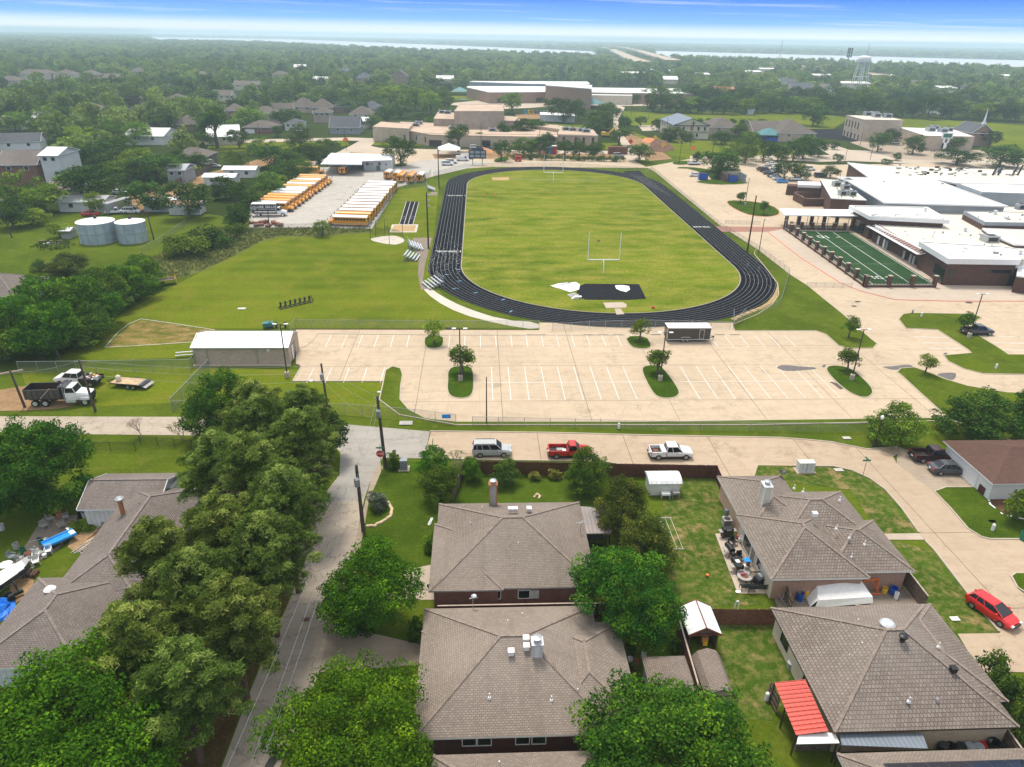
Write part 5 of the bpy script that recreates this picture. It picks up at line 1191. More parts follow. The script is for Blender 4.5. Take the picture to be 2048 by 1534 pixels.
for(px,py),R_,z,s in(((1672,372),R5,5.6,2.4),((1695,366),R5,5.6,2.4),((1690,378),R5,5.6,2.4),((1684,390),R5,5.6,2.2),((1703,391),R5,5.6,2.2),((1978,482),R1,4.2,3.4),((2040,418),R8,6.4,2.2),((1996,345),R6,6.0,1.6)):
 unit(R_,*G(px,py,z),z-.12,s,s*.8,1.6)
for px,py,R_,z in((1850,422,R2,6.4),(2040,508,R3,6.2),(1800,330,R6,6),(1930,462,R1,4.2),(1990,428,R8,6.4)):x,y=G(px,py,z);m=MB(M['aluminium']);m.lathe(x,y,[(.4,z-.15),(.4,z+.8),(.6,z+.9),(0,z+1.1)],12);m.build('roof_vent',R_)
for k in range(70):
 px,py=rnd.uniform(1790,2040),rnd.uniform(333,352);x,y=G(px,py,6)
 if inside((x,y),p6):m=MB(M['grey_plastic' if k%3 else 'dark_metal']);s=rnd.uniform(.2,.9);m.cbox(x,y,5.88,s*2,s,rnd.uniform(.1,.8));m.build('roof_fitting',R6)
for R_,z,pl,xa,xb,ya,yb,n_ in((R1,4.2,p1,1760,2045,420,525,60),(R4,6.8,p4,1700,2000,358,408,14),(R3,6.2,p3,1850,2040,488,514,8),(R8,6.4,p8,1940,2048,424,442,16),(R5,5.6,p5,1650,1730,360,396,14)):
 for k in range(n_):
  x,y=G(rnd.uniform(xa,xb),rnd.uniform(ya,yb),z)
  if inside((x,y),offset(pl,-.8)):m=MB(M['grey_plastic' if k%3 else 'aluminium']);s=rnd.uniform(.12,.4);m.cbox(x,y,z-.12,s*(3 if k%5==0 else 1),s,rnd.uniform(.1,.6),rnd.uniform(0,3));m.build('roof_fitting',R_)
for px in(1985,1996,2025,2035):x,y=G(px,350,6);m=MB(M['dark_metal']);m.tube((x,y,5.9),(x+1.0,y,9.6),.35,.28);m.build('exhaust_stack',R6)
for px in(1742,1787,1829):x,y=G(px,447,4.2);m=MB(M['white_paint']);m.tube((x,y,4.1),(x,y,6.6),.14);m.bar((x-.4,y,6.6),(x+1.2,y,6.7),.35);m.build('roof_lamp',R1)
for k in range(5):x,y=G(1924+k*6,437,4.2);m=MB(M['galvanised']);m.tube((x,y,4.1),(x,y,5.2),.12);m.tube((x,y,5.2),(x+.8,y,5.3),.12);m.build('gooseneck_vent',R1)
root=thing('covered_walkway','white flat canopy on slim posts beside the fenced turf field','canopy',(95,198,0));q=GP([(1558,417),(1712,419),(1716,432),(1570,430)],4.4)
m=MB(M['white_roof']);m.prism(q,4.15,4.4);part('roof',m,root)
for k in range(8):t=(k+.3)/8;x=q[3][0]*(1-t)+q[2][0]*t if q[3][0]<q[2][0]else q[0][0];
lo=sorted(q,key=lambda p:p[1])[:2];lo.sort()
for k in range(7):t=(k+.3)/7;x,y=lo[0][0]*(1-t)+lo[1][0]*t,lo[0][1]*(1-t)+lo[1][1]*t+.4;m=MB(M['galvanised']);m.tube((x,y,0),(x,y,4.2),.09);part('post',m,root)
root=thing('pillar_fence','row of brick pillars with black railings around the turf field','fence',(90,165,0))
def pillars(pts,n,h=2.6,s=.75,rail=True,low=True):
 a,b=Vector(pts[0]),Vector(pts[1])
 for k in range(n):
  p=a.lerp(b,k/(n-1));m=MB(M['brick_school']);m.box(p.x-s/2,p.y-s/2,0,p.x+s/2,p.y+s/2,h);m.m(M['kerb_concrete']);m.box(p.x-s/2-.06,p.y-s/2-.06,h,p.x+s/2+.06,p.y+s/2+.06,h+.12);part('pillar',m,root)
  if k and rail:
   q_=a.lerp(b,(k-1)/(n-1));d=(p-q_).normalized()*s/2;A_,B_=q_+d,p-d;m=MB(M['black_paint'])
   for z in(.7,1.9):m.bar((*A_,z),(*B_,z),.05)
   L_=(B_-A_).length
   for j in range(int(L_/.16)):c=A_.lerp(B_,(j+.5)/int(L_/.16));m.box(c.x-.012,c.y-.012,.6,c.x+.012,c.y+.012,2.0)
   part('railing',m,root)
   if low:m=MB(M['brick_school']);m.bar((*A_,.3),(*B_,.3),.4,.6);m.m(M['kerb_concrete']);m.bar((*A_,.63),(*B_,.63),.5,.08);part('low_wall',m,root)
pillars([(86.6,196.5),(84.1,145.3)],12);pillars([(84.1,145.0),(99.5,145.0)],4);pillars([(88.5,197.0),(103.5,195.8)],6,2.0,.7)
root2=root
root=thing('arcade','taller brick pillars behind the turf field railings','pillars',(95,202,0));pillars([(89.5,203.0),(103.5,201.0)],5,3.4,.8,False)
def bigbuilding(name,label,cat,blocks,loc=None):
 r=thing(name,label,cat,(*GP([blocks[0][0][0]],blocks[0][1])[0],0));out=[]
 for pts,z,wall,roof,fas,fh in blocks:out.append(block(r,pts,z,wall,roof,fas,fh))
 return r,out
root,o=bigbuilding('tan_school','long low tan school with brown flat roofs beyond the far end of the track','school',[([(745,253),(817,257),(826,247),(762,243)],7,'plaster_tan','flat_roof_tan','plaster_tan',.4),([(817,261),(862,269),(1000,272),(1115,274),(1113,251),(905,247),(800,243)],5.5,'plaster_tan','flat_roof_tan','plaster_tan',.7),([(867,237),(1042,242),(1035,233),(876,223)],9,'concrete_wall','flat_roof_tan','concrete_wall',.5),([(908,222),(1008,222),(1006,209),(919,208)],14,'concrete_wall','flat_roof_tan','concrete_wall',.8),([(1116,269),(1196,271),(1186,259),(1118,251)],6,'brick_tan','flat_roof_tan','plaster_tan',.5),([(1060,250),(1118,258),(1116,250),(1060,246)],7,'brick_tan','flat_roof_tan','plaster_tan',.5)])
for(px,py),k,z in(((885,226),2,9),((895,227),2,9),((838,248),1,5.5),((832,252),1,5.5),((1132,260),4,6),((1145,261),4,6),((1163,262),4,6),((1172,264),4,6),((985,262),1,5.5),((905,258),1,5.5)):unit(o[k][0],*G(px,py,z),z-.12,4,2.5,1.6)
def facade(root,a,b,items,z):
 """openings set along a traced wall line: (fraction, width, z0, z1, material, name)"""
 A,B=Vector(G(*a,z)),Vector(G(*b,z));L_=(B-A).length;d=(B-A)/L_;n=Vector((d.y,-d.x))*.15
 for f,w,z0,z1,mt,nm in items:
  c=A.lerp(B,f);p,q_=c-d*w/2,c+d*w/2;m=MB(M[mt]);m.prism([tuple(p),tuple(q_),tuple(q_+n),tuple(p+n)],z0,z1);part(nm,m,root)
facade(root,(876,237),(1035,242),[(f,5.2,1.5,5.0,'dark_glass','window')for f in(.28,.40,.51,.62)],9)
facade(root,(1116,269),(1196,271),[(f,1.0,.5,5.0,'dark_glass','window')for f in(.15,.45,.65,.88)],6)
facade(root,(862,269),(1000,272),[(.06,6,.2,3.0,'post_brown','door'),(.8,4,.3,3.4,'dark_glass','window')],5.5)
facade(root,(745,253),(817,257),[(f,.8,1.5,4,'dark_glass','window')for f in(.88,)],7)
facade(root,(817,261),(862,269),[(f,.8,1.5,4,'dark_glass','window')for f in(.35,.75)],5.5)
root,o=bigbuilding('elementary_school','far brown brick school with a broad white roof and higher gym block','school',[([(933,174),(978,184),(1160,183),(1160,173),(936,172)],8.5,'brick_far','white_roof','white_paint',.5),([(1091,170),(1183,177),(1184,170),(1148,167),(1092,167)],14.5,'brick_far','white_roof','white_paint',.5),([(1184,184),(1387,187),(1360,177),(1183,175)],8.5,'brick_far','white_roof','white_paint',.5),([(1184,190),(1265,191),(1262,186),(1184,185)],7,'plaster_cream','white_roof','white_paint',.5)])
facade(root,(978,184),(1160,183),[(.12,5,1,4,'dark_glass','window'),(.55,6,1,4,'dark_glass','window')],8.5)
root,o=bigbuilding('storefront_row','long pale roofed building far behind the elementary school','building',[([(938,163),(1050,167),(1180,168),(1175,163),(945,162)],6,'grey_steel','white_roof','white_paint',.6)])
root,o=bigbuilding('portable_building','long white portable building between the two schools','building',[([(1080,229),(1150,232),(1148,227),(1080,224)],4,'siding_white','white_roof','white_paint',.3)])
root,o=bigbuilding('church_block','tan box shaped church building with rooftop units at right','church',[([(1693,230),(1728,239),(1807,240),(1772,232)],11,'plaster_tan','flat_roof_grime','plaster_tan',.5),([(1752,254),(1765,261),(1790,261),(1780,253)],5,'plaster_cream','flat_roof_grime','plaster_tan',.4)])
for px,py in((1734,231),(1748,231),(1752,234),(1774,235)):unit(o[0][0],*G(px,py,11),10.9,4,3.5,2.2)
facade(root,(1693,230),(1728,239),[(f,1.0,5.5,9,'dark_glass','window')for f in(.1,.27,.44,.61,.78)]+[(f,1.2,.2,3,'dark_glass','window')for f in(.1,.3,.5,.7,.9)],11)
root,o=bigbuilding('church_wing','long tan church wing with a white flat roof below the spire','church',[([(1796,254),(1850,271),(1950,273),(1905,258)],7,'plaster_tan','white_roof','plaster_tan',.4)])
for px,py in((1860,262),(1868,258),(1885,264),(1895,262)):unit(o[0][0],*G(px,py,7),6.9,4,3.5,2)
cx,cy=G(1958,292);root=thing('chapel','brick chapel gable with a slim white steeple','church',(cx,cy,0));w=MB(M['brick_far']);w.box(cx-6,cy,0,cx+6,cy+16,6.5)
for Y in(cy,cy+16):w.face([(cx-6,Y,6.5),(cx+6,Y,6.5),(cx,Y,10.6)])
part('wall',w,root);r=MB(M['roof_slate']);hip(r,cx-6,cy,cx+6,cy+16,6.5,.68,.5,.3,M['white_paint'],'gy');part('roof',r,root)
m=MB(M['white_paint']);m.cbox(cx+.5,cy+2,8.5,2.0,2.0,2.2);m.cbox(cx+.5,cy+2,10.7,1.5,1.5,.9);m.tube((cx+.5,cy+2,11.6),(cx+.5,cy+2,18.5),.62,.03,8);part('steeple',m,root)
m=MB(M['dark_glass']);m.lathe(0,0,[(0,0),(1.1,0),(1.1,.1),(0,.1)],20);o=m.build('round_window',root);o.rotation_euler=(R(90),0,0);o.location=(0,0,6.0)
bx0,by0=G(1345,278);bx1,_=G(1414,278);root=thing('church_hall','cream church hall with grey gable roof and a red flame and cross emblem','church',((bx0+bx1)/2,by0,0));H_=hgt(1345,278,250)
w=MB(M['plaster_cream']);w.box(bx0,by0,0,bx1,by0+30,H_);pt=.34
for Y in(by0,by0+30):w.face([(bx0,Y,H_),(bx1,Y,H_),((bx0+bx1)/2,Y,H_+(bx1-bx0)/2*pt)])
part('wall',w,root);r=MB(M['metal_bluegrey']);hip(r,bx0,by0,bx1,by0+30,H_,pt,.5,.3,M['dark_metal'],'gy');part('roof',r,root)
for f in(.12,.28,.70,.88):window(root,bx0+(bx1-bx0)*f,by0,H_*.62,1.1,1.9,'-y','white_paint')
for f in(.04,.62):window(root,bx0+(bx1-bx0)*f+1,by0,1.2,1.2,1.8,'-y','white_paint')
for k in range(5):window(root,bx0,by0+3+5.5*k,H_*.62,1.2,1.9,'-x','white_paint')
m=MB(M['post_brown']);m.box(bx0-.05,by0-.08,H_*.48,bx1+.05,by0-.01,H_*.48+.25);part('band',m,root)
ex=(bx0+bx1)/2+.5;m=MB(M['black_paint']);m.box(ex+.1,by0-.2,H_*.62,ex+.45,by0-.08,H_+2.2);m.box(ex-.6,by0-.2,H_+.9,ex+1.4,by0-.08,H_+1.25);part('cross',m,root)
m=MB(M['cloth_red']);fl=[(ex,H_*.60),(ex-.8,H_*.66),(ex-1.2,H_*.78),(ex-.9,H_*.92),(ex-.2,H_*1.06),(ex,H_*1.2),(ex-.1,H_*.95),(ex-.5,H_*.8),(ex-.1,H_*.7)]
m.face([(x,by0-.14,z)for x,z in fl]);m.face([(x,by0-.08,z)for x,z in reversed(fl)])
for i in range(len(fl)):a_,b_=fl[i],fl[(i+1)%len(fl)];m.face([(a_[0],by0-.14,a_[1]),(a_[0],by0-.08,a_[1]),(b_[0],by0-.08,b_[1]),(b_[0],by0-.14,b_[1])])
part('flame',m,root)
root=thing('bus_garage','white metal bus garage with an open canopy on its left','garage',(*G(725,340),0));p=GP([(641,328),(724,329),(724,322),(784,320),(779,309),(662,306)],4.2);r=MB(M['metal_white']);r.prism(p,4.0,4.25);part('roof',r,root)
gx0,gy0=G(728,341);gx1,_=G(784,341);_,gy1=G(784,309,4.2);w=MB(M['siding_white']);w.box(gx0,gy0,0,gx1,gy1-.5,4.0);cx0=G(650,338)[0];w.box(cx0,gy0+10,0,gx0,gy1-.6,4.0);part('wall',w,root)
for f,s in((.14,1.1),(.3,.6),(.57,1.1),(.80,.6)):window(root,gx0+(gx1-gx0)*f,gy0,2.0,s,s,'-y')
for f in(0,.33,.66):x=cx0+(gx0-cx0)*f;m=MB(M['galvanised']);m.box(x,gy0+.3,0,x+.12,gy0+.42,4.0);part('post',m,root)
m=MB(M['green_plastic']);m.box(gx0+5,gy0-.5,.3,gx0+6.3,gy0-.02,1.8);part('utility_cabinet',m,root)
def far_house(label,cx,by,wpx,dep,h,roof,wall,kind='hip',pt=.5,rz=0.,cat='house',group=None,win=3,chim=False,gar=False,z0=0):
 x,y=G(cx,by);k=proj(x,y,0)[2];W=wpx/k;root=thing('house',label,cat,(x,y,0),rz,group)
 w=MB(M[wall]);w.box(-W/2,0,0,W/2,dep,h)
 if kind=='gx':
  for X in(-W/2,W/2):w.face([(X,0,h),(X,dep,h),(X,dep/2,h+dep/2*pt)])
 if kind=='gy':
  for Y in(0,dep):w.face([(-W/2,Y,h),(W/2,Y,h),(0,Y,h+W/2*pt)])
 w.build('wall',root);r=MB(M[roof]);hip(r,-W/2,0,W/2,dep,h,pt,.5,.2,M['white_paint'],kind);ro=r.build('roof',root)
 for i in range(win):
  X=-W/2+W*(i+.6)/(win+.2);m=MB(M['white_paint']);m.box(X-.75,-.08,h-1.8,X+.75,0,h-.5);f=m.build('window',root);g=MB(M['dark_glass']);g.box(X-.62,-.11,h-1.7,X+.62,-.08,h-.6);g.build('pane',f)
 if gar:m=MB(M['white_paint']);m.box(-W/2+.8,-.12,0,-W/2+5.5,0,2.1);m.build('garage_door',root)
 if chim:m=MB(M[wall]);m.box(W*.25,dep*.4,h,W*.25+1,dep*.4+.8,h+W*.12+2.2);m.build('chimney',ro)
 NOWOOD_C.append((x,y+dep/2,max(W,dep)*.62+2));u_=Vector((x,y)).normalized()
 for d_ in((10,24,40,58)+((80,105,130)if y>600 else())if y>240 else(8,)):NOWOOD_C.append((x-u_.x*d_,y-u_.y*d_,W*.5+6))
 return root
FH=[('two storey brick house with slatted gable vents beside the white barn',45,372,70,14,7.0,'roof_grey','brick_red','gx',.5,.12),('small tan house half hidden behind the round tree at left',120,402,46,10,3.5,'roof_brown','plaster_tan','gx',.3,0),('dark blue roofed house with white dormers at the far left edge',40,300,76,10,3.4,'roof_slate','white_paint','gx',.6,.25),('cream house with brown roof at the far left edge',24,260,36,10,5,'roof_far','plaster_cream','gx',.35,0),('brown brick house with white framed window beside the fenced drive',380,330,70,12,3.5,'roof_far','fence_old','hip',.4,0),('small brick house with garage tucked in the trees left of the white barn roof',307,266,34,10,3.2,'roof_far','brick_far','hip',.5,0),('grey roofed brick house with front gable, left of the dark leaning tree',375,262,50,13,3.4,'roof_far','brick_far','hip',.6,.2),('low house with white garage door facing the street',520,267,62,13,3.2,'roof_far','brick_red','hip',.4,0),('two storey grey brick house with brick chimney and dormer windows',530,248,52,12,5.5,'roof_far','concrete_wall','hip',.6,0),('brown hip roofed house second row, behind the spreading tree',568,234,40,12,4,'roof_far','brick_far','gx',.6,.3),('steep roofed tan house left of the pale chimney',605,226,44,12,4,'roof_far','plaster_tan','hip',.8,0),('house with steep brown roof and garage, left of the blue roofed one',643,228,42,12,4,'roof_far','concrete_wall','hip',.8,0),('blue grey hip roofed house in the row behind the small craftsman',690,226,46,13,4,'roof_slate','brick_far','hip',.8,0),('two storey house with paired windows between two driveways',645,246,34,9,6,'roof_far','concrete_wall','hip',.5,0),('brown roofed house with yellow wall at the end of the row',722,240,46,13,3.5,'roof_far','plaster_cream','hip',.6,0),('slate roofed house at the right end of the housing row',742,232,44,14,4.5,'roof_slate','concrete_wall','hip',.6,0),('blue grey craftsman house with a white framed front gable',690,269,58,13,3.6,'roof_slate','grey_steel','gx',.7,0),('small grey metal barn beside the street tree',588,262,34,10,4,'roof_slate','siding_white','hip',.4,0),('white walled outbuilding right of the craftsman house',722,257,28,12,4,'metal_white','plaster_cream','gx',.25,0),('grey and white house behind the big leaning tree',450,290,60,14,3.8,'metal_grey','plaster_cream','gx',.6,.3),('brown roofed houses end unit behind the dead tree',470,235,40,12,4,'roof_far','brick_far','hip',.6,.2),('distant white house with a front gable at the church lawn edge',1880,227,38,12,4,'roof_far','white_paint','gx',.7,0),('tan church wing with brown hip roof joined to the cream hall',1450,270,62,22,4,'roof_far','plaster_tan','hip',.5,0),('brown roofed church classroom wing',1535,279,60,18,4,'roof_far','plaster_tan','gx',.5,0),('brown hip roofed church sanctuary with brick porch',1592,284,74,26,4.5,'roof_far','plaster_tan','hip',.55,0),('red roofed low building far behind the tree belt',1450,190,38,16,4,'terracotta','plaster_tan','gx',.4,0),('grey roofed house with peach gable left of the water tower',1605,188,46,18,4.5,'roof_slate','plaster_peach','gx',.6,0),('light grey gabled house beside the water tower',1655,190,30,16,4.5,'roof_far','white_paint','gy',.7,0),('far tan house group, leftmost of the distant hill row',62,160,48,16,6,'roof_far','plaster_cream','hip',.5,0),('far two storey tan house in the left distance with a pale wall',130,164,40,16,7,'roof_far','plaster_cream','hip',.5,0),('far brown roofed house right of the two storey tan one',178,162,36,16,6,'roof_far','plaster_tan','hip',.5,0),('distant brown roof at the left horizon woods, standing alone',274,152,24,14,5,'roof_far','plaster_tan','hip',.6,0),('distant pair roof right of the lone one',408,156,40,14,4,'roof_far','plaster_tan','hip',.4,0),('distant tan building with flat top before the light green trees',492,181,48,18,5,'roof_far','plaster_cream','gx',.3,0),('white house roof in the middle distance woods',640,168,30,14,4,'white_roof','white_paint','gx',.4,0),('distant tall brown house with two gables left of the tan school',800,168,30,14,8,'roof_far','brick_far','gy',.7,0),('distant blue roofed house beside the tall brown one',728,168,30,14,6,'roof_slate','brick_far','hip',.7,0),('brown roofed house edge deep in the left woods',270,210,26,13,4,'roof_far','brick_far','hip',.6,.3),('mauve roofed barn end in the left woods',275,232,24,16,4,'roof_far','concrete_wall','gy',.5,0),('small pale house far left at the road',95,250,46,12,4,'metal_grey','siding_white','gx',.4,.3)]
for cx,by,wp,rm,wm,kd,lb in((18,172,40,'roof_far','plaster_tan','hip','brown roof lowest at the left edge of the distant woods'),(88,156,34,'roof_far','brick_far','hip','small brown roof behind the distant tan houses at left'),(225,166,32,'roof_far','plaster_cream','gx','pale gabled house alone right of the distant tan houses'),(330,172,34,'roof_slate','plaster_tan','hip','slate roof above the light green trees in the left woods'),(352,214,38,'roof_far','brick_far','hip','brown brick house in a clearing above the white barn roof'),(445,205,36,'roof_far','plaster_cream','gx','cream house in a clearing left of the housing rows'),(560,158,30,'roof_far','plaster_tan','hip','distant tan house in the centre left woods'),(600,142,24,'white_roof','plaster_cream','gx','little white roof in the centre left distance'),(690,150,26,'roof_slate','plaster_tan','hip','distant slate roof above the row of brown houses'),(850,150,26,'roof_far','white_paint','gx','distant white walled house above the tan school'),(890,168,34,'metal_grey','plaster_cream','gx','grey roof left of the elementary school canopy'),(180,236,40,'roof_far','brick_far','hip','brown roof in a gap of the nearer left woods'),(1340,168,30,'white_roof','plaster_cream','gx','white gabled roof above the elementary school wing'),(1575,172,30,'roof_slate','white_paint','gx','slate roofed white house in the right woods'),(1830,176,34,'roof_far','plaster_cream','hip','brown roof in the woods above the tan church block'),(1950,182,34,'roof_far','plaster_tan','hip','tan house in the woods above the white spire')):
 far_house(lb,cx,by,wp,13,5,rm,wm,kd)
for i,h in enumerate(FH):far_house(*h[:10],rz=h[10],win=2+i%2,chim=i in(8,10),gar=i in(5,7,11))
for lab,cx,by,wp,dep,hh,rm,wm in(('white steel barn with a tall bare wall at the left edge',112,372,34,14,10,'metal_white','siding_white'),('large white roofed barn in the left trees',290,290,76,20,4,'white_roof','siding_white'),('long white trailer home left of the dirt drive',165,424,86,8,3,'metal_grey','siding_white'),('white trailer home behind the single tree right of the tanks',320,424,60,6,3,'metal_white','siding_white'),('white trailer home beside the bus yard trees, nearest',440,372,60,6,3,'metal_white','siding_white'),('white trailer home with ribbed roof behind the nearest one',480,356,62,6,3,'metal_white','siding_white'),('grey metal workshop by the board fence',355,366,34,10,4.5,'metal_grey','grey_steel'),('narrow trailer home half hidden at the bus yard corner',370,430,60,5,3,'brown_roof_metal','siding_white'),('small tan shed with brown roof left of the bus garage',620,342,16,5,2.6,'brown_roof_metal','plaster_tan'),('small white shed beside the left water tank',133,478,17,3,2.2,'metal_white','grey_plastic'),('tiny white shed alone on the far church lawn',1501,229,12,4,3,'metal_white','siding_white')):
 far_house(lab,cx,by,wp,dep,hh,rm,wm,'gx',.25,win=0 if dep<6 else 2,cat='building')
for i,(cx,by,wp,lab)in enumerate([(1320,150,40,'pale commercial roof left of the highway'),(1500,152,46,'white roofed shop under the highway'),(1540,146,40,'flat white building beside the highway ramp'),(1640,160,50,'long pale shop building left of the water tower'),(1770,160,40,'white building right of the water tower'),(2010,160,76,'long white canopy building at the right edge'),(1270,156,50,'pale cleared lot building in the far woods'),(1405,158,28,'grey roofed hall beyond the tree belt'),(1710,178,60,'low white building at the water tower base'),(100,106,30,'thin white roof in the far left woods'),(960,124,10,'small bright roof in the far woods centre'),(1895,188,34,'white roof in the woods right of the water tower')]):
 far_house(lab,cx,by,wp,24,6,'white_roof','plaster_cream','gx',.12,win=0,cat='building')
 # ------------------------------------------------------------------ vehicles
def carpaint(name,c,rough=.25,metal=.0):
 if name in M:return M[name]
 t=NT(name);n=t.noise(2.5,3);col=t.mix(t.rng(n,.3,.7),[x*.88 for x in c],c);t.bsdf.inputs['Coat Weight'].default_value=.5;t.bsdf.inputs['Coat Roughness'].default_value=.08
 M[name]=t.done(col,rough+.1,metal,.5);return M[name]
for n_,c_ in(('paint_silver',(.42,.43,.43)),('paint_red',(.52,.012,.010)),('paint_white',(.76,.76,.75)),('paint_grey',(.055,.06,.068)),('paint_darkred',(.035,.006,.008)),('paint_black',(.012,.012,.014)),('paint_blue',(.02,.25,.70)),('paint_navy',(.02,.035,.07)),('paint_hotred',(.62,.012,.015)),('bus_yellow',(.78,.32,.010)),('bus_white',(.78,.78,.77)),('truck_black',(.018,.018,.02))):carpaint(n_,c_)
plain('tyre',(.012,.012,.012),.9);plain('rim',(.32,.32,.33),.35,.6);plain('lamp_glass',(.7,.7,.68),.15);plain('lamp_red',(.5,.02,.02),.2);plain('trim_black',(.02,.02,.02),.6)
def wheel(parent,x,y,r,w,z=None,rimm='rim',inline=None):
 z=r if z is None else z;n=14
 def disc(mb,ra,y0,y1):
  A=[(x+ra*math.cos(2*math.pi*k/n),z+ra*math.sin(2*math.pi*k/n))for k in range(n)]
  for k in range(n):j=(k+1)%n;mb.sm=True;mb.face([(A[k][0],y0,A[k][1]),(A[j][0],y0,A[j][1]),(A[j][0],y1,A[j][1]),(A[k][0],y1,A[k][1])])
  mb.sm=False;mb.face([(a,y0,b)for a,b in A]);mb.face([(a,y1,b)for a,b in reversed(A)])
 if inline is not None:inline.m(M['tyre']);disc(inline,r,y-w/2,y+w/2);inline.m(M[rimm]);disc(inline,r*.62,y-w/2-.015,y+w/2+.015);return
 t=MB(M['tyre']);disc(t,r,y-w/2,y+w/2);wo=t.build('wheel',parent);m=MB(M[rimm]);disc(m,r*.62,y-w/2-.015,y+w/2+.015);m.build('rim',wo)
def loft(mb,st,hw):
 """body shell: stations (x, z_low, z_high, half width at the belt, tuck)"""
 R_=[]
 for x,z0,z1,w,tk in st:R_.append([(x,-w*.93,z0),(x,-w,z0+(z1-z0)*.35),(x,-w*.985,z0+(z1-z0)*.75),(x,-w*(1-tk),z1),(x,w*(1-tk),z1),(x,w*.985,z0+(z1-z0)*.75),(x,w,z0+(z1-z0)*.35),(x,w*.93,z0)])
 for a,b in zip(R_[:-1],R_[1:]):
  for i in range(8):j=(i+1)%8;mb.face([a[i],b[i],b[j],a[j]])
 mb.face(R_[0][::-1]if False else R_[0]);mb.face(R_[-1][::-1])
def cabin(body,glass,x0,x1,rx0,rx1,zb,zt,w,tw,posts=(),inset=.03):
 """greenhouse: dark glass frustum, roof slab and pillars of the body colour"""
 B=[(x0,-w,zb),(x1,-w,zb),(x1,w,zb),(x0,w,zb)];T=[(rx0,-tw,zt),(rx1,-tw,zt),(rx1,tw,zt),(rx0,tw,zt)]
 g=lambda p,q,t:tuple(Vector(p).lerp(Vector(q),t))
 for i in range(4):j=(i+1)%4;glass.face([B[i],B[j],T[j],T[i]])
 e=.02;rp=[(rx0-e,-tw-e),(rx1+e,-tw-e),(rx1+e,tw+e),(rx0-e,tw+e)];rp=[(rx0+.08,-tw-e),(rx1-.08,-tw-e),(rx1+e,-tw+.1),(rx1+e,tw-.1),(rx1-.08,tw+e),(rx0+.08,tw+e),(rx0-e,tw-.1),(rx0-e,-tw+.1)]
 body.prism(rp,zt-.03,zt+.035);c=(rx0+rx1)/2;body.face([(c+(x-c)*.86,y*.86,zt+.055)for x,y in ccw(rp)])
 for i in range(4):body.bar(B[i],T[i],.07,.07)
 for px in posts:
  for s in(-1,1):
   t=(px-x0)/(x1-x0);bx=px;tx=rx0+(rx1-rx0)*t;body.bar((bx,s*w,zb),(tx,s*tw,zt),.07,.05)
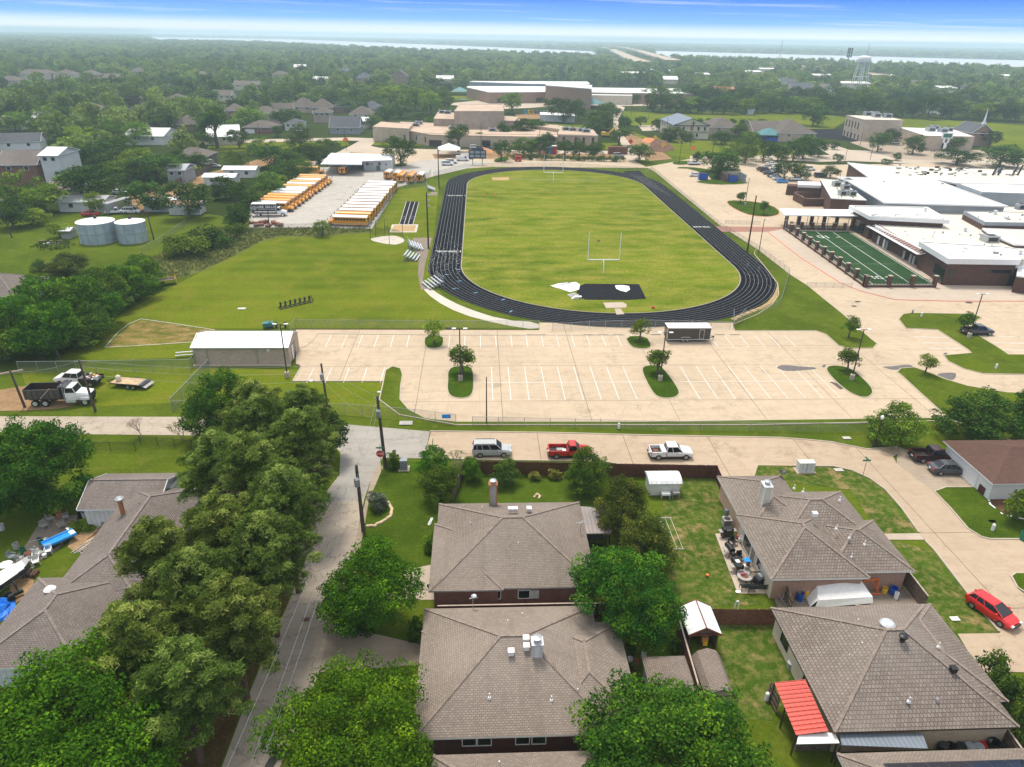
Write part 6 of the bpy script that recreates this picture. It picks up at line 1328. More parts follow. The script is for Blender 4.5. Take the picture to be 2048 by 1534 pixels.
def vehicle(kind,paint,name=None,label=None,cat=None,group=None,simple=False):
 root=thing(name or kind,label,cat,(0,0,0),0,group);P=M[paint];body=MB(P);glass=MB(M['dark_glass']);tr=MB(M['trim_black'])
 if kind=='sedan':L,W_,wr=4.75,.91,.33;loft(body,[(-2.37,.42,.80,.78,.10),(-2.2,.26,.98,.88,.08),(-1.5,.22,1.02,.91,.10),(0,.22,.98,.91,.1),(1.0,.22,.96,.91,.1),(1.9,.22,.84,.89,.13),(2.3,.30,.70,.80,.2),(2.38,.40,.58,.7,.2)],W_);cabin(body,glass,-1.75,1.15,-1.05,.35,.97,1.43,.80,.60,(-.15,-1.05));ax=(-1.4,1.45)
 if kind=='hatch':L,W_,wr=4.4,.90,.33;loft(body,[(-2.15,.42,.90,.76,.10),(-2.0,.26,1.05,.87,.08),(-1.4,.22,1.08,.90,.10),(0,.22,1.0,.91,.1),(1.0,.22,.97,.90,.1),(1.8,.22,.84,.87,.15),(2.15,.30,.70,.76,.25),(2.22,.40,.58,.6,.2)],W_);cabin(body,glass,-2.0,1.3,-1.6,.25,1.0,1.46,.80,.60,(-.35,-1.2));ax=(-1.32,1.33)
 if kind=='suv':L,W_,wr=5.0,.96,.38;loft(body,[(-2.5,.5,1.05,.86,.06),(-2.35,.34,1.15,.95,.06),(-1,.32,1.15,.97,.07),(.7,.32,1.13,.97,.07),(1.2,.32,1.10,.96,.1),(2.1,.32,1.0,.93,.14),(2.45,.42,.85,.84,.2),(2.52,.5,.7,.75,.2)],W_);cabin(body,glass,-2.4,1.25,-2.25,.55,1.12,1.78,.88,.72,(-.1,-1.15,-1.9));ax=(-1.5,1.5)
 if kind=='van':L,W_,wr=5.6,1.0,.36;loft(body,[(-2.8,.4,1.3,.95,.04),(-1,.3,1.3,1.0,.04),(1.2,.3,1.25,1.0,.06),(2.2,.35,1.05,.95,.12),(2.8,.45,.85,.84,.2)],W_);body.prism([(-2.75,-.92),(.9,-.92),(.9,.92),(-2.75,.92)],1.28,2.05);cabin(body,glass,.7,1.9,.75,1.2,1.25,2.02,.9,.84,());ax=(-1.7,1.7)
 if kind in('pickup','pickup_ext'):
  L,W_,wr=5.4,.98,.40;ext=kind=='pickup_ext';cb=-.75 if ext else-.25
  loft(body,[(cb,.42,1.12,.97,.04),(.7,.42,1.12,.98,.06),(1.25,.42,1.12,.97,.1),(2.3,.42,1.03,.94,.13),(2.66,.5,.9,.86,.18),(2.74,.55,.75,.8,.2)],W_)
  for s in(-1,1):body.box(-2.7,s*.97 if s<0 else .85,.5,cb,s*.85 if s<0 else .97,1.18)
  body.box(-2.74,-.97,.5,-2.64,.97,1.18);body.box(cb-.08,-.97,.5,cb,.97,1.2);tr.box(-2.64,-.85,.55,cb-.08,.85,.72)
  tr.box(-2.85,-.95,.42,-2.74,.95,.58);cabin(body,glass,cb,1.3,cb+.15,.65,1.12,1.78,.88,.72,((.1,)if ext else()));ax=(-1.75,1.75)
  for s in(-1,1):tr.box(-2.7,s*.99-.01,.42,2.2,s*.99+.01,.52)
 tr.box(-L/2+.3,-W_*.85,.18,L/2-.3,W_*.85,.34)
 front=max(2.38,L/2)+.02;lz=.62 if kind in('sedan','hatch')else .8
 if simple:
  for mt,mb2 in((M['dark_glass'],glass),(M['trim_black'],tr)):
   body.m(mt);body_v=mb2
   for f_,mi in zip(mb2.f,mb2.mi):body.face([mb2.v[i]for i in f_])
  for x in ax:
   for s in(-1,1):wheel(None,x,s*(W_-.1),wr,.24,inline=body)
  body.m(M['lamp_red']);body.box(-L/2-.02,-W_*.8,lz+.1,-L/2+.1,-W_*.5,lz+.3);body.box(-L/2-.02,W_*.5,lz+.1,-L/2+.1,W_*.8,lz+.3)
  bpy.data.objects.remove(root);o=body.build(name or kind);return tag(o,label,cat,group)
 body.build('body',root);glass.build('window_glass',root);tr.build('trim',root)
 for x in ax:
  for s in(-1,1):wheel(root,x,s*(W_-.10),wr,.24)
 for s in(-1,1):
  m=MB(M['lamp_glass']);m.box(front-.25,s*W_*.68-.14,lz-.05,front-.06 if kind!='sedan' else front-.1,s*W_*.68+.14,lz+.11);m.build('headlight',root)
  m=MB(M['lamp_red']);m.box(-L/2-.06 if 'pickup' in kind else-L/2,s*W_*.78-.1,lz+.05,-L/2+.12,s*W_*.78+.1,lz+.36);m.build('taillight',root)
  m=MB(P);m.box(.75,s*(W_+.10)-.09,1.0,.93,s*(W_+.10)+.09,1.16);m.build('mirror',root)
 m=MB(M['trim_black']);m.box(front-.12,-.45,.48,front-.01,.45,.66);m.build('grille',root);m=MB(M['sign_white']);m.box(-L/2-.13 if 'pickup' in kind else-L/2-.03,-.18,.6,-L/2+.02,.18,.74);m.build('number_plate',root)
 return root
def place(o,px,py,rz,px_center=True):x,y=G(px,py);o.location=(x,y,.05);o.rotation_euler=(0,0,rz);NOWOOD_C.append((x,y,4));return o
def at(o,x,y,rz,z=.05):o.location=(x,y,z);o.rotation_euler=(0,0,rz);return o
v=at(vehicle('suv','paint_silver','parked_suv','silver sport utility car parked on the street, leftmost of the three','car'),1.5,77.6,0)
m=MB(M['trim_black']);[m.bar((-2.1,s*.66,1.86),(.4,s*.66,1.86),.05)for s in(-1,1)];m.build('roof_rail',v)
v=at(vehicle('pickup','paint_red','parked_pickup','bright red regular cab pickup on the street','pickup truck'),11.4,77.1,0);m=MB(M['sign_white']);m.cbox(-.75,-.3,.72,.45,.5,.3);m.m(M['grey_plastic']);m.cbox(-1.2,.2,.72,.9,.6,.12);m.build('bed_cargo',v)
v=at(vehicle('pickup_ext','paint_white','parked_pickup','white extended cab pickup with a tool box on the street','pickup truck'),24.3,76.6,0)
m=MB(M['white_paint']);m.box(-1.35,-.9,.95,-.85,.9,1.28);m.build('tool_box',v);m=MB(M['rust']);m.cbox(-1.9,.1,.72,.6,.7,.18);m.build('bed_cargo',v)
v=at(vehicle('sedan','paint_grey','parked_sedan','dark grey sedan in the driveway facing the white garage','car'),*G(1895,945),-.06)
v=at(vehicle('pickup_ext','paint_darkred','parked_pickup','dark red pickup half under the tree in the driveway','pickup truck'),*G(1864,920),-.04)
v=at(vehicle('hatch','paint_hotred','parked_hatchback','bright red hatchback at the kerb by the lower right lawn','car'),47.7,48.3,R(-66))
v=at(vehicle('pickup_ext','paint_grey','parked_pickup','dark grey pickup parked alone beside the grass island','pickup truck'),91.6,117.8,0);m=MB(M['paint_grey']);
def red_pickup():
 v=at(vehicle('pickup','paint_darkred','parked_pickup','dark red pickup with clutter in its bed at the left edge','pickup truck'),-75.3,93.4,R(170));m=MB(M['white_paint']);m.cbox(-1.2,0,.75,1.2,1.0,.3);m.m(M['rust']);m.cbox(-2.2,.2,.75,.7,.8,.35);m.build('bed_cargo',v)
red_pickup()
r_=at(thing('flatbed_truck','white crew cab truck with a black bed full of tools','truck'),*G(160,768),R(173));b=MB(M['paint_white']);g=MB(M['dark_glass'])
loft(b,[(-.6,.55,1.35,1.0,.03),(1.6,.55,1.35,1.0,.05),(2.0,.55,1.35,1.0,.08),(3.1,.55,1.25,.98,.12),(3.4,.7,1.05,.9,.15)],1);cabin(b,g,-.6,2.0,-.5,1.3,1.33,2.05,.92,.78,(.6,));b.build('cab',r_);g.build('window_glass',r_)
m=MB(M['black_paint']);m.box(-3.4,-1.05,.75,-.65,1.05,.95);m.box(-3.4,-1.05,.95,-.65,-.98,1.35);m.box(-3.4,.98,.95,-.65,1.05,1.35);m.build('flatbed',r_)
g_=random.Random(9)
for k in range(16):m=MB(M[g_.choice(['rust','galvanised','black_paint','orange_paint','white_paint','grey_plastic','terracotta'])]);m.cbox(g_.uniform(-3.1,-.9),g_.uniform(-.8,.8),.95,g_.uniform(.2,.8),g_.uniform(.15,.5),g_.uniform(.2,.65),g_.uniform(0,3));m.build('tool',r_)
m=MB(M['yellow_paint']);m.tube((-2.9,.3,1.5),(-2.9,.3,1.9),.16);m.build('beacon',r_)
for x in(-2.4,2.35):
 for s in(-1,1):wheel(r_,x,s*.9,.43,.28)
r_=at(thing('dump_truck','white cabbed dump truck with a black tipper body','truck'),*G(128,806),R(3));b=MB(M['truck_black']);z0,z1=1.25,2.7
for s in(-1,1):b.box(-4.3,s*1.2-.05,z0,.55,s*1.2+.05,z1)
b.box(-4.35,-1.2,z0,-4.25,1.2,z1+.05);b.box(.5,-1.2,z0,.6,1.2,z1+.3);b.box(-4.3,-1.15,z0,.5,1.15,z0+.1);b.box(.3,-1.2,z1+.2,1.3,1.2,z1+.3)
for k in range(7):b.box(-4.1+k*.75,-1.32,z0,-4.0+k*.75,-1.24,z1)
b.build('tipper_body',r_);m=MB(M['black_paint']);m.box(-4.2,-.5,.75,4.0,.5,1.1);m.build('chassis',r_)
m=MB(M['soil_dark']);m.box(-4.2,-1.1,z0+.1,.45,1.1,z0+.5);m.build('load',r_);m=MB(M['galvanised']);m.bar((-2.2,-1.4,1.4),(-.6,-1.4,2.95),.08);m.build('tarp_arm',r_)
b=MB(M['paint_white']);g=MB(M['dark_glass']);loft(b,[(1.0,.9,2.0,1.1,.03),(2.3,.9,2.0,1.1,.05),(2.6,.9,1.95,1.05,.12),(4.1,.95,1.75,.9,.15),(4.3,1.0,1.6,.8,.15)],1);cabin(b,g,1.05,2.45,1.1,2.15,1.98,2.75,1.02,.95,());b.build('cab',r_);g.build('window_glass',r_)
for s in(-1,1):m=MB(M['paint_white']);m.box(3.0,s*1.0-.16,.9,4.1,s*1.0+.16,1.25);m.build('mudguard',r_);m=MB(M['galvanised']);m.tube((.8,s*.95,.9),(.8,s*.95,3.3),.09);m.build('exhaust',r_);m=MB(M['aluminium']);m.box(1.0,s*1.05-.15,.55,2.3,s*1.05+.15,.95);m.build('fuel_tank',r_)
m=MB(M['black_paint']);m.box(4.28,-.7,.95,4.36,.7,1.7);m.build('grille',r_)
for x in(-3.2,-1.85,3.45):
 for s in(-1,1):wheel(r_,x,s*1.0,.52,.42 if x<0 else .3,rimm='aluminium')
def flat_trailer():
 r_=at(thing('flat_trailer','flat wooden deck trailer with a pale drum on it','trailer'),*G(263,772),R(170));
 root=r_;m=MB(M['black_paint']);m.box(-2.6,-1.1,.62,2.6,1.1,.72);m.bar((2.5,.9,.66),(3.8,0,.6),.1);m.bar((2.5,-.9,.66),(3.8,0,.6),.1);m.build('frame',r_)
 for k in range(11):m=MB(M['wood_deck']);y=-1.05+k*.19;m.box(-1.7,y,.74,2.55,y+.17,.78+(k%3)*.004);m.build('deck_plank',r_)
 m=MB(M['grey_plastic']);m.face([(-1.75,-1.1,.76),(-1.75,1.1,.76),(-3.1,1.1,.35),(-3.1,-1.1,.35)]);m.build('ramp',r_)
 for x in(-.3,-1.0+.1+.0-.25):
  for s in(-1,1):wheel(r_,x,s*1.2,.34,.2)
 m=MB(M['plaster_cream']);m.lathe(1.7,.2,[(.3,.78),(.38,.9),(.38,1.5),(.2,1.7),(0,1.7)],14);d=m.build('drum');d.location=r_.location;d.rotation_euler=r_.rotation_euler;tag(d,'pale plastic drum standing on the flat trailer','drum')
 m=MB(M['black_paint']);m.box(-.9,-1.35,.7,.2,-1.12,.78);m.build('mudguard',r_)
flat_trailer()
r_=at(thing('cargo_trailer','long black enclosed trailer with a white roof on the parking lot','trailer'),36.8,115.3,0,.07);b=MB(M['truck_black']);b.box(-3.9,-1.15,.55,3.7,1.15,2.7);b.build('body',r_);m=MB(M['white_roof']);m.box(-3.95,-1.2,2.7,3.75,1.2,2.8);m.build('roof',r_)
m=MB(M['aluminium']);m.box(-3.95,-1.19,.5,3.75,-1.15,.6);m.box(-3.95,-1.19,2.6,3.75,-1.15,2.7);m.box(-3.95,-1.19,.5,-3.88,-1.15,2.7);m.box(3.68,-1.19,.5,3.75,-1.15,2.7);m.build('trim',r_)
m=MB(M['aluminium']);m.box(1.75,-1.2,.7,2.6,-1.16,2.4);m.m(M['truck_black']);m.box(1.81,-1.22,.76,2.54,-1.2,2.34);m.build('side_door',r_)
m=MB(M['aluminium']);m.bar((-1.5,-1.25,.85),(-1.2,-1.25,1.02),.2,.05);m.bar((-1.2,-1.25,1.02),(.0,-1.25,1.02),.2,.05);m.bar((0,-1.25,1.02),(.3,-1.25,.85),.2,.05);m.build('mudguard',r_)
for x in(-1.0,-.25):
 for s in(-1,1):wheel(r_,x,s*1.05,.36,.22)
m=MB(M['black_paint']);m.bar((3.7,.7,.6),(4.9,0,.6),.1);m.bar((3.7,-.7,.6),(4.9,0,.6),.1);m.tube((4.7,0,0),(4.7,0,.9),.06);m.build('hitch',r_)
def bus(roofm,L=11.2,name='school_bus',windows=True):
 root=thing(name,None,'school bus');Y=M['bus_yellow'];hwid=1.2;x0,x1=-L/2,L/2-1.6;b=MB(Y);b.box(x0,-hwid,.55,x1,hwid,2.55)
 for z in(.95,1.45):b.m(M['trim_black']);[b.box(x0+.05,s*(hwid+.012)-.012,z,x1-.05,s*(hwid+.012)+.012,z+.06)for s in(-1,1)]
 b.build('body',root);r=MB(M[roofm]);n=7;pr=[(hwid*math.cos(math.pi*k/n),2.55+.42*math.sin(math.pi*k/n))for k in range(n+1)]
 for a,c in zip(pr[:-1],pr[1:]):r.face([(x0,a[0],a[1]),(x1,a[0],a[1]),(x1,c[0],c[1]),(x0,c[0],c[1])])
 r.m(Y);r.face([(x0,*p)for p in reversed(pr)]);r.face([(x1,*p)for p in pr]);r.build('roof',root)
 h=MB(Y);loft(h,[(x1-.05,.55,1.65,1.1,.12),(x1+.9,.55,1.55,1.02,.18),(x1+1.45,.6,1.35,.9,.25),(x1+1.6,.7,1.1,.8,.25)],1);h.build('hood',root)
 g=MB(M['dark_glass']);g.box(x1+.0,-1.0,1.62,x1+.03,1.0,2.45);g.build('windscreen',root);g=MB(M['dark_glass']);g.box(x0-.03,-.95,1.75,x0,-.45,2.35);g.box(x0-.03,-.33,.9,x0,.33,2.4);g.box(x0-.03,.45,1.75,x0,.95,2.35);g.build('rear_window',root)
 m=MB(M['trim_black']);m.box(x0-.15,-1.2,.45,x0,1.2,.7);m.box(x1+1.55,-1.1,.45,x1+1.7,1.1,.7);m.build('bumper',root)
 nw=11;wme=None
 for s in(-1,1):
  for k in range(nw):
   x=x0+.5+k*(x1-x0-.9)/nw
   if wme is None:w=MB(M['dark_glass']);w.box(0,-.02,0,(x1-x0-.9)/nw-.14,.02,.58);wme=w.mesh('bus_window')
   o=bpy.data.objects.new('window',wme);COL.objects.link(o);o.parent=root;o.location=(x,s*(hwid+.005),1.72)
 for x in(x0+2.6,x1+.75):
  for s in(-1,1):wheel(root,x,s*1.02,.5,.3,rimm='trim_black')
 for s in(-1,1):m=MB(M['lamp_red']);m.box(x0-.04,s*.95-.14,1.2,x0,s*.95+.14,1.45);m.build('taillight',root);m=MB(M['trim_black']);m.bar((x1+1.3,s*1.1,1.2),(x1+1.5,s*1.35,2.0),.06);m.box(x1+1.4,s*1.35-.1,1.7,x1+1.5,s*1.35+.1,2.2);m.build('mirror',root)
 return remember(root)
BW,BY,BS=bus('bus_white'),bus('bus_yellow'),bus('bus_white',8.0)
first={'W':[BW],'Y':[BY],'S':[BS]}
def put_bus(k,x,y,rz,grp):
 o=first[k].pop()if first[k]else dup({'W':BW,'Y':BY,'S':BS}[k]);o.location=(x,y,.08);o.rotation_euler=(0,0,rz);o['group']=grp;return o
row=[]
a,b=Vector((-35.9,198.6)),Vector((-33.8,250.0))
kinds='WYWWWWWWWWWWW'
for i,k in enumerate(kinds):p=a.lerp(b,i/(len(kinds)-1));row.append(put_bus(k,p.x+rnd.uniform(-.25,.25),p.y,math.pi-.10+rnd.uniform(-.02,.02),'buses parked in the right hand row'))
for i,o in enumerate(row):o['label']='school bus '+('nearest the camera in the right hand bus row' if i==0 else 'farthest in the right hand bus row' if i==len(row)-1 else '%s from the near end of the right hand bus row'%NUMW[i])
row=[];a,b=Vector((-60.8,216.5)),Vector((-57.8,262.0));kinds='WYYYWSWYWYWYY'.replace('S','W')
for i,k in enumerate(kinds):p=a.lerp(b,i/(len(kinds)-1));row.append(put_bus(k,p.x+rnd.uniform(-.25,.25),p.y,-.12+rnd.uniform(-.02,.02),'buses parked in the left hand row'))
for i,o in enumerate(row):o['label']='school bus '+('nearest the camera in the left hand bus row' if i==0 else 'farthest in the left hand bus row' if i==len(row)-1 else '%s from the near end of the left hand bus row'%NUMW[i])
row=[]
for px,py,k in((776,360,'S'),(794,362,'S'),(803,365,'Y'),(822,366,'Y'),(841,366,'S')):x,y=G(px,py);row.append(put_bus(k,x,y+4,R(84),'buses parked at the back of the yard'));
for i,o in enumerate(row):o['label']='%s bus in the short back row, seen from behind'%(NUMW[i]+' from left' if i else 'leftmost')
x,y=G(686,350);put_bus('S',x,y+3,R(88),'buses')['label']='lone bus standing half under the garage canopy'
x,y=G(616,350);put_bus('Y',x,y+2,-.1,'buses')['label']='yellow roofed bus parked against the trees at the back left'
r_=at(thing('box_truck','black sided box truck with white lettering and a white cab','truck'),*G(540,432),.04);b=MB(M['truck_black']);b.box(-4.6,-1.25,1.0,2.2,1.25,3.6);b.m(M['white_roof']);b.box(-4.65,-1.3,3.6,2.25,1.3,3.7);b.m(M['aluminium']);b.box(-4.65,-1.29,1.0,2.25,-1.26,1.12);b.box(-4.66,-1.28,1.0,-4.55,-1.25,3.6);b.box(2.12,-1.28,1.0,2.24,-1.25,3.6);b.build('cargo_box',r_)
b=MB(M['paint_white']);g=MB(M['dark_glass']);loft(b,[(2.35,.6,1.7,1.1,.05),(3.3,.6,1.7,1.1,.08),(4.6,.65,1.5,1.0,.15),(4.9,.75,1.2,.85,.2)],1);cabin(b,g,2.4,3.5,2.45,3.1,1.68,2.5,1.0,.9,());b.build('cab',r_);g.build('window_glass',r_)
m=MB(M['trim_black']);m.box(-4.4,-.6,.6,4.2,.6,1.0);m.build('chassis',r_)
for x in(-2.9,3.9):
 for s in(-1,1):wheel(r_,x,s*1.0,.5,.32,rimm='white_paint')
m=MB(M['sign_white']);m.box(-3.9,-1.285,1.35,2.0,-1.275,1.62);m.build('stripe',r_)
m=MB(M['aluminium']);m.tube((-3.8,-1.262,2.55),(-3.8,-1.29,2.55),.62,.62,20);m.m(M['grey_steel']);m.tube((-3.8,-1.29,2.55),(-3.8,-1.30,2.55),.48,.48,20);m.build('round_emblem',r_)
def text(s,size,mat,parent,loc,rot,name='lettering',ext=.01):
 c=bpy.data.curves.new(name,'FONT');c.body=s;c.size=size;c.extrude=ext;c.align_x='CENTER';c.align_y='CENTER';c.offset=size*.012;t_=bpy.data.objects.new(name,c);COL.objects.link(t_);me=bpy.data.meshes.new_from_object(t_.evaluated_get(bpy.context.evaluated_depsgraph_get()));bpy.data.objects.remove(t_);me.materials.clear();me.materials.append(M[mat]);o=bpy.data.objects.new(name,me);COL.objects.link(o);o.parent=parent;o.location=loc;o.rotation_euler=rot;return o
for i,ch in enumerate('LAKE DALLAS'):
 if ch!=' ':text(ch,.88,'sign_white',r_,(-2.85+i*.50,-1.27,2.85),(R(90),0,0),'letter')
tag(text('INDEPENDENT SCHOOL DISTRICT',.32,'sign_white',r_,(-.35,-1.27,2.2),(R(90),0,0)),kind='stuff')
SIMPLE={}
def small_car(kind,paint,px,py,rz,label,cat='car',group=None,z=.07):
 key=(kind,paint)
 if key not in SIMPLE:SIMPLE[key]=vehicle(kind,paint,'car' if 'pickup' not in kind else 'pickup',simple=True);o=SIMPLE[key]
 else:o=SIMPLE[key].copy();COL.objects.link(o)
 x,y=G(px,py);o.location=(x,y,z);o.rotation_euler=(0,0,rz);tag(o,label,cat,group)
 if not group and 'group' in o.keys():del o['group']
 NOWOOD_C.append((x,y,5));return o
small_car('sedan','paint_white',1390,353,.05,'white sedan parked beside the blue dumpster');small_car('pickup_ext','paint_white',1388,330,.1,'white vehicle partly behind the small conifer at the lot','pickup truck')
cl='cars in the school lot behind the dumpsters'
for px,py,k,p,l in((1452,346,'sedan','paint_white','white car behind the brick dumpster enclosure'),(1460,351,'suv','paint_grey','dark car just behind the brick dumpster enclosure'),(1476,357,'suv','paint_black','black car beside the right wall of the dumpster enclosure')):small_car(k,p,px,py,.1,l,group=cl)
for px,py,k,p,rz,l in((1543,330,'sedan','paint_white',.1,'white car alone beyond the others in the upper parking lot'),(1524,341,'sedan','paint_black',.1,'black car at the left end of the upper parking row'),(1530,344,'suv','paint_darkred',.1,'dark brown car second in the upper parking row'),(1537,349,'sedan','paint_navy',.1,'navy car third in the upper parking row'),(1546,354,'suv','paint_grey',.1,'dark grey vehicle fourth in the parking row'),(1551,356,'sedan','paint_silver',.1,'silver car fifth in the parking row'),(1556,360,'sedan','paint_white',.1,'white car just behind the bright blue one'),(1564,366,'hatch','paint_blue',.05,'bright blue car at the near end of the row'),(1549,340,'sedan','paint_white',.1,'white car near the middle tree of the lot'),(1553,345,'suv','paint_white',.1,'white utility car near the middle tree'),(1592,362,'pickup_ext','paint_white',.05,'white pickup right of the bright blue car'),(1640,355,'suv','paint_navy',.05,'dark blue car by the awning of the school'),(1618,341,'suv','paint_white',.05,'white car under the trees near the school'),(1536,337,'sedan','paint_silver',.1,'silver car between the white cars in the upper lot'),(1610,350,'sedan','paint_white',0,'white car half hidden by the rightmost lot tree')):small_car(k,p,px,py,rz,l,'car' if 'pickup' not in k else 'pickup truck',cl)
for px,py,k,p,l in((895,331,'suv','paint_white','white utility car nearest the scoreboard'),(903,327,'suv','paint_white','white utility car behind the nearest one by the scoreboard'),(925,322,'van','paint_white','white van directly behind the scoreboard'),(934,318,'van','paint_white','second white van behind the scoreboard'),(1237,314,'suv','paint_silver','silver utility car in front of the red container'),(950,298,'suv','paint_white','white car at the school kerb, leftmost of three'),(963,300,'suv','paint_grey','dark car at the school kerb, middle of three'),(978,300,'sedan','paint_navy','navy car at the school kerb, rightmost of three'),(430,335,'sedan','paint_silver','silver car on the drive beside the board fence'),(418,330,'van','paint_white','white van behind the board fence'),(240,388,'sedan','paint_white','white sedan between the trees right of the trailer home'),(265,427,'suv','paint_white','white car beside the narrow grey trailer left of the tree'),(306,240,'sedan','paint_white','white car on the driveway deep in the left trees'),(668,331,'pickup_ext','paint_silver','silver pickup under the bus garage canopy'),(927,201,'sedan','paint_white','white sedan alone in the elementary school lot'),(962,199,'suv','paint_white','white car at the left of the school lot group'),(967,203,'sedan','paint_black','black car in the elementary school lot'),(975,200,'sedan','paint_grey','grey car in the elementary school lot'),(982,202,'suv','paint_navy','dark car rightmost in the elementary school lot'),(1880,229,'sedan','paint_white','tiny pale car at the house by the church lawn'),(1790,288,'suv','paint_white','white car under the trees at the church block')):small_car(k,p,px,py,.03 if px!=306 else .3,l,'car' if k!='van' else 'van')
small_car('sedan','paint_red',182,432,.1,'red car beside the trailer home behind the tanks');small_car('pickup','paint_white',232,428,.2,'flat bedded pale vehicle beside the grey horse trailer','pickup truck')
x,y=G(212,430);m=MB(M['metal_grey']);m.box(-1.2,0,.5,1.2,10,3.2);m.m(M['tyre']);m.box(-1.3,3,0,1.3,4.5,.6);o=m.build('horse_trailer');o.location=(x,y,0);o.rotation_euler=(0,0,-.25);tag(o,'tall grey box trailer standing behind the left water tank','trailer');NOWOOD_C.append((x,y+4,7))
# ------------------------------------------------------------------ poles, lamps, wires
def lamp_pole(bx,by,ty,label,heads=2,group='car park lamp posts',base=True,ang=0.):
 x,y=G(bx,by);H=hgt(bx,by,ty);root=thing('lamp_post',label,'lamp post',(x,y,0),ang,group);m=MB(M['dark_metal']);m.tube((0,0,.5 if base else 0),(0,0,H),.11,.08,8);m.build('pole',root)
 if base:m=MB(M['kerb_concrete']);m.lathe(0,0,[(.36,0),(.36,.95),(.30,1.0),(0,1.0)],14);m.build('base',root)
 for s in((-1,1)if heads==2 else(1,)):m=MB(M['dark_metal']);m.bar((0,0,H-.05),(s*.9,0,H),.06);m.m(M['lamp_white']);m.box(min(s*.55,s*1.15),-.17,H-.04,max(s*.55,s*1.15),.17,H+.06);m.build('lamp_head',root)
 return root
lamp_pole(575,755,648,'lamp post standing in front of the storage building');lamp_pole(921,762,657,'lamp post on the oblong island left of centre');lamp_pole(1320,762,665,'lamp post behind the black trailer on the right centre island')
lamp_pole(1703,760,659,'lamp post on the right end island of the lot');lamp_pole(1937,676,588,'lamp post beside the dark grey pickup');lamp_pole(1490,411,357,'lamp post on the red kerbed teardrop island');lamp_pole(1517,508,438,'thin lamp post beside the brick walk and track fence',1,base=False)
for px,b,t,l in((1358,329,285,'lamp post on the small island at the lot entrance'),(1092,268,240,'pair lamp mast left of the church hall'),(1689,325,256,'tall pale lamp mast by the church drive'),(1740,320,288,'lamp post right of the church drive'),(1010,326,296,'small lamp at the hedge end behind the track'),(1252,214,200,'lamp by the elementary school road, left'),(1297,238,222,'double lamp left of the church hall')):lamp_pole(px,b,t,l,2,'distant lamp posts',False)
def mast(bx,by,ty,label,r=.28,lean=0.,heads=0,name='light_mast',cat='mast',mat='post_brown'):
 x,y=G(bx,by);H=hgt(bx,by,ty);root=thing(name,label,cat,(x,y,0));m=MB(M[mat]);m.tube((0,0,0),(lean,0,H),r,r*.65,10);m.build('pole',root)
 for k in range(heads):m=MB(M['galvanised']);m.box(.2,-.3,H-.8-k*1.3,.7,.3,H-.5-k*1.3);m.box(.15,-.05,H-1-k*1.3,.2,.05,H-.3-k*1.3);m.build('floodlight',root)
 return root
mast(857,498,385,'tall dark wooden floodlight pole left of the running track',.22,0,3);mast(1494,506,391,'tall dark wooden pole right of the running track',.22);mast(878,377,296,'dark wooden pole at the far left end of the track',.2,0,1)
def utility_pole(bx,by,ty,label,lean=(0,0),arm=0.,transf=None,r=.16,lamp=None,arm_ang=0.,ins=0):
 x,y=G(bx,by);H=hgt(bx,by,ty);root=thing('utility_pole',label,'utility pole',(x,y,0),0,'wooden utility poles');m=MB(M['pole_wood']);m.tube((0,0,0),(lean[0],lean[1],H),r*1.15,r*.75,10);m.build('pole',root);top=Vector((lean[0],lean[1],H))
 if arm:d=Vector((math.cos(arm_ang),math.sin(arm_ang),0))*arm/2;m=MB(M['fence_rail']);m.bar(top-d-Vector((0,0,.3)),top+d-Vector((0,0,.3)),.16,.22);m.build('crossarm',root)
 if transf:t=top*(transf/H);m=MB(M['galvanised']);m.lathe(t.x-.05,t.y-.38,[(0,t.z-.5),(.26,t.z-.5),(.28,t.z+.35),(.12,t.z+.5),(0,t.z+.5)],12);m.build('transformer',root)
 for k in range(ins):m=MB(M['galvanised']);m.bar(top-Vector((0,0,.3+k*.6)),top+Vector((.45 if k%2 else-.45,0,-.2-k*.6)),.05);m.build('insulator',root)
 if lamp:t=top*(lamp/H);m=MB(M['galvanised']);m.tube(t,t+Vector((-1.4,0,.5)),.04,.03);m.m(M['lamp_white']);m.lathe(t.x-1.7,t.y,[(0,t.z+.3),(.22,t.z+.4),(.25,t.z+.52),(.1,t.z+.6),(0,t.z+.6)],12);m.build('street_lamp',root)
 root['_t']=1;del root['_t'];return Vector((x+lean[0],y+lean[1],H))
P1=utility_pole(191,823,720,'leaning wooden utility pole beside the white dump truck',(-.35,0),ins=1);P2=utility_pole(50,815,741,'utility pole with a broad pale crossarm at the left edge',(-.5,.1),arm=3.0,arm_ang=.5)
P3=utility_pole(657,832,727,'utility pole with transformer and street lamp behind the fence',(-.2,0),transf=6.3,lamp=5.0,ins=1);P4=utility_pole(771,935,792,'tall utility pole at the stop sign corner',(-.35,0),transf=7.8,ins=2,r=.2)
P5=utility_pole(727,1063,930,'utility pole with grey transformer nearest the camera on the side road',(-.1,0),transf=6.6,ins=2,r=.2);mast(973,848,754,'thin dark bare pole at the lot fence gap',.1,0)
P6=utility_pole(24,476,398,'dark utility pole on the lawn at the left edge',(-.8,0),arm=2.6,arm_ang=.4);P7=utility_pole(308,480,432,'dark utility pole right of the second water tank',(-.3,0));P8=utility_pole(185,440,408,'pole behind the left water tank',(0,0),lamp=5)
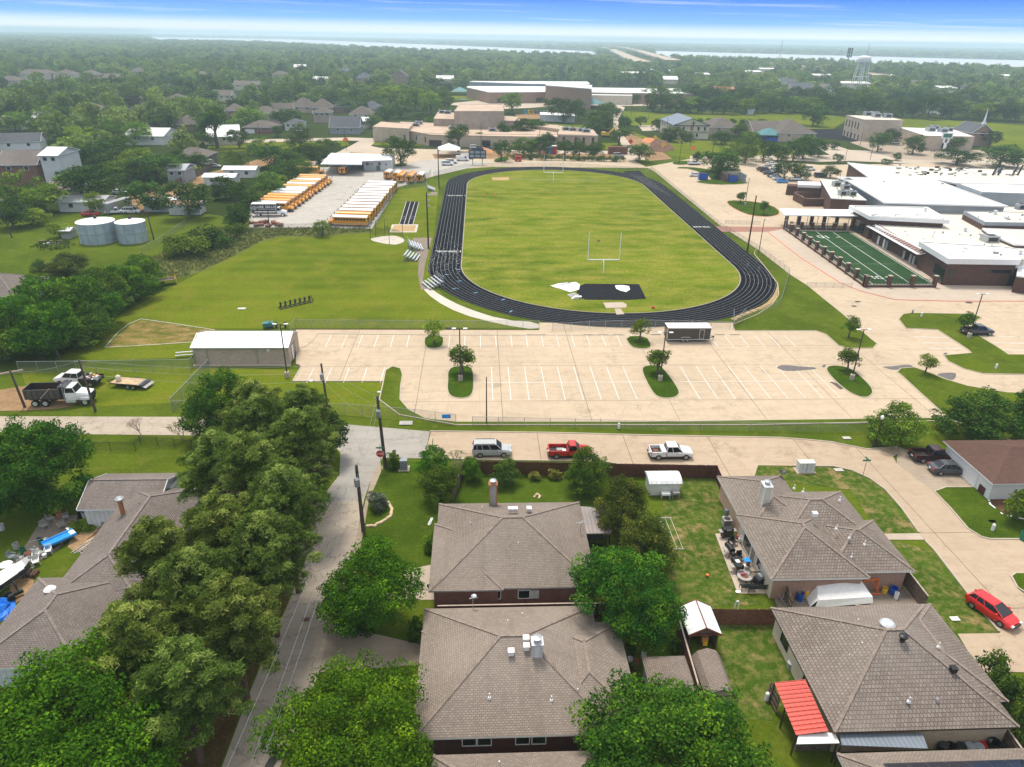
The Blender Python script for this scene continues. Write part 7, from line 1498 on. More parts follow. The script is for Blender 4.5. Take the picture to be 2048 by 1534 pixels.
for px,b,t,l in((962,318,245,'wooden pole in front of the tan school door'),(1078,300,250,'utility pole before the far school trees'),(1228,280,248,'utility pole beside the orange digger'),(1380,292,262,'dark leaning pole on the verge near the church hall'),(1312,264,244,'dark pole left of the dirt mound'),(1330,290,235,'tall pole right of the basketball court'),(1425,305,265,'leaning pole by the church hedge'),(690,284,258,'pole on the housing street corner'),(520,282,246,'double pole before the low white garage house'),(660,285,262,'pole by the small craftsman driveway'),(230,470,446,'thin pipe behind the right tank'),(1262,232,190,'far pole near the elementary school road'),(1720,290,262,'pole in the dark church parking lot'),(540,462,418,'pole in the weeds below the box truck')):
 utility_pole(px,b,t,l,(.1,0),r=.13)
def wire(a,b,sag,label=None,r=.018,mat='galvanised',parent=None):
 m=MB(M[mat]);n=14;A,B=Vector(a),Vector(b);p=A
 for k in range(1,n+1):t=k/n;q=A.lerp(B,t)-Vector((0,0,sag*4*t*(1-t)));m.tube(p,q,r,r,4,cap=False);p=q
 return m
def wires(label,segs,group=None,r=.011,mat='galvanised'):
 root=None
 for a,b,s in segs:
  m=wire(a,b,s,r=r,mat=mat)
  if root is None:root=thing('power_line',label,'power line',(0,0,0),0,group)
  m.build('wire',root)
wires('pale power line from the left edge pole past the fence to the transformer pole',[(P2-Vector((0,0,.3)),P1,.5),(P1,P3-Vector((0,0,.2)),.8),(P1-Vector((0,0,.9)),P3-Vector((0,0,1.2)),.9),(P1-Vector((0,0,2)),P3-Vector((0,0,2.6)),.9)],r=.014)
wires('power line between the transformer pole and the stop sign pole',[(P3,P4,.4),(P3-Vector((0,0,1)),P4-Vector((0,0,1.2)),.6),(P3-Vector((0,0,2.4)),P4-Vector((0,0,3.4)),.9)])
wires('wires along the side road running down to the bottom of the photo',[(P4,P5,.5),(P4-Vector((0,0,1.5)),P5-Vector((0,0,1.5)),.6),(P5,Vector((-14.4,22,8.2)),.6),(P5-Vector((.4,0,.4)),Vector((-16.0,22,8.2)),.6),(P5+Vector((.4,0,-.3)),Vector((-13.7,22,8.2)),.6)])
wires('thin long wires crossing in front of the tan school',[(Vector((-40,330,9.5)),Vector((110,345,10)),1.2),(Vector((-40,330,8.6)),Vector((110,345,9)),1.2)],r=.05,mat='dark_metal')
x,y=G(1749,892);root=thing('street_lamp','ornate brown street lamp with a white globe on the verge','street lamp',(x,y,0));m=MB(M['post_brown']);m.lathe(0,0,[(.34,0),(.30,.25),(.18,.5),(.12,.9),(.09,3.9),(.14,4.0),(0,4.0)],12);m.build('post',root);m=MB(M['lamp_white']);m.lathe(0,0,[(.08,4.0),(.2,4.15),(.22,4.4),(.1,4.6),(0,4.65)],12);m.build('globe',root)
# ------------------------------------------------------------------ chain link fences
def chain_fence(label,pts,h,step=3.0,px=True,mesh='wire_mesh',postm='galvanised',group='chain link fences',rail=True,pr=.035):
 P=GP(pts)if px else pts;root=thing('chain_link_fence',label,'fence',(P[0][0],P[0][1],0),0,group);o=Vector((P[0][0],P[0][1]))
 pm=MB(M[postm]);pm.tube((0,0,0),(0,0,h+.05),pr,pr,6);pme=pm.mesh('fence_post');rl=MB(M[postm]);wm=MB(M[mesh])
 for a,b in zip(P[:-1],P[1:]):
  A,B=Vector(a)-o,Vector(b)-o;n=max(1,round((B-A).length/step))
  for k in range(n+(1 if b==P[-1]else 0)):c=A.lerp(B,k/n);q=bpy.data.objects.new('post',pme);COL.objects.link(q);q.parent=root;q.location=(c.x,c.y,0)
  rl.tube((*A,h),(*B,h),pr*.7,pr*.7,5,cap=False);wm.face([(*A,.03),(*B,.03),(*B,h),(*A,h)])
 rl.build('top_rail',root);wm.build('wire_mesh',root);return root
chain_fence('chain link fence between the practice field and the parking lot',[(592,655),(1078,657)],1.5,group=None);chain_fence('short fence corner beside the green sled at the storage building',[(592,655),(582,668)],1.8,2.5)
chain_fence('chain link fence with gates at the near end of the track',[(1104,661),(1142,661),(1178,658),(1275,655),(1345,656),(1460,658)],1.5,3.1)
chain_fence('long fence between the track and the campus drive',[(1292,352),(1302,339),(1440,456),(1452,462),(1512,500),(1578,549)],1.5,3.0);chain_fence('fence bend at the right end of the track',[(1578,549),(1560,612),(1466,652)],1.5,3.0);chain_fence('small fence corner with a gate at the lower right track end',[(1466,633),(1466,658),(1490,632)],1.6,3)
chain_fence('far fence behind the far bend of the track',[(985,334),(1140,333),(1290,343)],1.5,4.0);chain_fence('curved fence at the scoreboard',[(867,352),(890,346),(930,335),(985,334)],1.5,4)
chain_fence('tall chain link fence beside the right hand bus row',[(742,458),(752,456),(790,383),(800,374),(845,375),(862,350)],2.2,3.0,pr=.05);chain_fence('fence in front of the bus yard',[(500,462),(640,458),(742,459)],1.6,3.5)
chain_fence('tall chain link fence below the hedge at left',[(40,747),(382,742)],2.0,3.0,pr=.045);chain_fence('green tinted chain link fence running diagonally to the storage building',[(345,822),(420,742)],2.0,3.0,mesh='wire_green',pr=.05);chain_fence('tiny gate fence at the storage building corner',[(382,742),(392,730)],2.0,1.2,mesh='wire_green',pr=.05)
chain_fence('chain link fence along the grass below the oblong island',[(345,822),(560,826),(690,829),(760,834),(830,840),(912,850)],1.7,3.1);chain_fence('fence between the parking lot and the street',[(945,851),(1100,854),(1300,860),(1500,862),(1640,864),(1790,866)],1.4,3.1)
chain_fence('black chain link fence of the left garden',[(100,902),(172,901),(272,903),(282,890),(385,898)],1.3,2.6,mesh='wire_black',postm='dark_metal');chain_fence('chain link fence on the lawn right of the water tanks',[(284,508),(312,493),(372,452)],1.6,4,mesh='wire_mesh')
chain_fence('low barrier fence across the campus drive',[(1613,574),(1703,576)],1.1,2.0,postm='galvanised',group='drive barriers');chain_fence('low barrier beside the brick walk',[(1450,448),(1520,450)],1.1,2.0,group='drive barriers')
m=MB(M['sky_blue_plastic']);x,y=G(893,848);m.box(x-.6,y-.02,.9,x+.6,y+.02,1.5);tag(m.build('fence_sign'),'pale blue sign plate on the lot fence','sign')
# ------------------------------------------------------------------ wooden fences: every board panel between posts is a part
def wood_fence(label,pts,h,mat='fence_maroon',px=True,step=2.4,rails=-1,postm='fence_rail',group='wooden fences',cap=None):
 P=GP(pts)if px else pts;root=thing('wooden_fence',label,'fence',(P[0][0],P[0][1],0),0,group);o=Vector((P[0][0],P[0][1]));g=random.Random(len(label))
 for a,b in zip(P[:-1],P[1:]):
  A,B=Vector(a)-o,Vector(b)-o;L_=(B-A).length;n=max(1,round(L_/step));d=(B-A)/L_;nn=Vector((d.y,-d.x))*.07*-rails
  for k in range(n):
   u,v=A.lerp(B,k/n),A.lerp(B,(k+1)/n);m=MB(M[mat]);nb=max(3,int((v-u).length/.15))
   for j in range(nb):c0=u.lerp(v,(j+.04)/nb);c1=u.lerp(v,(j+.96)/nb);hh=h+g.uniform(-.025,.025);m.bar((*((c0)),hh/2),(*((c1)),hh/2),.025,hh)
   m.build('fence_panel',root);m=MB(M[postm]);m.tube((u.x+nn.x,u.y+nn.y,0),(u.x+nn.x,u.y+nn.y,h-.05),.04,.04,6);m.build('post',root)
   for z in(.35,h*.5,h-.3):m=MB(M[mat]);m.bar((u.x+nn.x*.6,u.y+nn.y*.6,z),(v.x+nn.x*.6,v.y+nn.y*.6,z),.05,.09);m.build('rail',root)
   if cap:m=MB(M[cap]);m.bar((*u,h+.03),(*v,h+.03),.14,.05);m.build('cap_rail',root)
 return root
wood_fence('dark maroon wooden fence along the street behind the red and white pickups',[(928,948),(1200,953),(1430,957)],1.9,rails=1);wood_fence('maroon fence running back from the street to the corner house',[(1430,957),(1444,990)],1.9,rails=1)
wood_fence('low dark fence seen at the left end of the garden, going away',[(928,948),(905,1005)],1.8,'fence_old',rails=1)
wood_fence('maroon fence with pale cap between the two middle houses',[(-3.9,48.9),(8.3,48.9),(13.4,48.8)],1.8,px=False,rails=1,cap='fence_rail');wood_fence('reddish brown fence behind the open timber shed',[(1372,1248),(1470,1250),(1555,1250)],1.9,'fence_brown',rails=1,group=None)
wood_fence('brown fence with pale cap between the side garden and the sheds',[(17.6,48.4),(17.2,38.2)],1.9,'fence_brown',px=False,rails=1,cap='fence_rail');m=MB(M['white_paint']);x,y=G(1468,1236);m.box(x-.2,y-.1,0,x-.12,y,2.1);m.box(x+.14,y-.1,0,x+.22,y,2.1);m.box(x-.2,y-.1,2.0,x+.22,y,2.1);m.box(x-.2,y-.1,.0,x+.22,y,.1);tag(m.build('window_frame'),'narrow white frame leaning on the reddish fence','frame')
wood_fence('grey weathered fence with ladder beside the white tarp',[(1556,1172),(1580,1226)],1.7,'fence_old');wood_fence('grey weathered fence right of the white tarp yard',[(1792,1150),(1846,1222)],1.8,'fence_old',rails=1,cap='fence_rail');wood_fence('dark weathered fence at the bottom right corner',[(2000,1490),(2048,1560)],1.8,'fence_old',cap='fence_rail')
wood_fence('dark plank fence below the red lean-to',[(1590,1502),(1700,1500)],1.9,'fence_old',rails=1,cap='fence_rail');wood_fence('short dark fence left of the red lean-to',[(1535,1395),(1552,1430)],1.8,'fence_old');wood_fence('weathered board fence along the dirt drive behind the trees',[(350,372),(398,352),(436,330)],2.0,'fence_old',step=4)
# ------------------------------------------------------------------ sports things
def goal(bx,by,label):
 x,y=G(bx,by);root=thing('goal_post',label,'goal post',(x,y,.06),0,'white football goal posts');m=MB(M['white_paint']);m.tube((0,-.9,0),(0,-.9,1.6),.11,.11,10);m.tube((0,-.9,1.6),(0,-.5,2.6),.11,.10,10);m.tube((0,-.5,2.6),(0,0,3.05),.10,.10,10);m.build('gooseneck',root)
 m=MB(M['white_paint']);m.tube((-3.56,0,3.05),(3.56,0,3.05),.13,.13,8);m.build('crossbar',root)
 for s in(-1,1):m=MB(M['white_paint']);m.tube((s*3.56,0,3.05),(s*3.56,0,9.2),.10,.08,8);m.build('upright',root)
goal(1205,546,'white goal post at the near end of the field');goal(1106,362,'white goal post at the far end of the field')
def bleacher(px,py,rz,rows,L,label,rail=True,bend=0):
 x,y=G(px,py);root=thing('bleacher',label,'bleacher',(x,y,0),rz,'aluminium bleachers beside the track')
 for k in range(rows):
  z=.4+k*.28;yy=k*.68
  m=MB(M['aluminium']);m.box(-L/2,yy-.15,z,L/2,yy+.15,z+.05);m.build('bench',root);m=MB(M['galvanised']);m.box(-L/2,yy+.18,z-.22,L/2,yy+.46,z-.18);m.build('footboard',root)
 for s in(-.48,-.16,.16,.48):m=MB(M['galvanised']);m.bar((s*L,-.1,.1),(s*L,rows*.68,.1),.06);m.bar((s*L,0,.35),(s*L,rows*.68-.3,.3+rows*.28),.06);m.bar((s*L,rows*.68-.4,.1),(s*L,rows*.68-.4,rows*.28+.2),.06);m.build('frame',root)
 if rail:
  m=MB(M['galvanised']);yy=rows*.68-.25;H_=rows*.28+1.1
  for z in(H_,H_-.5):m.bar((-L/2,yy,z),(L/2,yy,z),.05)
  for k in range(6):X=-L/2+L*k/5;m.bar((X,yy,.4),(X,yy,H_),.04)
  m.build('guard_rail',root);w=MB(M['wire_mesh']);w.face([(-L/2,yy,H_-1),(L/2,yy,H_-1),(L/2,yy,H_),(-L/2,yy,H_)]);w.build('rail_mesh',root)
bleacher(843,496,R(101),5,5.6,'middle bleacher on the slab beside the floodlight pole, far half');bleacher(836,518,R(84),5,4.6,'middle bleacher near half with a dark shadow beneath',False);bleacher(852,574,R(294),5,4.8,'nearest bleacher beside the bend of the track');bleacher(869,380,R(100),4,5.0,'farthest bleacher beside the upper end of the track')
x,y=G(376,716);m=MB(M['aluminium']);m.bar((x-2,y,.45),(x+2,y+.8,.45),.3,.04);m.bar((x-2,y+.4,.8),(x+2,y+1.2,.8),.3,.04);[m.bar((x+s,y+.3,0),(x+s,y+.5,.8),.06)for s in(-1.6,1.4)];tag(m.build('team_bench'),'aluminium team bench at the left end of the storage building','bench')
root=thing('throwing_cage','throwing cage with curved black poles and netting around the circle','cage',(*G(775,480),0));ox,oy=root.location[0],root.location[1];tops=[]
for px,py in((741,480),(752,473),(779,489),(806,476),(770,470)):x,y=G(px,py);x-=ox;y-=oy;m=MB(M['dark_metal']);H_=4.6;m.tube((x,y,0),(x,y,H_*.8),.06);dx,dy=-x*.18,-y*.18;m.tube((x,y,H_*.8),(x+dx,y+dy,H_),.06,.05);m.build('pole',root);tops.append((x,y))
m=MB(M['net_black']);order=[0,1,4,3]
for i in range(3):a_,b_=tops[order[i]],tops[order[i+1]];m.face([(*a_,.6 if i else 1.8),(*b_,.4),(*b_,1.6),(*a_,2.6)])
m.build('net',root);m=MB(M['post_brown']);ribbon(m,[(-1.6,-1.0),(-.2,.9),(1.6,.5),(1.8,-.6)],.12,.08);m.build('circle_edge',root)
x,y=G(593,612);root=thing('blocking_sled','black seven pad blocking sled standing on the practice field','sled',(x,y,0),R(38));m=MB(M['black_paint']);m.bar((-3.4,0,.15),(3.6,0,.15),.1);m.bar((-3.4,.9,.12),(3.6,.9,.12),.1);m.bar((-3.2,.5,1.0),(3.4,.5,1.0),.08);m.bar((3.4,.5,1.0),(4.2,.9,.1),.07);m.bar((3.4,.5,1.4),(3.6,.2,.1),.07)
for k in range(7):X=-3.1+k;m.bar((X,-.2,.12),(X,1.1,.12),.08);m.bar((X,.9,.12),(X,.2,1.1),.08)
m.build('frame',root)
for k in range(7):m=MB(M['trim_black']);X=-3.1+k;m.tube((X,.05,.55),(X,.2,1.45),.17,.17,10);m.build('pad',root)
x,y=G(326,570);root=thing('agility_frame','yellow posted frame with a black net beside the hedge','frame',(x,y,0),R(30));m=MB(M['yellow_paint'])
for sx_,sy_ in((-2.6,-1.1),(2.6,-1.1),(-2.6,1.1),(2.6,1.1)):m.tube((sx_,sy_,0),(sx_,sy_,1.7),.06,.06,8)
for a_,b_ in(((-2.6,-1.1),(2.6,-1.1)),((-2.6,1.1),(2.6,1.1)),((-2.6,-1.1),(-2.6,1.1)),((2.6,-1.1),(2.6,1.1)),((0,-1.1),(0,1.1))):m.tube((*a_,1.2),(*b_,1.2),.05,.05,6)
m.build('frame',root);m=MB(M['black_paint']);m.box(-2.55,-1.05,1.08,2.55,1.05,1.14);m.build('net',root)
def crumple(label,pts,h,mat,name,cat,seed,z=.1):
 p=ccw(GP(pts));g=random.Random(seed);cx=sum(a[0]for a in p)/len(p);cy=sum(a[1]for a in p)/len(p);m=MB(M[mat]);rings=[[(x,y,z)for x,y in p]]
 for t in(.8,.55,.3):rings.append([(cx+(x-cx)*t+g.uniform(-.2,.2),cy+(y-cy)*t+g.uniform(-.2,.2),z+h*(1-t)*g.uniform(.3,1.3))for x,y in p])
 n=len(p)
 for A_,B_ in zip(rings[:-1],rings[1:]):
  for i in range(n):j=(i+1)%n;m.face([A_[i],A_[j],B_[j],B_[i]])
 m.face(rings[-1]);return tag(m.build(name),label,cat)
crumple('big crumpled white cover left of the black jump mat',[(1100,572),(1118,570),(1140,568),(1152,565),(1160,570),(1158,580),(1140,585),(1120,578),(1108,575)],.9,'tarp_white','crumpled_cover','cover',3);crumple('smaller crumpled white cover lying on the black mat',[(1230,572),(1244,571),(1258,573),(1260,580),(1252,585),(1240,582),(1232,578)],.6,'tarp_white','crumpled_cover','cover',5,.11)
x,y=G(1150,598);m=MB(M['sign_white']);[m.cbox(x+.2*k,y+.05*k,.1+.12*k,1.5,.7,.07,.1)for k in range(4)];tag(m.build('stacked_benches'),'small white stack beside the crumpled cover','stack');crumple('pale folded tarp with blue patch next to the white stack',[(1134,590),(1148,586),(1158,590),(1156,594),(1142,595)],.5,'grey_plastic','folded_tarp','tarp',8)
for px,py,l,mt in((1197,483,'small dark ball near the middle of the field','rust'),(1306,617,'small red and white ball near the near bend','red_paint'),(969,390,'orange marker at the left side of the field, nearer','orange_paint'),(990,391,'orange marker at the left side of the field, right one','orange_paint')):
 x,y=G(px,py);m=MB(M[mt]);m.lathe(0,0,[(.3,0),(.32,.2),(.12,.45),(0,.5)],10);o=m.build('field_marker');o.location=(x,y,.06);tag(o,l,'marker','small markers on the field')
x,y=G(955,330);root=thing('scoreboard','dark blue scoreboard on two posts at the far end of the track','scoreboard',(x,y,0));m=MB(M['paint_navy']);m.box(-3.6,-.15,2.6,3.6,.15,6.0);m.box(-2.6,-.15,6.0,2.6,.15,6.8);m.build('board',root)
for s in(-1,1):mm=MB(M['green_plastic']);mm.tube((s*2.0,.1,0),(s*2.0,.1,2.7),.14);mm.build('post',root)
for r_i in range(2):
 for k in range(3):mm=MB(M['grey_steel']);mm.box(-3.2+k*2.3,-.18,3.1+r_i*1.5,-1.4+k*2.3,-.15,4.1+r_i*1.5);mm.build('score_panel',root)
m=MB(M['teal']);m.cbox(0,0,.4,1.8,1.2,.7,.3);o=m.build('tackling_dummy');o.location=(*G(537,656),0);tag(o,'teal cloth covered equipment behind the storage building','equipment')
for k,px in enumerate((541,553,571)):x,y=G(px,656);m=MB(M['black_paint']);m.tube((0,0,0),(0,0,1.2),.16,.2,8);m.bar((-.8,0,.5),(.8,0,.5),.08);m.bar((-.6,-.5,.1),(.6,.5,.1),.08);o=m.build('tackling_sled');o.location=(x,y,0);tag(o,['black sled right beside the teal cloth behind the storage building','middle black sled behind the storage building','black sled nearest the fence corner behind the storage building'][k],'sled','sleds behind the storage building')
# ------------------------------------------------------------------ water tanks and water tower, cell mast, highway
def tank(px,py,wpx,hpx_top,label):
 x,y=G(px,py);k=proj(x,y,0)[2];r=wpx/k/2;H_=hgt(px,py,hpx_top)*1.0;y+=r;root=thing('water_tank',label,'water tank',(x,y,0),0,'steel water tanks');m=MB(M['tank_steel']);m.lathe(0,0,[(r,0),(r,H_)],48);m.build('shell',root);m=MB(M['white_roof']);m.lathe(0,0,[(r+.12,H_),(r*.5,H_+.35),(0,H_+.6)],48);m.build('roof',root)
 for z in(H_*.48,):m=MB(M['galvanised']);m.lathe(0,0,[(r+.01,z),(r+.08,z+.04),(r+.08,z+.22),(r+.01,z+.26)],48);m.build('ring',root)
 m=MB(M['dark_metal']);m.cbox(0,.3,H_+.5,.6,.6,.7);m.build('hatch',root)
tank(183,491,70,450,'larger left water tank of pale ribbed steel');tank(256,489,55,449,'smaller right water tank of pale ribbed steel');
x,y=G(1716,180);H_=hgt(1716,180,128)*1.03;Ht=hgt(1716,180,111);root=thing('water_tower','white water tower on splayed legs above the far trees','water tower',(x,y,0));m=MB(M['white_paint']);m.sm=True;Rr=6.9;m.lathe(0,0,[(1.2,H_-2),(Rr*.8,H_-.6),(Rr,H_+1.5),(Rr,Ht-3.5),(Rr*.92,Ht-1.6),(Rr*.6,Ht-.3),(0,Ht)],32);m.build('tank',root)
for k in range(6):a_=k*math.pi/3+.3;m=MB(M['white_paint']);m.tube((Rr*1.45*math.cos(a_),Rr*1.45*math.sin(a_),0),(Rr*.85*math.cos(a_),Rr*.85*math.sin(a_),H_),.5,.4,8);m.build('leg',root)
m=MB(M['white_paint']);m.tube((0,0,0),(0,0,H_-1),.7,.7,10);m.build('riser',root);m=MB(M['dark_metal']);m.tube((2,0,Ht-.3),(2,0,Ht+12),.12);m.build('antenna',root)
for z in(H_*.5,):
 rr_=Rr*1.15;m=MB(M['white_paint'])
 for k in range(6):a_,b_=k*math.pi/3+.3,(k+1)*math.pi/3+.3;m.tube((rr_*math.cos(a_),rr_*math.sin(a_),z),(rr_*math.cos(b_),rr_*math.sin(b_),z),.25,.25,5)
 m.build('brace',root)
x,y=G(1689,150);H_=hgt(1689,150,97);root=thing('cell_mast','tall grey antenna mast left of the water tower','mast',(x,y,0));m=MB(M['galvanised']);m.tube((0,0,0),(1.5,0,H_),1.1,.7,8);m.build('pole',root)
for zf in(.97,.85,.72):
 for k in range(3):a_=k*2.1;m=MB(M['dark_metal']);m.tube((1.4,0,H_*zf),(1.4+3.2*math.cos(a_),3.2*math.sin(a_),H_*zf),.2);m.box(1.4+3.2*math.cos(a_)-.8,3.2*math.sin(a_)-.8,H_*zf-2.2,1.4+3.2*math.cos(a_)+.8,3.2*math.sin(a_)+.8,H_*zf+2.2);m.build('antenna_panel',root)
mast(1558,124,82,'thin far radio mast on the right horizon',1.2,mat='galvanised')
def viaduct(label,pts,w,z,piers=90):
 P=GP(pts,z);root=thing('highway_bridge',label,'bridge',(P[0][0],P[0][1],0),0,'highway viaducts');o=P[0];Q=[(a[0]-o[0],a[1]-o[1])for a in P];Lp,Rp=strip(Q,w);m=MB(M['pale_concrete'])
 for i in range(len(Q)-1):
  m.face([(*Rp[i],z),(*Rp[i+1],z),(*Lp[i+1],z),(*Lp[i],z)])
  for S in(Lp,Rp):m.face([(*S[i],z-2),(*S[i+1],z-2),(*S[i+1],z+1.2),(*S[i],z+1.2)])
 m.build('deck',root)
 for i in range(len(Q)-1):
  L_=math.dist(Q[i],Q[i+1])
  for k in range(min(12,int(L_/piers)+1)):t=(k+.5)/(min(12,int(L_/piers)+1));x,y=Q[i][0]*(1-t)+Q[i+1][0]*t,Q[i][1]*(1-t)+Q[i+1][1]*t;m=MB(M['pale_concrete']);m.box(x-2.5,y-1,0,x+2.5,y+1,z-1.5);m.build('pier',root)
 NOWOOD_LINES.append((P,w))
NOWOOD_LINES=[]
viaduct('left carriageway of the highway bridge crossing the lake',[(1205,93),(1222,98),(1240,106),(1262,116),(1285,123)],30,13);viaduct('right carriageway of the highway bridge crossing the lake',[(1208,91),(1250,95),(1280,102),(1310,111),(1345,120)],30,14)
viaduct('far edge carriageway of the highway running right behind the trees',[(1300,119),(1400,122),(1500,123),(1580,130),(1660,138),(1760,150)],22,9);viaduct('near edge carriageway of the highway running right behind the trees',[(1300,123),(1400,125),(1500,129),(1580,136),(1640,142)],16,8)
for k,(px,py,l)in enumerate(((1420,123,'white truck on the far highway, leftmost'),(1516,126,'long white truck on the far highway, second'),(1524,127,'white truck on the far highway behind the long one'))):x,y=G(px,py,9);m=MB(M['white_paint']);m.box(-9,-1.3,.6,5,1.3,4.2);m.box(5.5,-1.3,.6,8,1.3,3.6);m.m(M['tyre']);m.box(-7,-1.2,0,-4,1.2,.8);m.box(4,-1.2,0,7,1.2,.8);o=m.build('lorry');o.location=(x,y,9.05);tag(o,l,'truck','trucks on the highway')
# ------------------------------------------------------------------ construction works and playground things
crumple('tall dark brown dirt mound beside the yellow sign',[(1298,296),(1302,284),(1320,280),(1340,290),(1350,300),(1330,304),(1306,304)],4.5,'soil_dark','dirt_mound','mound',4);crumple('orange netted dirt heap behind the dark mound',[(1284,282),(1290,276),(1312,278),(1314,284),(1296,286)],1.2,'orange_paint','orange_heap','mound',6);crumple('orange dirt bank in front of the tan school cars',[(930,303),(945,298),(975,300),(1000,304),(985,307),(945,307)],2,'soil_orange','dirt_bank','mound',9);crumple('low dark dirt bank behind the far trees of the track',[(1070,303),(1090,300),(1120,304),(1110,308),(1075,308)],2,'soil_dark','dirt_bank','mound',10)
x,y=G(1236,309);m=MB(M['rust']);m.box(-4.4,0,.1,4.4,2.5,3.2);[m.box(-4.3+k*.5,-.1,.3,-4.05+k*.5,0,3.0)for k in range(17)];o=m.build('shipping_container');o.location=(x,y,.08);tag(o,'rusty red shipping container behind the silver utility car','container');NOWOOD_C.append((x,y,9))
x,y=G(1212,274);root=thing('excavator','yellow digger working beside the school corner trees','digger',(x,y,0));m=MB(M['yellow_paint']);m.box(-2.5,-1.4,1.0,1.5,1.4,2.6);m.build('body',root);m=MB(M['dark_glass']);m.box(-.5,-1.3,2.6,1.2,.2,4.2);m.build('cab',root);m=MB(M['yellow_paint']);m.bar((1.3,0,2.2),(5,0,5),.6);m.bar((5,0,5),(7.2,0,2),.5);m.build('arm',root);m=MB(M['trim_black']);m.box(-2.6,-1.7,0,2.2,-1.0,1.0);m.box(-2.6,1.0,0,2.2,1.7,1.0);m.build('track',root);m=MB(M['soil_dark']);m.box(6.6,-.7,.6,7.8,.7,2.0);m.build('bucket',root)
for px,by,l,mt in((1309,290,'yellow diamond sign left of the dirt mound','yellow_paint'),(1325,305,'yellow diamond sign in front of the dirt mound','yellow_paint'),(1384,312,'small orange sign on the verge','orange_paint'),(1260,298,'red and white work sign right of the container','red_paint')):
 x,y=G(px,by);root=thing('road_sign',l,'sign',(x,y,0),0,'road work signs');m=MB(M['galvanised']);m.tube((0,0,0),(0,0,2.6),.06);m.build('post',root);m=MB(M[mt]);s=1.3;m.face([(0,-.06,2.2),(s,-.06,2.2+s),(0,-.06,2.2+2*s),(-s,-.06,2.2+s)]);m.face([(-s,-.03,2.2+s),(0,-.03,2.2+2*s),(s,-.03,2.2+s),(0,-.03,2.2)]);m.bar((-s*.9,-.02,2.2+s),(s*.9,-.02,2.2+s),.04);m.build('sign_plate',root)
x,y=G(693,300);root=thing('orange_sign','orange and white road sign at the housing street corner','sign',(x,y,0));m=MB(M['post_brown']);m.tube((0,0,0),(0,0,4),.1);m.build('post',root);m=MB(M['orange_paint']);m.face([(-1.4,-.1,4),(1.4,-.1,4),(.9,-.1,5.2),(0,-.1,5.6),(-.9,-.1,5.2)]);m.face([(-.9,-.05,5.2),(0,-.05,5.6),(.9,-.05,5.2),(1.4,-.05,4),(-1.4,-.05,4)]);m.build('sign_plate',root)
x,y=G(1108,308);m=MB(M['red_paint']);m.box(-1,-1,0,1,1,3.4);m.m(M['white_paint']);m.box(-1.1,-1.1,3.4,1.1,1.1,3.7);m.m(M['sky_blue_plastic']);m.box(-2.2,-.8,0,-1.1,.8,3.2);o=m.build('portable_toilet');o.location=(x,y,0);tag(o,'red portable toilet behind the hedge of the far bend','toilet')
x,y=G(1036,323);m=MB(M['red_paint']);m.box(-1.4,-1,.4,1.4,1,2.2);m.m(M['dark_glass']);m.box(-.8,-1.02,1.3,.8,-1,2.0);m.m(M['tyre']);m.box(-1.2,-.9,0,-.6,.9,.5);m.box(.6,-.9,0,1.2,.9,.5);o=m.build('utility_cart');o.location=(x,y,.07);tag(o,'small red utility cart on the path behind the track','cart')
m=MB(M['leaf_dark']);
hp=GP([(1016,320),(1256,325),(1256,321),(1016,316)]);g=random.Random(3);pf=[]
for k in range(150):t=g.random();a_=Vector(hp[0]).lerp(Vector(hp[1]),t);pf.append((a_.x,a_.y+g.uniform(0,2.6),g.uniform(.5,1.9),g.uniform(.7,.95)))
o=bpy.data.objects.new('hedge',leaves('hedge',pf,30,.5,M['leaf_dark'],3,tone_sd=.1));COL.objects.link(o);tag(o,'long clipped dark hedge behind the far bend of the track','hedge')
def awning(px,py,s,mat,label,h=3.2,w=None):
 x,y=G(px,py);root=thing('shade_canopy',label,'canopy',(x,y,0));w=w or s;m=MB(M[mat]);a_=[(-w,-s,h),(w,-s,h),(w,s,h),(-w,s,h)];t=(0,0,h+s*.45)
 for i in range(4):m.face([a_[i],a_[(i+1)%4],t])
 m.build('canopy',root)
 for p in a_:m=MB(M['galvanised']);m.tube((p[0]*.95,p[1]*.95,0),(p[0]*.95,p[1]*.95,h),.12);m.build('post',root)
 NOWOOD_C.append((x,y,s+3))
awning(920,190,8,'teal','teal pyramid canopy left of the elementary school');awning(1186,216,9,'teal','teal pyramid canopy in the school playground');awning(1536,280,7,'teal','teal shade sail at the church playground');awning(898,312,5,'white_paint','white canopy left of the scoreboard')
x,y=G(1048,229);root=thing('playground','blue and yellow climbing playground between the schools','playground',(x,y,0))
for k in range(9):m=MB(M[['sky_blue_plastic','yellow_paint','orange_paint','blue_plastic','rust'][k%5]]);X=k*2.6;m.box(X,0,0,X+.3,.3,3.2);m.bar((X,0,2.2),(X+2,-1.5,.2),.5,.1);m.box(X,0,2.4,X+1.8,1.6,2.6);m.build('climbing_piece',root)
x,y=G(1544,283);m=MB(M['blue_plastic']);m.box(-3,0,0,3,2,2);m.bar((3,0,2),(5,-1,0),.8,.1);m.box(-4,0,0,-3.4,.6,3);o=m.build('play_set');o.location=(x,y,0);tag(o,'blue play set under the teal shade sail at the church','play set')
x,y=G(1884,312);m=MB(M['sign_white']);m.box(-1.4,-.2,0,-.8,.2,8);m.box(.8,-.2,0,1.4,.2,8);m.box(-2.6,-.25,8,2.6,.25,10.5);m.m(M['green_plastic']);m.box(-2.0,-.3,8.4,2.0,-.25,10.1);m.m(M['sign_white']);m.box(-1.4,-.2,3,1.4,.2,6);o=m.build('church_sign');o.location=(x,y,0);tag(o,'tall white church sign with green panel by the road','sign')
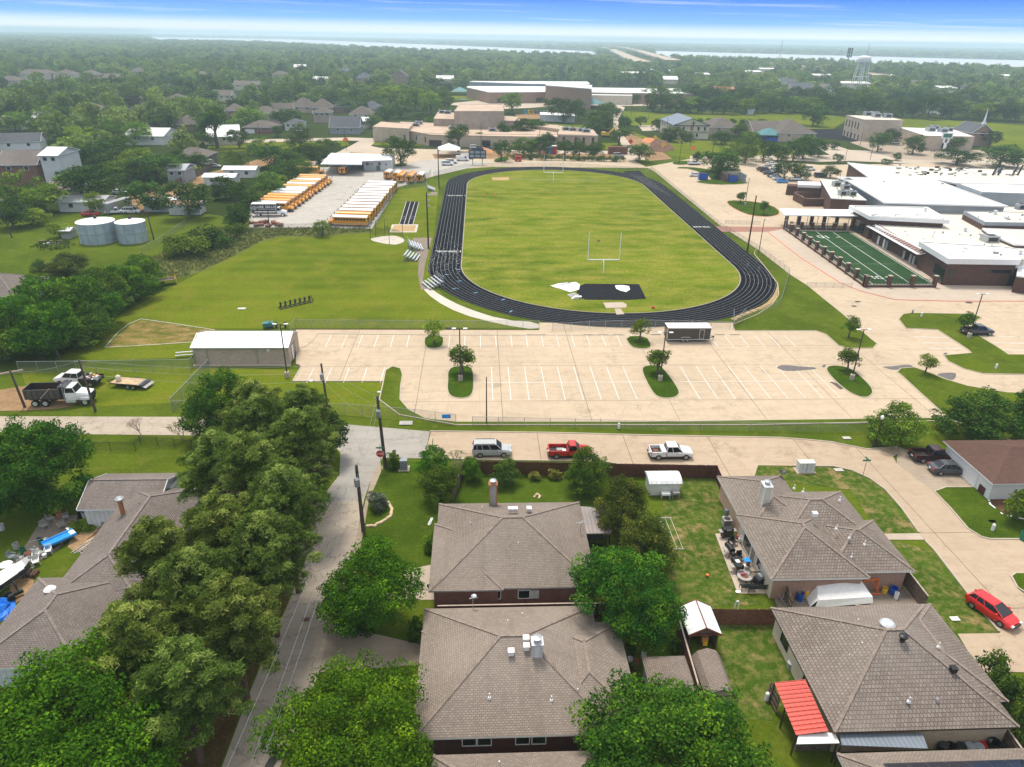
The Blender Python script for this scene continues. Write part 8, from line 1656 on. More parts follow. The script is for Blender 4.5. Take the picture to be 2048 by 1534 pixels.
def dumpster(px,py,label):x,y=G(px,py);root=thing('dumpster',label,'dumpster',(x,y,.14));m=MB(M['blue_plastic']);m.box(-1.6,-1,.1,1.6,1,2.4);[m.box(-1.5+k*.6,-1.08,.2,-1.3+k*.6,-1,2.3)for k in range(6)];m.build('body',root);m=MB(M['black_paint']);m.box(-1.65,-1.05,2.4,1.65,1.05,2.5);m.build('lid',root)
dumpster(1405,360,'blue dumpster standing free at the island tip');dumpster(1464,364,'blue dumpster inside the brick enclosure')
x,y=G(1465,364);root=thing('dumpster_enclosure','brick and grey walled dumpster enclosure open at the front','enclosure',(x,y,0));m=MB(M['brick_school']);m.box(-3.4,-1.8,0,-3.0,5,3.0);m.build('wall',root);m=MB(M['pale_concrete']);m.box(-3.0,4.6,0,4.0,5,3.0);m.build('wall',root);m=MB(M['grey_steel']);m.box(4.0,-1.8,0,4.4,5,3.0);m.build('wall',root)
# ------------------------------------------------------------------ signs, boxes, covers on the near streets
x,y=G(763,942);root=thing('stop_sign','red octagonal stop sign at the road junction','stop sign',(x,y,0));H_=2.5;m=MB(M['galvanised']);m.tube((0,0,0),(0,0,H_+.75),.035);m.build('post',root)
def octa(r,yb,yf,mt):
 m=MB(M[mt]);p=[(r*math.cos(R(22.5+45*k)),H_+r*math.sin(R(22.5+45*k)))for k in range(8)];m.face([(a_,yf,b_)for a_,b_ in p]);m.face([(a_,yb,b_)for a_,b_ in reversed(p)])
 for i in range(8):a_,b_=p[i],p[(i+1)%8];m.face([(a_[0],yf,a_[1]),(b_[0],yf,b_[1]),(b_[0],yb,b_[1]),(a_[0],yb,a_[1])])
 return m
octa(.52,-.05,-.06,'sign_white').build('border',root);octa(.48,-.061,-.072,'sign_red').build('plate',root);
for i,ch in enumerate('STOP'):text(ch,.36,'sign_white',root,(-.33+i*.22,-.075,H_),(R(90),0,0),'letter',.002)
m=MB(M['sign_green']);m.box(-.45,-.02,H_+.72,.45,.02,H_+.9);m.box(-.02,-.4,H_+.92,.02,.4,H_+1.1);m.build('name_blade',root)
for px,py,l in((867,918,'dark narrow sign seen edge on beside the street joint'),(1724,957,'green street name sign on the corner lawn')):
 x,y=G(px,py);root=thing('street_sign',l,'sign',(x,y,0));m=MB(M['galvanised']);m.tube((0,0,0),(0,0,2.9),.035);m.build('post',root);m=MB(M['sign_green']);
 if px>1000:m.box(-.5,-.02,2.5,.5,.02,2.72);m.box(-.02,-.45,2.75,.02,.45,2.95)
 else:m.box(-.03,-.3,2.2,.03,.3,2.9)
 m.build('sign_plate',root)
def ubox(px,py,w,d,h,label,mt='siding_white',name='utility_box',cat='utility box',n=1):
 x,y=G(px,py);root=thing(name,label,cat,(x,y,0));m=MB(M['kerb_concrete']);m.box(-w/2*n-.25,-d/2-.25,0,w/2*n+.25,d/2+.25,.1);m.build('pad',root)
 for k in range(n):cx_=(k-(n-1)/2)*(w+.08);m=MB(M[mt]);m.box(cx_-w/2,-d/2,.1,cx_+w/2,d/2,h);m.box(cx_-w/2-.03,-d/2-.03,h,cx_+w/2+.03,d/2+.03,h+.06);m.build('cabinet',root);m=MB(M['grey_plastic']);m.box(cx_-.03,-d/2-.02,h*.5,cx_+.03,-d/2,h*.62);m.build('latch',root)
ubox(808,938,.85,.8,1.35,'pale green utility cabinet beside the dark upright shrub','grey_steel');ubox(1609,942,.95,.85,1.35,'pair of white utility cabinets on the corner lawn',n=2)
for px,py,l,mt in((1237,858,'white utility stub on the grass at the street fence','sign_white'),(1991,738,'white utility stub on the rounded island at right','sign_white'),(1984,1062,'white utility stub on the lawn of the garage house','sign_white'),(1842,634,'white utility stub on the island behind the drive','sign_white'),(1750,867,'black and white stub left of the ornate lamp','sign_white'),(1532,1402,'white disc on a stub in the lower back yard','sign_white'),(1824,628,'pale stub at the left tip of the island','galvanised')):
 x,y=G(px,py);m=MB(M[mt]);m.lathe(0,0,[(.17,0),(.17,.75),(.1,.85),(0,.85)],10);o=m.build('utility_stub');o.location=(x,y,.1);tag(o,l,'utility stub','small utility stubs')
for px,py,w,mt,l in((1693,877,1.1,'white_concrete','pale lid in the grass by the ornate lamp'),(1677,941,1.1,'white_concrete','pale lid in the corner lawn by the cabinets'),(1984,1044,.8,'sign_white','white lid in the lawn of the garage house'),(1909,1239,.8,'sign_white','white lid in the strip lawn by the red hatchback'),(812,847,1.8,'grey_plastic','grey grate in the grass below the fence'),(898,657,1.2,'dark_metal','dark drain lid beside the walkway'),(536,787,.7,'worn_white','small pale lid in the rough grass'),(760,785,.8,'worn_white','small pale lid left of the oblong island'),(1715,604,1.0,'dark_metal','upper dark manhole on the campus drive'),(1708,613,.9,'dark_metal','lower dark manhole on the campus drive'),(1938,606,1.2,'dark_metal','dark manhole by the red kerb'),(612,1240,.6,'rust','rusty manhole in the side road'),(484,618,1.5,'worn_white','white plate lying on the practice field'),(1476,1185,.5,'sign_white','white mat at the patio corner'),(1486,1133,.7,'sign_white','white board lying on the patio slab')):
 x,y=G(px,py);m=MB(M[mt]);m.box(-w/2,-w*.3,0,w/2,w*.3,.03);o=m.build('ground_lid');o.location=(x,y,.10);tag(o,l,'lid')
def stones(label,pts,n,s,mat,name='stone_border',h=.22,cat='stone border'):
 P=GP(pts);root=None;g=random.Random(n);L=[math.dist(a,b)for a,b in zip(P[:-1],P[1:])];T=sum(L);root=thing(name,label,cat,(P[0][0],P[0][1],0));ox,oy=P[0]
 for k in range(n):
  t=(k+.5)/n*T;i=0
  while i<len(L)-1 and t>L[i]:t-=L[i];i+=1
  a,b=P[i],P[i+1];f=t/L[i];x,y=a[0]+(b[0]-a[0])*f-ox,a[1]+(b[1]-a[1])*f-oy;an=math.atan2(b[1]-a[1],b[0]-a[0]);m=MB(M[mat]);pp=[]
  for j in range(6):q=j*math.pi/3;rr_=s*g.uniform(.75,1.1);u,v=rr_*.62*math.cos(q),rr_*.38*math.sin(q);pp.append((x+u*math.cos(an)-v*math.sin(an),y+u*math.sin(an)+v*math.cos(an)))
  hh=h*g.uniform(.7,1.2);m.prism(pp,0,hh*.7,top=False);c=(x,y);q=[(c[0]+(a_[0]-c[0])*.7,c[1]+(a_[1]-c[1])*.7)for a_ in pp];q=ccw(q);pp=ccw(pp)
  for j in range(6):jj=(j+1)%6;m.face([(*pp[j],hh*.7),(*pp[jj],hh*.7),(*q[jj],hh),(*q[j],hh)])
  m.face([(*a_,hh)for a_ in q]);m.build('stone',root)
stones('curved border of tan rocks around the silvery shrub bed',[(733,1053),(748,1053),(764,1045),(782,1032),(784,1018),(776,1006),(764,1002)],18,.55,'rock');stones('three pale stepping stones on the middle front lawn',[(864,1036),(858,1050)],3,.55,'worn_white','stepping_stones',.05,'stepping stones')
stones('small ring of pale rocks in the middle back yard',[(1068,995),(1074,990),(1080,993),(1078,998)],7,.4,'rock');stones('white scalloped border of the flower bed at the garage house',[(2040,1000),(2010,985),(1980,985),(1975,995),(1980,1010),(2005,1030),(2048,1040)],36,.42,'sign_white','bed_border',.14,'border')
sheet('flower_bed','soil_dark',[(2044,1000),(2010,988),(1984,988),(1978,995),(1984,1009),(2005,1027),(2060,1038)],.155)
# ------------------------------------------------------------------ patio of the right hand corner house
def simple(name,label,cat,px,py,build,rz=0.,z=.07,group=None):
 x,y=G(px,py);m=MB();build(m);o=m.build(name);o.location=(x,y,z);o.rotation_euler=(0,0,rz);return tag(o,label,cat,group)
def ac(m):m.m(M['grey_plastic']);m.box(-.45,-.45,.1,.45,.45,.95);m.m(M['dark_metal']);m.lathe(0,0,[(.36,.955),(.34,1.0),(0,1.0)],16);[m.box(-.4+k*.1,-.47,.15,-.36+k*.1,-.45,.9)for k in range(8)]
simple('air_conditioner','grey air conditioner unit against the peach wall','air conditioner',1452,1052,ac)
def grill(m):m.m(M['black_paint']);m.box(-.6,-.3,.2,.6,.3,.8);m.box(-.55,-.3,.82,.55,.3,1.15);m.m(M['grey_plastic']);m.box(-.95,-.28,.8,-.6,.28,.84);m.box(.6,-.28,.8,.95,.28,.84);m.m(M['aluminium']);m.box(-.25,-.32,1.0,.25,-.25,1.12);m.m(M['tyre']);[m.tube((s,-.3,.1),(s,.3,.1),.1)for s in(-.5,.5)]
simple('gas_grill','black and silver gas grill below the air conditioner','grill',1453,1074,grill,.1)
def smoker(m):m.m(M['black_paint']);m.sm=True;m.tube((0,-.6,.95),(0,.6,.95),.32,.32,14);m.tube((0,-1.0,.7),(0,-.6,.7),.26,.26,12);m.sm=False;m.tube((0,.5,1.2),(0,.5,1.7),.07);[m.bar((s,t,0),(s,t,.8),.05)for s in(-.25,.25)for t in(-.5,.5)];m.m(M['grey_plastic']);m.box(-.65,-.4,.75,-.32,.4,.79)
simple('barrel_smoker','black barrel smoker in the middle of the patio','smoker',1457,1110,smoker,.15)
def grill2(m):m.m(M['black_paint']);m.box(-.35,-.75,.75,.35,.75,1.15);m.m(M['sign_white']);m.box(-.2,-.2,1.15,.2,.25,1.2);m.m(M['black_paint']);[m.bar((s,t,0),(s,t,.8),.05)for s in(-.3,.3)for t in(-.6,.6)];m.m(M['grey_plastic']);m.box(-.8,-.3,.7,-.35,.3,.74)
simple('charcoal_grill','long black charcoal grill with a white item on its lid','grill',1472,1142,grill2,.12)
def chair(m):m.m(M['black_paint']);m.box(-.3,-.3,.42,.3,.3,.47);m.box(-.3,.27,.47,.3,.33,1.0);[m.bar((s,t,0),(s,t,.66),.04)for s in(-.32,.32)for t in(-.28,.28)];m.bar((-.32,-.28,.66),(-.32,.28,.66),.05);m.bar((.32,-.28,.66),(.32,.28,.66),.05)
simple('patio_chair','black patio chair nearer the house end of the patio','chair',1466,1090,chair,.4,group='black patio chairs');simple('patio_chair','black patio chair beside the long charcoal grill','chair',1478,1121,chair,.1,group='black patio chairs')
def fire(m):m.m(M['grey_plastic']);m.lathe(0,0,[(.45,.42),(.75,.45),(.75,.5),(.42,.52),(.38,.40),(0,.36)],20);m.m(M['rust']);m.lathe(0,0,[(0,.37),(.37,.41)],16);m.m(M['black_paint']);[m.bar((.55*math.cos(a_),.55*math.sin(a_),0),(.5*math.cos(a_),.5*math.sin(a_),.45),.05)for a_ in(0,1.57,3.14,4.71)];m.m(M['pink_plastic']);m.bar((-.4,.2,.56),(.1,.25,.56),.08)
simple('fire_pit','round grey fire pit table with pink toy on it','fire pit',1488,1160,fire)
def bench(L):
 def f(m):
  m.m(M['black_paint'])
  for k in range(5):m.box(-L/2,-.28+k*.12,.42,L/2,-.20+k*.12,.46)
  for k in range(int(L/.12)):m.box(-L/2+k*.12,.34,.46,-L/2+k*.12+.05,.38,.95)
  m.box(-L/2,.33,.93,L/2,.40,1.0);[m.bar((s*L/2,t,0),(s*L/2,t,.65 if t<0 else .95),.05)for s in(-1,1)for t in(-.28,.36)]
 return f
simple('patio_bench','slatted black bench at the left of the patio end','bench',1493,1180,bench(1.3),math.pi,group='black slatted benches');simple('patio_bench','long black bench along the bottom edge of the patio','bench',1518,1182,bench(2.4),math.pi,group='black slatted benches');simple('patio_bench','slatted black seat behind the long bench near the wall','bench',1512,1165,bench(1.2),0,group='black slatted benches')
def covered(m):m.m(M['black_paint']);m.box(-.6,-.4,0,.6,.4,.8);m.m(M['grey_steel']);m.box(-.35,-.3,.8,.3,.3,1.15)
simple('covered_box','black covered heap in the corner of the patio','box',1520,1168,covered,.3)
for px,py,mt,l,r_,h_ in((1452,1030,'grey_steel','small dark bin above the air conditioner',.25,.7),(1477,1077,'pink_plastic','pink basket beside the wall of the patio',.24,.35),(1478,1085,'sign_white','white canister below the pink basket',.16,.5),(1497,1104,'orange_paint','orange toy by the patio door',.28,.25),(1494,1100,'sky_blue_plastic','blue toy by the patio door',.22,.2),(1495,1131,'rust','rusty drum on the patio',.22,.55),(1414,1154,'orange_paint','orange ball lying on the lawn',.15,.25),(1483,1068,'black_paint','black bin against the wall',.3,.9)):
 simple('patio_item',l,'item',px,py,lambda m:(m.m(M[mt]),m.lathe(0,0,[(r_*.8,0),(r_,h_*.5),(r_,h_),(r_*.7,h_),(0,h_*.9)],12)))
def tbl(m):m.m(M['sky_blue_plastic']);m.box(-.3,-.3,.9,.3,.3,1.0);m.m(M['galvanised']);m.tube((0,0,0),(0,0,.9),.04);m.box(-.3,-.3,0,.3,.3,.04)
simple('bird_table','blue topped stand next to the rusty drum','stand',1491,1136,tbl);simple('laundry_heap','black and white cloth heap hanging by the patio door','cloth',1489,1088,lambda m:(m.m(M['sign_white']),m.cbox(0,0,.5,.9,.7,.5,.3),m.m(M['black_paint']),m.cbox(.1,.1,.0,.8,.6,.5,.1),m.cbox(-.2,-.1,1.0,.3,.3,.1)))
x,y=G(1350,1128);root=thing('clothes_line','grey T shaped clothes line post in the side yard','clothes line',(x,y,0));
for dy in(0,5.2):m=MB(M['galvanised']);m.tube((0,dy,0),(0,dy,1.9),.05);m.bar((-.7,dy,1.9),(.7,dy,1.9),.07);m.build('post',root)
for s in(-.6,0,.6):m=MB(M['sign_white']);m.tube((s,0,1.92),(s,5.2,1.88),.015,.015,4);m.build('line',root)
x,y=G(1680,1205);root=thing('tarp_shelter','white tarpaulin tent shelter beside the brick wall','tent',(x,y,0));m=MB(M['tarp_white']);a_=[(-2.6,-.6,.9),(2.6,-.6,1.2),(1.8,2.4,2.2),(-1.8,2.4,2.3)];c_=(0,.9,1.95)
for i in range(4):m.face([a_[i],a_[(i+1)%4],c_])
m.face([a_[0],a_[3],(-3.0,2.0,.2),(-3.2,-.6,.1)]);m.face([a_[1],a_[0],(-2.9,-.9,.25),(2.6,-.9,.7)]);m.build('tarp',root)
for p in((-2.5,-.5),(2.5,-.5),(1.7,2.3),(-1.7,2.3)):m=MB(M['galvanised']);m.tube((*p,0),(*p,1.0 if p[1]<0 else 2.1),.04);m.build('pole',root)
def drum(r,h,mt,lid=None):return lambda m:(m.m(M[mt]),m.lathe(0,0,[(0,0),(r,0),(r*1.03,h*.5),(r,h),(r*.9,h),(r*.85,h*.85)if lid is None else(0,h+.05)],16),(m.m(M[lid]),m.lathe(0,0,[(r*1.02,h),(r*.9,h+.06),(0,h+.08)],16))if lid else None)
for px,py,r_,h_,mt,lid,l in((1598,1200,.33,.9,'blue_plastic',None,'blue barrel left of the white tarp shelter'),(1611,1195,.2,.9,'yellow_paint','grey_plastic','yellow can right of the blue barrel'),(1768,1185,.26,.6,'yellow_paint',None,'yellow bucket right of the orange hoist'),(1785,1188,.35,.8,'blue_plastic',None,'blue barrel at the house corner under the downpipe'),(1791,1197,.2,.7,'sign_white',None,'white gas bottle by the weathered fence'),(1581,1336,.34,.6,'grey_plastic','sign_white','white lidded planter at the wall of the lower right house'),(1881,1505,.36,.85,'black_paint','dark_metal','black bin first from left in the row at the bottom right'),(1897,1506,.36,.85,'black_paint',None,'black bin second in the bottom right row'),(1917,1507,.36,.85,'soil_dark','black_paint','brown bin third in the bottom right row'),(1934,1507,.38,.85,'grey_steel','grey_steel','blue grey lidded bin fourth in the row'),(1952,1508,.38,.85,'grey_steel','grey_steel','blue grey lidded bin fifth in the row'),(1963,1500,.38,.7,'red_paint','red_paint','red lidded bin in the bottom right row'),(1980,1505,.45,1.2,'black_paint',None,'tall black kettle grill at the end of the bin row'),(2046,1080,.4,1.0,'green_plastic',None,'green wheeled bin at the right edge by the driveway'),(1287,1313,.22,.4,'sign_white',None,'white round pot beside the brown shed, right'),(1260,1323,.22,.4,'sign_white',None,'white round pot beside the brown shed, left'),(1270,1268,.2,.35,'terracotta',None,'dark pot in the narrow side garden, top'),(1256,1290,.2,.35,'soil_dark',None,'brown pot in the narrow side garden, middle'),(1272,1326,.22,.35,'terracotta',None,'terracotta pot between the white ones'),(1268,1350,.2,.4,'soil_dark',None,'dark pot lowest in the side garden')):
 simple('barrel' if h_>.45 else 'plant_pot',l,'barrel' if h_>.45 else 'pot',px,py,drum(r_,h_,mt,lid),z=.03)
x,y=G(1740,1190);root=thing('engine_hoist','rust orange engine hoist beside the tarp shelter','hoist',(x,y,0));m=MB(M['orange_paint']);m.bar((-1.2,0,.12),(1.0,0,.12),.1);m.bar((-1.2,.7,.12),(1.0,.7,.12),.1);m.bar((.8,.35,.1),(.6,.35,1.7),.12);m.bar((.6,.35,1.7),(-1.3,.35,1.3),.12);m.bar((1.0,.35,.1),(0,.35,1.5),.08);m.build('frame',root)
def ladder(name,label,px,py,L,rz,lean,z=.1):
 x,y=G(px,py);m=MB(M['aluminium']);c,s=math.cos(lean),math.sin(lean)
 for w in(-.2,.2):m.bar((0,w,z),(L*c,w,z+L*s),.05)
 for k in range(int(L/.32)):t=.2+k*.32;m.bar((t*c,-.2,z+t*s),(t*c,.2,z+t*s),.035)
 o=m.build(name);o.location=(x,y,0);o.rotation_euler=(0,0,rz);tag(o,label,'ladder','aluminium ladders')
ladder('ladder','ladder leaning along the weathered fence by the blue barrel',1577,1212,2.6,R(115),.3);ladder('ladder','left ladder lying on the red earth bed of the left patio',145,1108,3.6,R(62),.02);ladder('ladder','right ladder lying on the red earth bed of the left patio',158,1108,3.4,R(60),.02)
# ------------------------------------------------------------------ cluttered patio at far left
def stick_chair(mt):return lambda m:(m.m(M[mt]),m.box(-.3,-.3,.4,.3,.3,.46),[m.box(-.28+k*.13,.27,.46,-.2+k*.13,.31,1.0)for k in range(5)],[m.bar((s,t,0),(s,t,.65),.05)for s in(-.3,.3)for t in(-.28,.28)],m.bar((-.3,-.3,.65),(-.3,.3,.65),.06),m.bar((.3,-.3,.65),(.3,.3,.65),.06))
for px,py,mt,rz,l in((102,1044,'grey_plastic',2.4,'large grey chair at the top of the left patio'),(90,1058,'grey_plastic',1.0,'grey chair under the big tree at the left patio'),(125,1058,'grey_plastic',4,'grey chair in the middle of the left patio'),(133,1040,'grey_plastic',5.2,'pale grey chair at the upper right of the left patio'),(99,1108,'white_paint',.4,'white chair just below the blue kayak raft'),(75,1118,'white_paint',.5,'white lounge chair, upper of the pair at left'),(74,1130,'white_paint',.6,'white lounge chair, lower of the pair at left'),(26,1120,'grey_steel',1.5,'round backed pale chair at the left edge'),(42,1125,'grey_plastic',3,'grey chair amid the clutter at the left edge'),(56,1130,'aluminium',2,'glass topped chair frame at the left edge')):
 simple('garden_chair',l,'chair',px,py,stick_chair(mt),rz,group='garden chairs of the left patio')
def raft(m):
 m.m(M['sky_blue_plastic']);m.box(-1.5,-.5,.5,1.5,.5,.68);m.m(M['sign_white']);m.box(1.0,-.4,.68,1.5,.4,.74);m.m(M['sky_blue_plastic']);m.box(-1.5,-.6,.55,1.5,-.45,.8);m.box(-1.5,.45,.55,1.5,.6,.8);m.m(M['galvanised']);[m.bar((s,t,0),(s,t,.55),.05)for s in(-1.2,0,1.2)for t in(-.45,.45)]
simple('blue_lounger','bright blue plastic lounger on the left patio','lounger',122,1088,raft,R(48))
simple('round_table','white octagonal table top at the left edge above the boat','table',16,1142,lambda m:(m.m(M['sign_white']),m.lathe(0,0,[(.1,0),(.1,.7),(.62,.72),(.62,.78),(0,.8)],8)))
simple('parasol_base','black closed parasol lying on the left patio','parasol',95,1085,lambda m:(m.m(M['black_paint']),m.bar((-1.1,.3,.2),(1.0,-.2,.3),.25),m.bar((1.0,-.2,.3),(1.2,-1.1,.2),.3),m.m(M['galvanised']),m.tube((-1.4,-.6,.5),(.2,0,.6),.03)))
for px,py,mt,l in((163,1036,'black_paint','black kettle grill at the right of the left patio'),(195,1030,'sign_white','white drum grill on the lawn by the left house'),(170,1035,'worn_white','cream pot next to the black kettle grill'),(198,1046,'rust','rusty pot at the bed of the left house'),(120,1035,'terracotta','terracotta pot behind the chairs of the left patio'),(220,1028,'sign_white','white pot under the porch of the left house'),(5,1060,'worn_white','pale bird bath on the lawn at the left edge'),(48,1108,'green_plastic','green pot amid the left patio clutter'),(34,1098,'grey_plastic','grey bucket at the left patio edge'),(86,1092,'green_plastic','green watering can on the left patio')):
 simple('garden_pot',l,'pot',px,py,drum(.28,.7,mt),z=.04)
for px,py,l in((152,1062,'lime green shrub at the top of the red earth bed'),(220,1048,'lime green shrub against the left house wall')):x,y=G(px,py);plant('bushv',x,y,1.1,1.6,l,'shrub')
x,y=G(178,1052);plant('bushv',x,y,.5,2.6,'low green ground shrub in the red earth bed','shrub')
m=MB(M['soil_dark']);g=random.Random(2)
x,y=G(45,1152);root=thing('wood_pile','stacked firewood pile beneath the white table at left','wood pile',(x,y,0))
for k in range(28):m=MB(M[g.choice(['rust','pole_wood','soil_dark','fence_old'])]);X,Z=-1.4+(k%10)*.3,.1+(k//10)*.22;m.tube((X,-.4+g.uniform(-.1,.1),Z),(X,.5,Z),.11,.11,6);m.build('log',root)
for k in range(7):x,y=G(160+k*5,1100-k*7);m=MB(M['rust' if k%2 else 'wood_deck']);m.bar((0,0,.06),(g.uniform(1.5,3),g.uniform(-.6,.6),.08),.12,.05);o=m.build('timber');o.location=(x,y,0);o.rotation_euler=(0,0,R(55+g.uniform(-12,12)));tag(o,'%s of the loose timbers on the red earth bed, counted from the ladders'%NUMW[k],'timber','loose timbers on the earth bed')
its=[]
for k in range(26):
 px,py=g.uniform(28,150),0;py=1150-(px-28)*.78+g.uniform(-14,16);x,y=G(px,py);m=MB(M[g.choice(['grey_plastic','white_paint','rust','galvanised','dark_metal','terracotta','fence_old','teal'])])
 if k%3==0:m.lathe(0,0,[(.16,0),(.22,.35),(.22,.4),(0,.36)],10)
 elif k%3==1:m.cbox(0,0,0,g.uniform(.3,.8),g.uniform(.25,.5),g.uniform(.15,.5));m.cbox(.1,0,.4,.2,.2,.25,.5)
 else:[m.bar((s,t,0),(s*.7,t*.7,.6),.04)for s in(-.3,.3)for t in(-.2,.2)];m.box(-.32,-.25,.58,.32,.25,.62)
 o=m.build('garden_clutter');o.location=(x,y,.05);o.rotation_euler=(0,0,g.uniform(0,3));tag(o,None,'clutter','small mixed items on the left patio');its.append(o)
ordinals(its,'small mixed items scattered over the left patio')
x,y=G(2,1185);root=thing('boat','white and blue covered boat on a trailer at the left edge','boat',(x,y,0),R(63));m=MB(M['tarp_white']);m.sm=True;st=[(-2.8,.9),(-1.5,1.0),(0,1.0),(1.5,.85),(2.5,.5),(3.1,.1)]
for(xa,wa),(xb,wb_)in zip(st[:-1],st[1:]):m.face([(xa,-wa,1.5),(xb,-wb_,1.5),(xb,0,2.0),(xa,0,2.0)]);m.face([(xa,0,2.0),(xb,0,2.0),(xb,wb_,1.5),(xa,wa,1.5)])
m.build('cover',root);m=MB(M['paint_navy']);m.sm=True
for(xa,wa),(xb,wb_)in zip(st[:-1],st[1:]):
 for s in(-1,1):m.face([(xa,s*wa,1.5),(xb,s*wb_,1.5),(xb,s*wb_*.6,.7),(xa,s*wa*.6,.7)])
m.face([(-2.8,-.9,1.5),(-2.8,.9,1.5),(-2.8,.55,.7),(-2.8,-.55,.7)]);m.build('hull',root);m=MB(M['white_paint']);m.bar((-2.9,-.95,1.5),(-2.9,.95,1.5),.12);m.bar((-2.8,-1.0,1.48),(2.2,-.7,1.5),.1);m.bar((-2.8,1.0,1.48),(2.2,.7,1.5),.1);m.build('rail',root);m=MB(M['galvanised']);m.bar((-2.5,-.6,.5),(3.5,0,.5),.1);m.bar((-2.5,.6,.5),(3.5,0,.5),.1);m.build('trailer',root)
for s in(-1,1):wheel(root,-.8,s*.95,.33,.22)
crumple('bright blue tarpaulin heap at the left edge below the boat',[(0,1245),(-20,1215),(5,1200),(30,1198),(32,1212),(18,1235)],1.0,'tarp_blue','blue_tarp','tarp',12,.05);simple('garden_tractor','dark tractor frame between the boat and the left house','tractor',32,1196,lambda m:(m.m(M['black_paint']),m.bar((-.5,0,.4),(.7,0,.4),.3),m.bar((.3,-.4,.4),(.3,-.4,1.6),.06),m.bar((.3,.4,.4),(.3,.4,1.6),.06),m.bar((.3,-.4,1.6),(.3,.4,1.6),.06),m.m(M['tyre']),m.tube((-.4,-.5,.35),(-.4,-.3,.35),.35),m.tube((-.4,.3,.35),(-.4,.5,.35),.35)),.8)
simple('patio_table','dark table with chairs under the brown patio cover','table',1190,1085,lambda m:(m.m(M['pole_wood']),m.box(-.9,-.5,.7,.9,.5,.76),m.box(-.06,-.06,0,.06,.06,.7),m.m(M['dark_metal']),m.box(-.7,-1.1,0,-.2,-.7,.45),m.box(.2,-1.1,0,.7,-.7,.45)))
x,y=G(872,1180,2);root=thing('flag','small striped flag on a short pole at the house corner','flag',(x,y,0));m=MB(M['galvanised']);m.tube((0,0,2.3),(-.9,-.1,2.9),.02);m.build('pole',root)
for k in range(6):m=MB(M['cloth_red' if k%2==0 else 'sign_white']);z=2.75-k*.16;m.box(-.8+k*.03,-.11,z-.16,-.1+k*.03,-.09,z);m.build('stripe',root)
m=MB(M['cloth_navy']);m.box(-.8,-.13,2.45,-.5,-.11,2.78);m.build('canton',root)
x,y=G(1857,1497);root=thing('antenna_pole','slanting thin antenna pole at the lower right house front','pole',(x,y,0));m=MB(M['galvanised']);m.tube((0,0,0),(.3,1.2,3.9),.03);m.lathe(.3,1.2,[(0,3.9),(.14,3.95),(0,4.1)],8);m.build('pole',root)
for k in range(6):x,y=G(508+k*10,448+(k%2)*5);m=MB(M['rust']);m.cbox(0,0,0,2.6,1.2,.6+.2*(k%3),k*.5);o=m.build('scrap_heap');o.location=(x,y,0);tag(o,'%s from left of the rusty scrap heaps below the box truck'%NUMW[k]if k else 'leftmost of the rusty scrap heaps below the box truck','scrap','rusty scrap below the box truck')
for k in range(5):x,y=G(85+k*9,484+(k%2)*5);m=MB(M['grey_plastic' if k%2 else 'fence_old']);m.cbox(0,0,0,1.4,.8,.4,k);o=m.build('junk_pile');o.location=(x,y,0);tag(o,'%s from left of the junk bits on the mound left of the tanks'%NUMW[k]if k else 'leftmost of the junk bits on the mound left of the tanks','junk','junk left of the tanks')
x,y=G(547,1520);m=MB(M['black_paint']);m.box(-.3,-.7,0,.3,.7,.06);o=m.build('rubber_mat');o.location=(x,y,.05);o.rotation_euler=(0,0,-.3);tag(o,'black rubber mat lying at the side road edge','mat')
for px,py,z in((1062,664,0),(1082,669,0),(1175,668,0),(1205,668,0),(1235,669,0),(1310,669,0),(1438,669,0),(1468,669,0)):
 x,y=G(px,669);m=MB(M['kerb_concrete']);m.prism([(-.9,-.08),(.9,-.08),(.9,.08),(-.9,.08)],0,.12);o=m.build('wheel_stop');o.location=(x,y-.3,.07);tag(o,None,'wheel stop','concrete wheel stops along the lot edge')
ws=sorted([o for o in COL.objects if o.name.startswith('wheel_stop')],key=lambda o:o.location.x)
for i,o in enumerate(ws):o['label']='%s of the grey wheel stops along the far lot edge'%('leftmost' if i==0 else NUMW[i]+' from left')
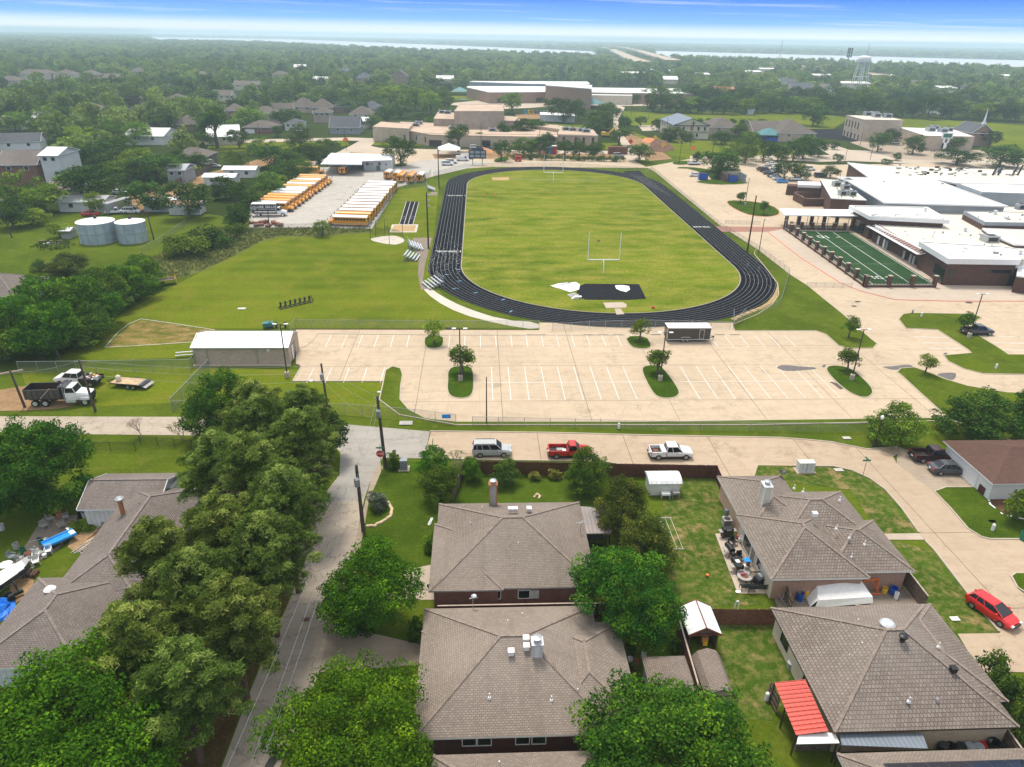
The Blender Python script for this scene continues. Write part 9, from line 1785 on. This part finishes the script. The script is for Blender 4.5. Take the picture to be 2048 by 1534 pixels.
def tufts(name,polys,n,h,mats,seed,w=.06):
 g=np.random.default_rng(seed);pts=[]
 for poly in polys:
  P=GP(poly);xs=[p[0]for p in P];ys=[p[1]for p in P];c=0
  while c<n:
   x,y=g.uniform(min(xs),max(xs)),g.uniform(min(ys),max(ys))
   if inside((x,y),P):pts.append((x,y,h*.35,h*.5));c+=1
 o=bpy.data.objects.new(name,leaves(name,pts,9,h*.9,M[mats],seed,up=1.5,aspect=3.2,flat=-.4));COL.objects.link(o);tag(o,kind='stuff')
tufts('tall_weeds',[[(300,520),(370,478),(420,455),(520,458),(640,455),(740,458),(742,464),(700,466),(640,472),(560,472),(520,483),(470,510),(400,543),(350,558),(310,548)]],2600,.5,'leaf_weed',5)
tufts('hedge_undergrowth',[[(110,725),(150,690),(240,625),(330,575),(320,560),(220,610),(130,670),(90,720)]],260,.9,'leaf_mid',6)
tufts('tall_weeds',[[(60,498),(90,484),(130,480),(150,490),(135,500),(80,502)]],90,.7,'leaf_mid',7)
# ------------------------------------------------------------------ far woods and haze
for P,w in NOWOOD_LINES:
 for i in range(len(P)-1):
  n=max(1,int(math.dist(P[i],P[i+1])/25))
  for k in range(n+1):t=k/n;NOWOOD_C.append((P[i][0]*(1-t)+P[i+1][0]*t,P[i][1]*(1-t)+P[i+1][1]*t,w*.5+4))
for pts in([(1091,172),(1387,187)],[(933,178),(1160,180)],[(745,262),(1196,268)],[(905,225),(1010,230)],[(940,164),(1180,166)],[(1693,250),(1808,255)],[(1800,268),(1960,275)]):
 a,b=G(*pts[0]),G(*pts[1]);n=max(2,int(math.dist(a,b)/12))
 for k in range(n+1):t=k/n;NOWOOD_C.append((a[0]*(1-t)+b[0]*t,a[1]*(1-t)+b[1]*t+12,26))
NOWOOD_C.append((*G(1716,180),22))
wood()
tree_q=None
hz=bpy.data.materials.new('haze_air');hz.use_nodes=True;nt=hz.node_tree
for n in list(nt.nodes):nt.nodes.remove(n)
mo=nt.nodes.new('ShaderNodeOutputMaterial');pv=nt.nodes.new('ShaderNodeVolumePrincipled');pv.inputs['Density'].default_value=2.4e-4;pv.inputs['Color'].default_value=(.70,.90,1.0,1);pv.inputs['Anisotropy'].default_value=.25
nt.links.new(pv.outputs[0],mo.inputs['Volume'])
mb=MB(hz);mb.box(-8900,-50,-1.5,8900,13900,62);tag(mb.build('haze'),kind='stuff')
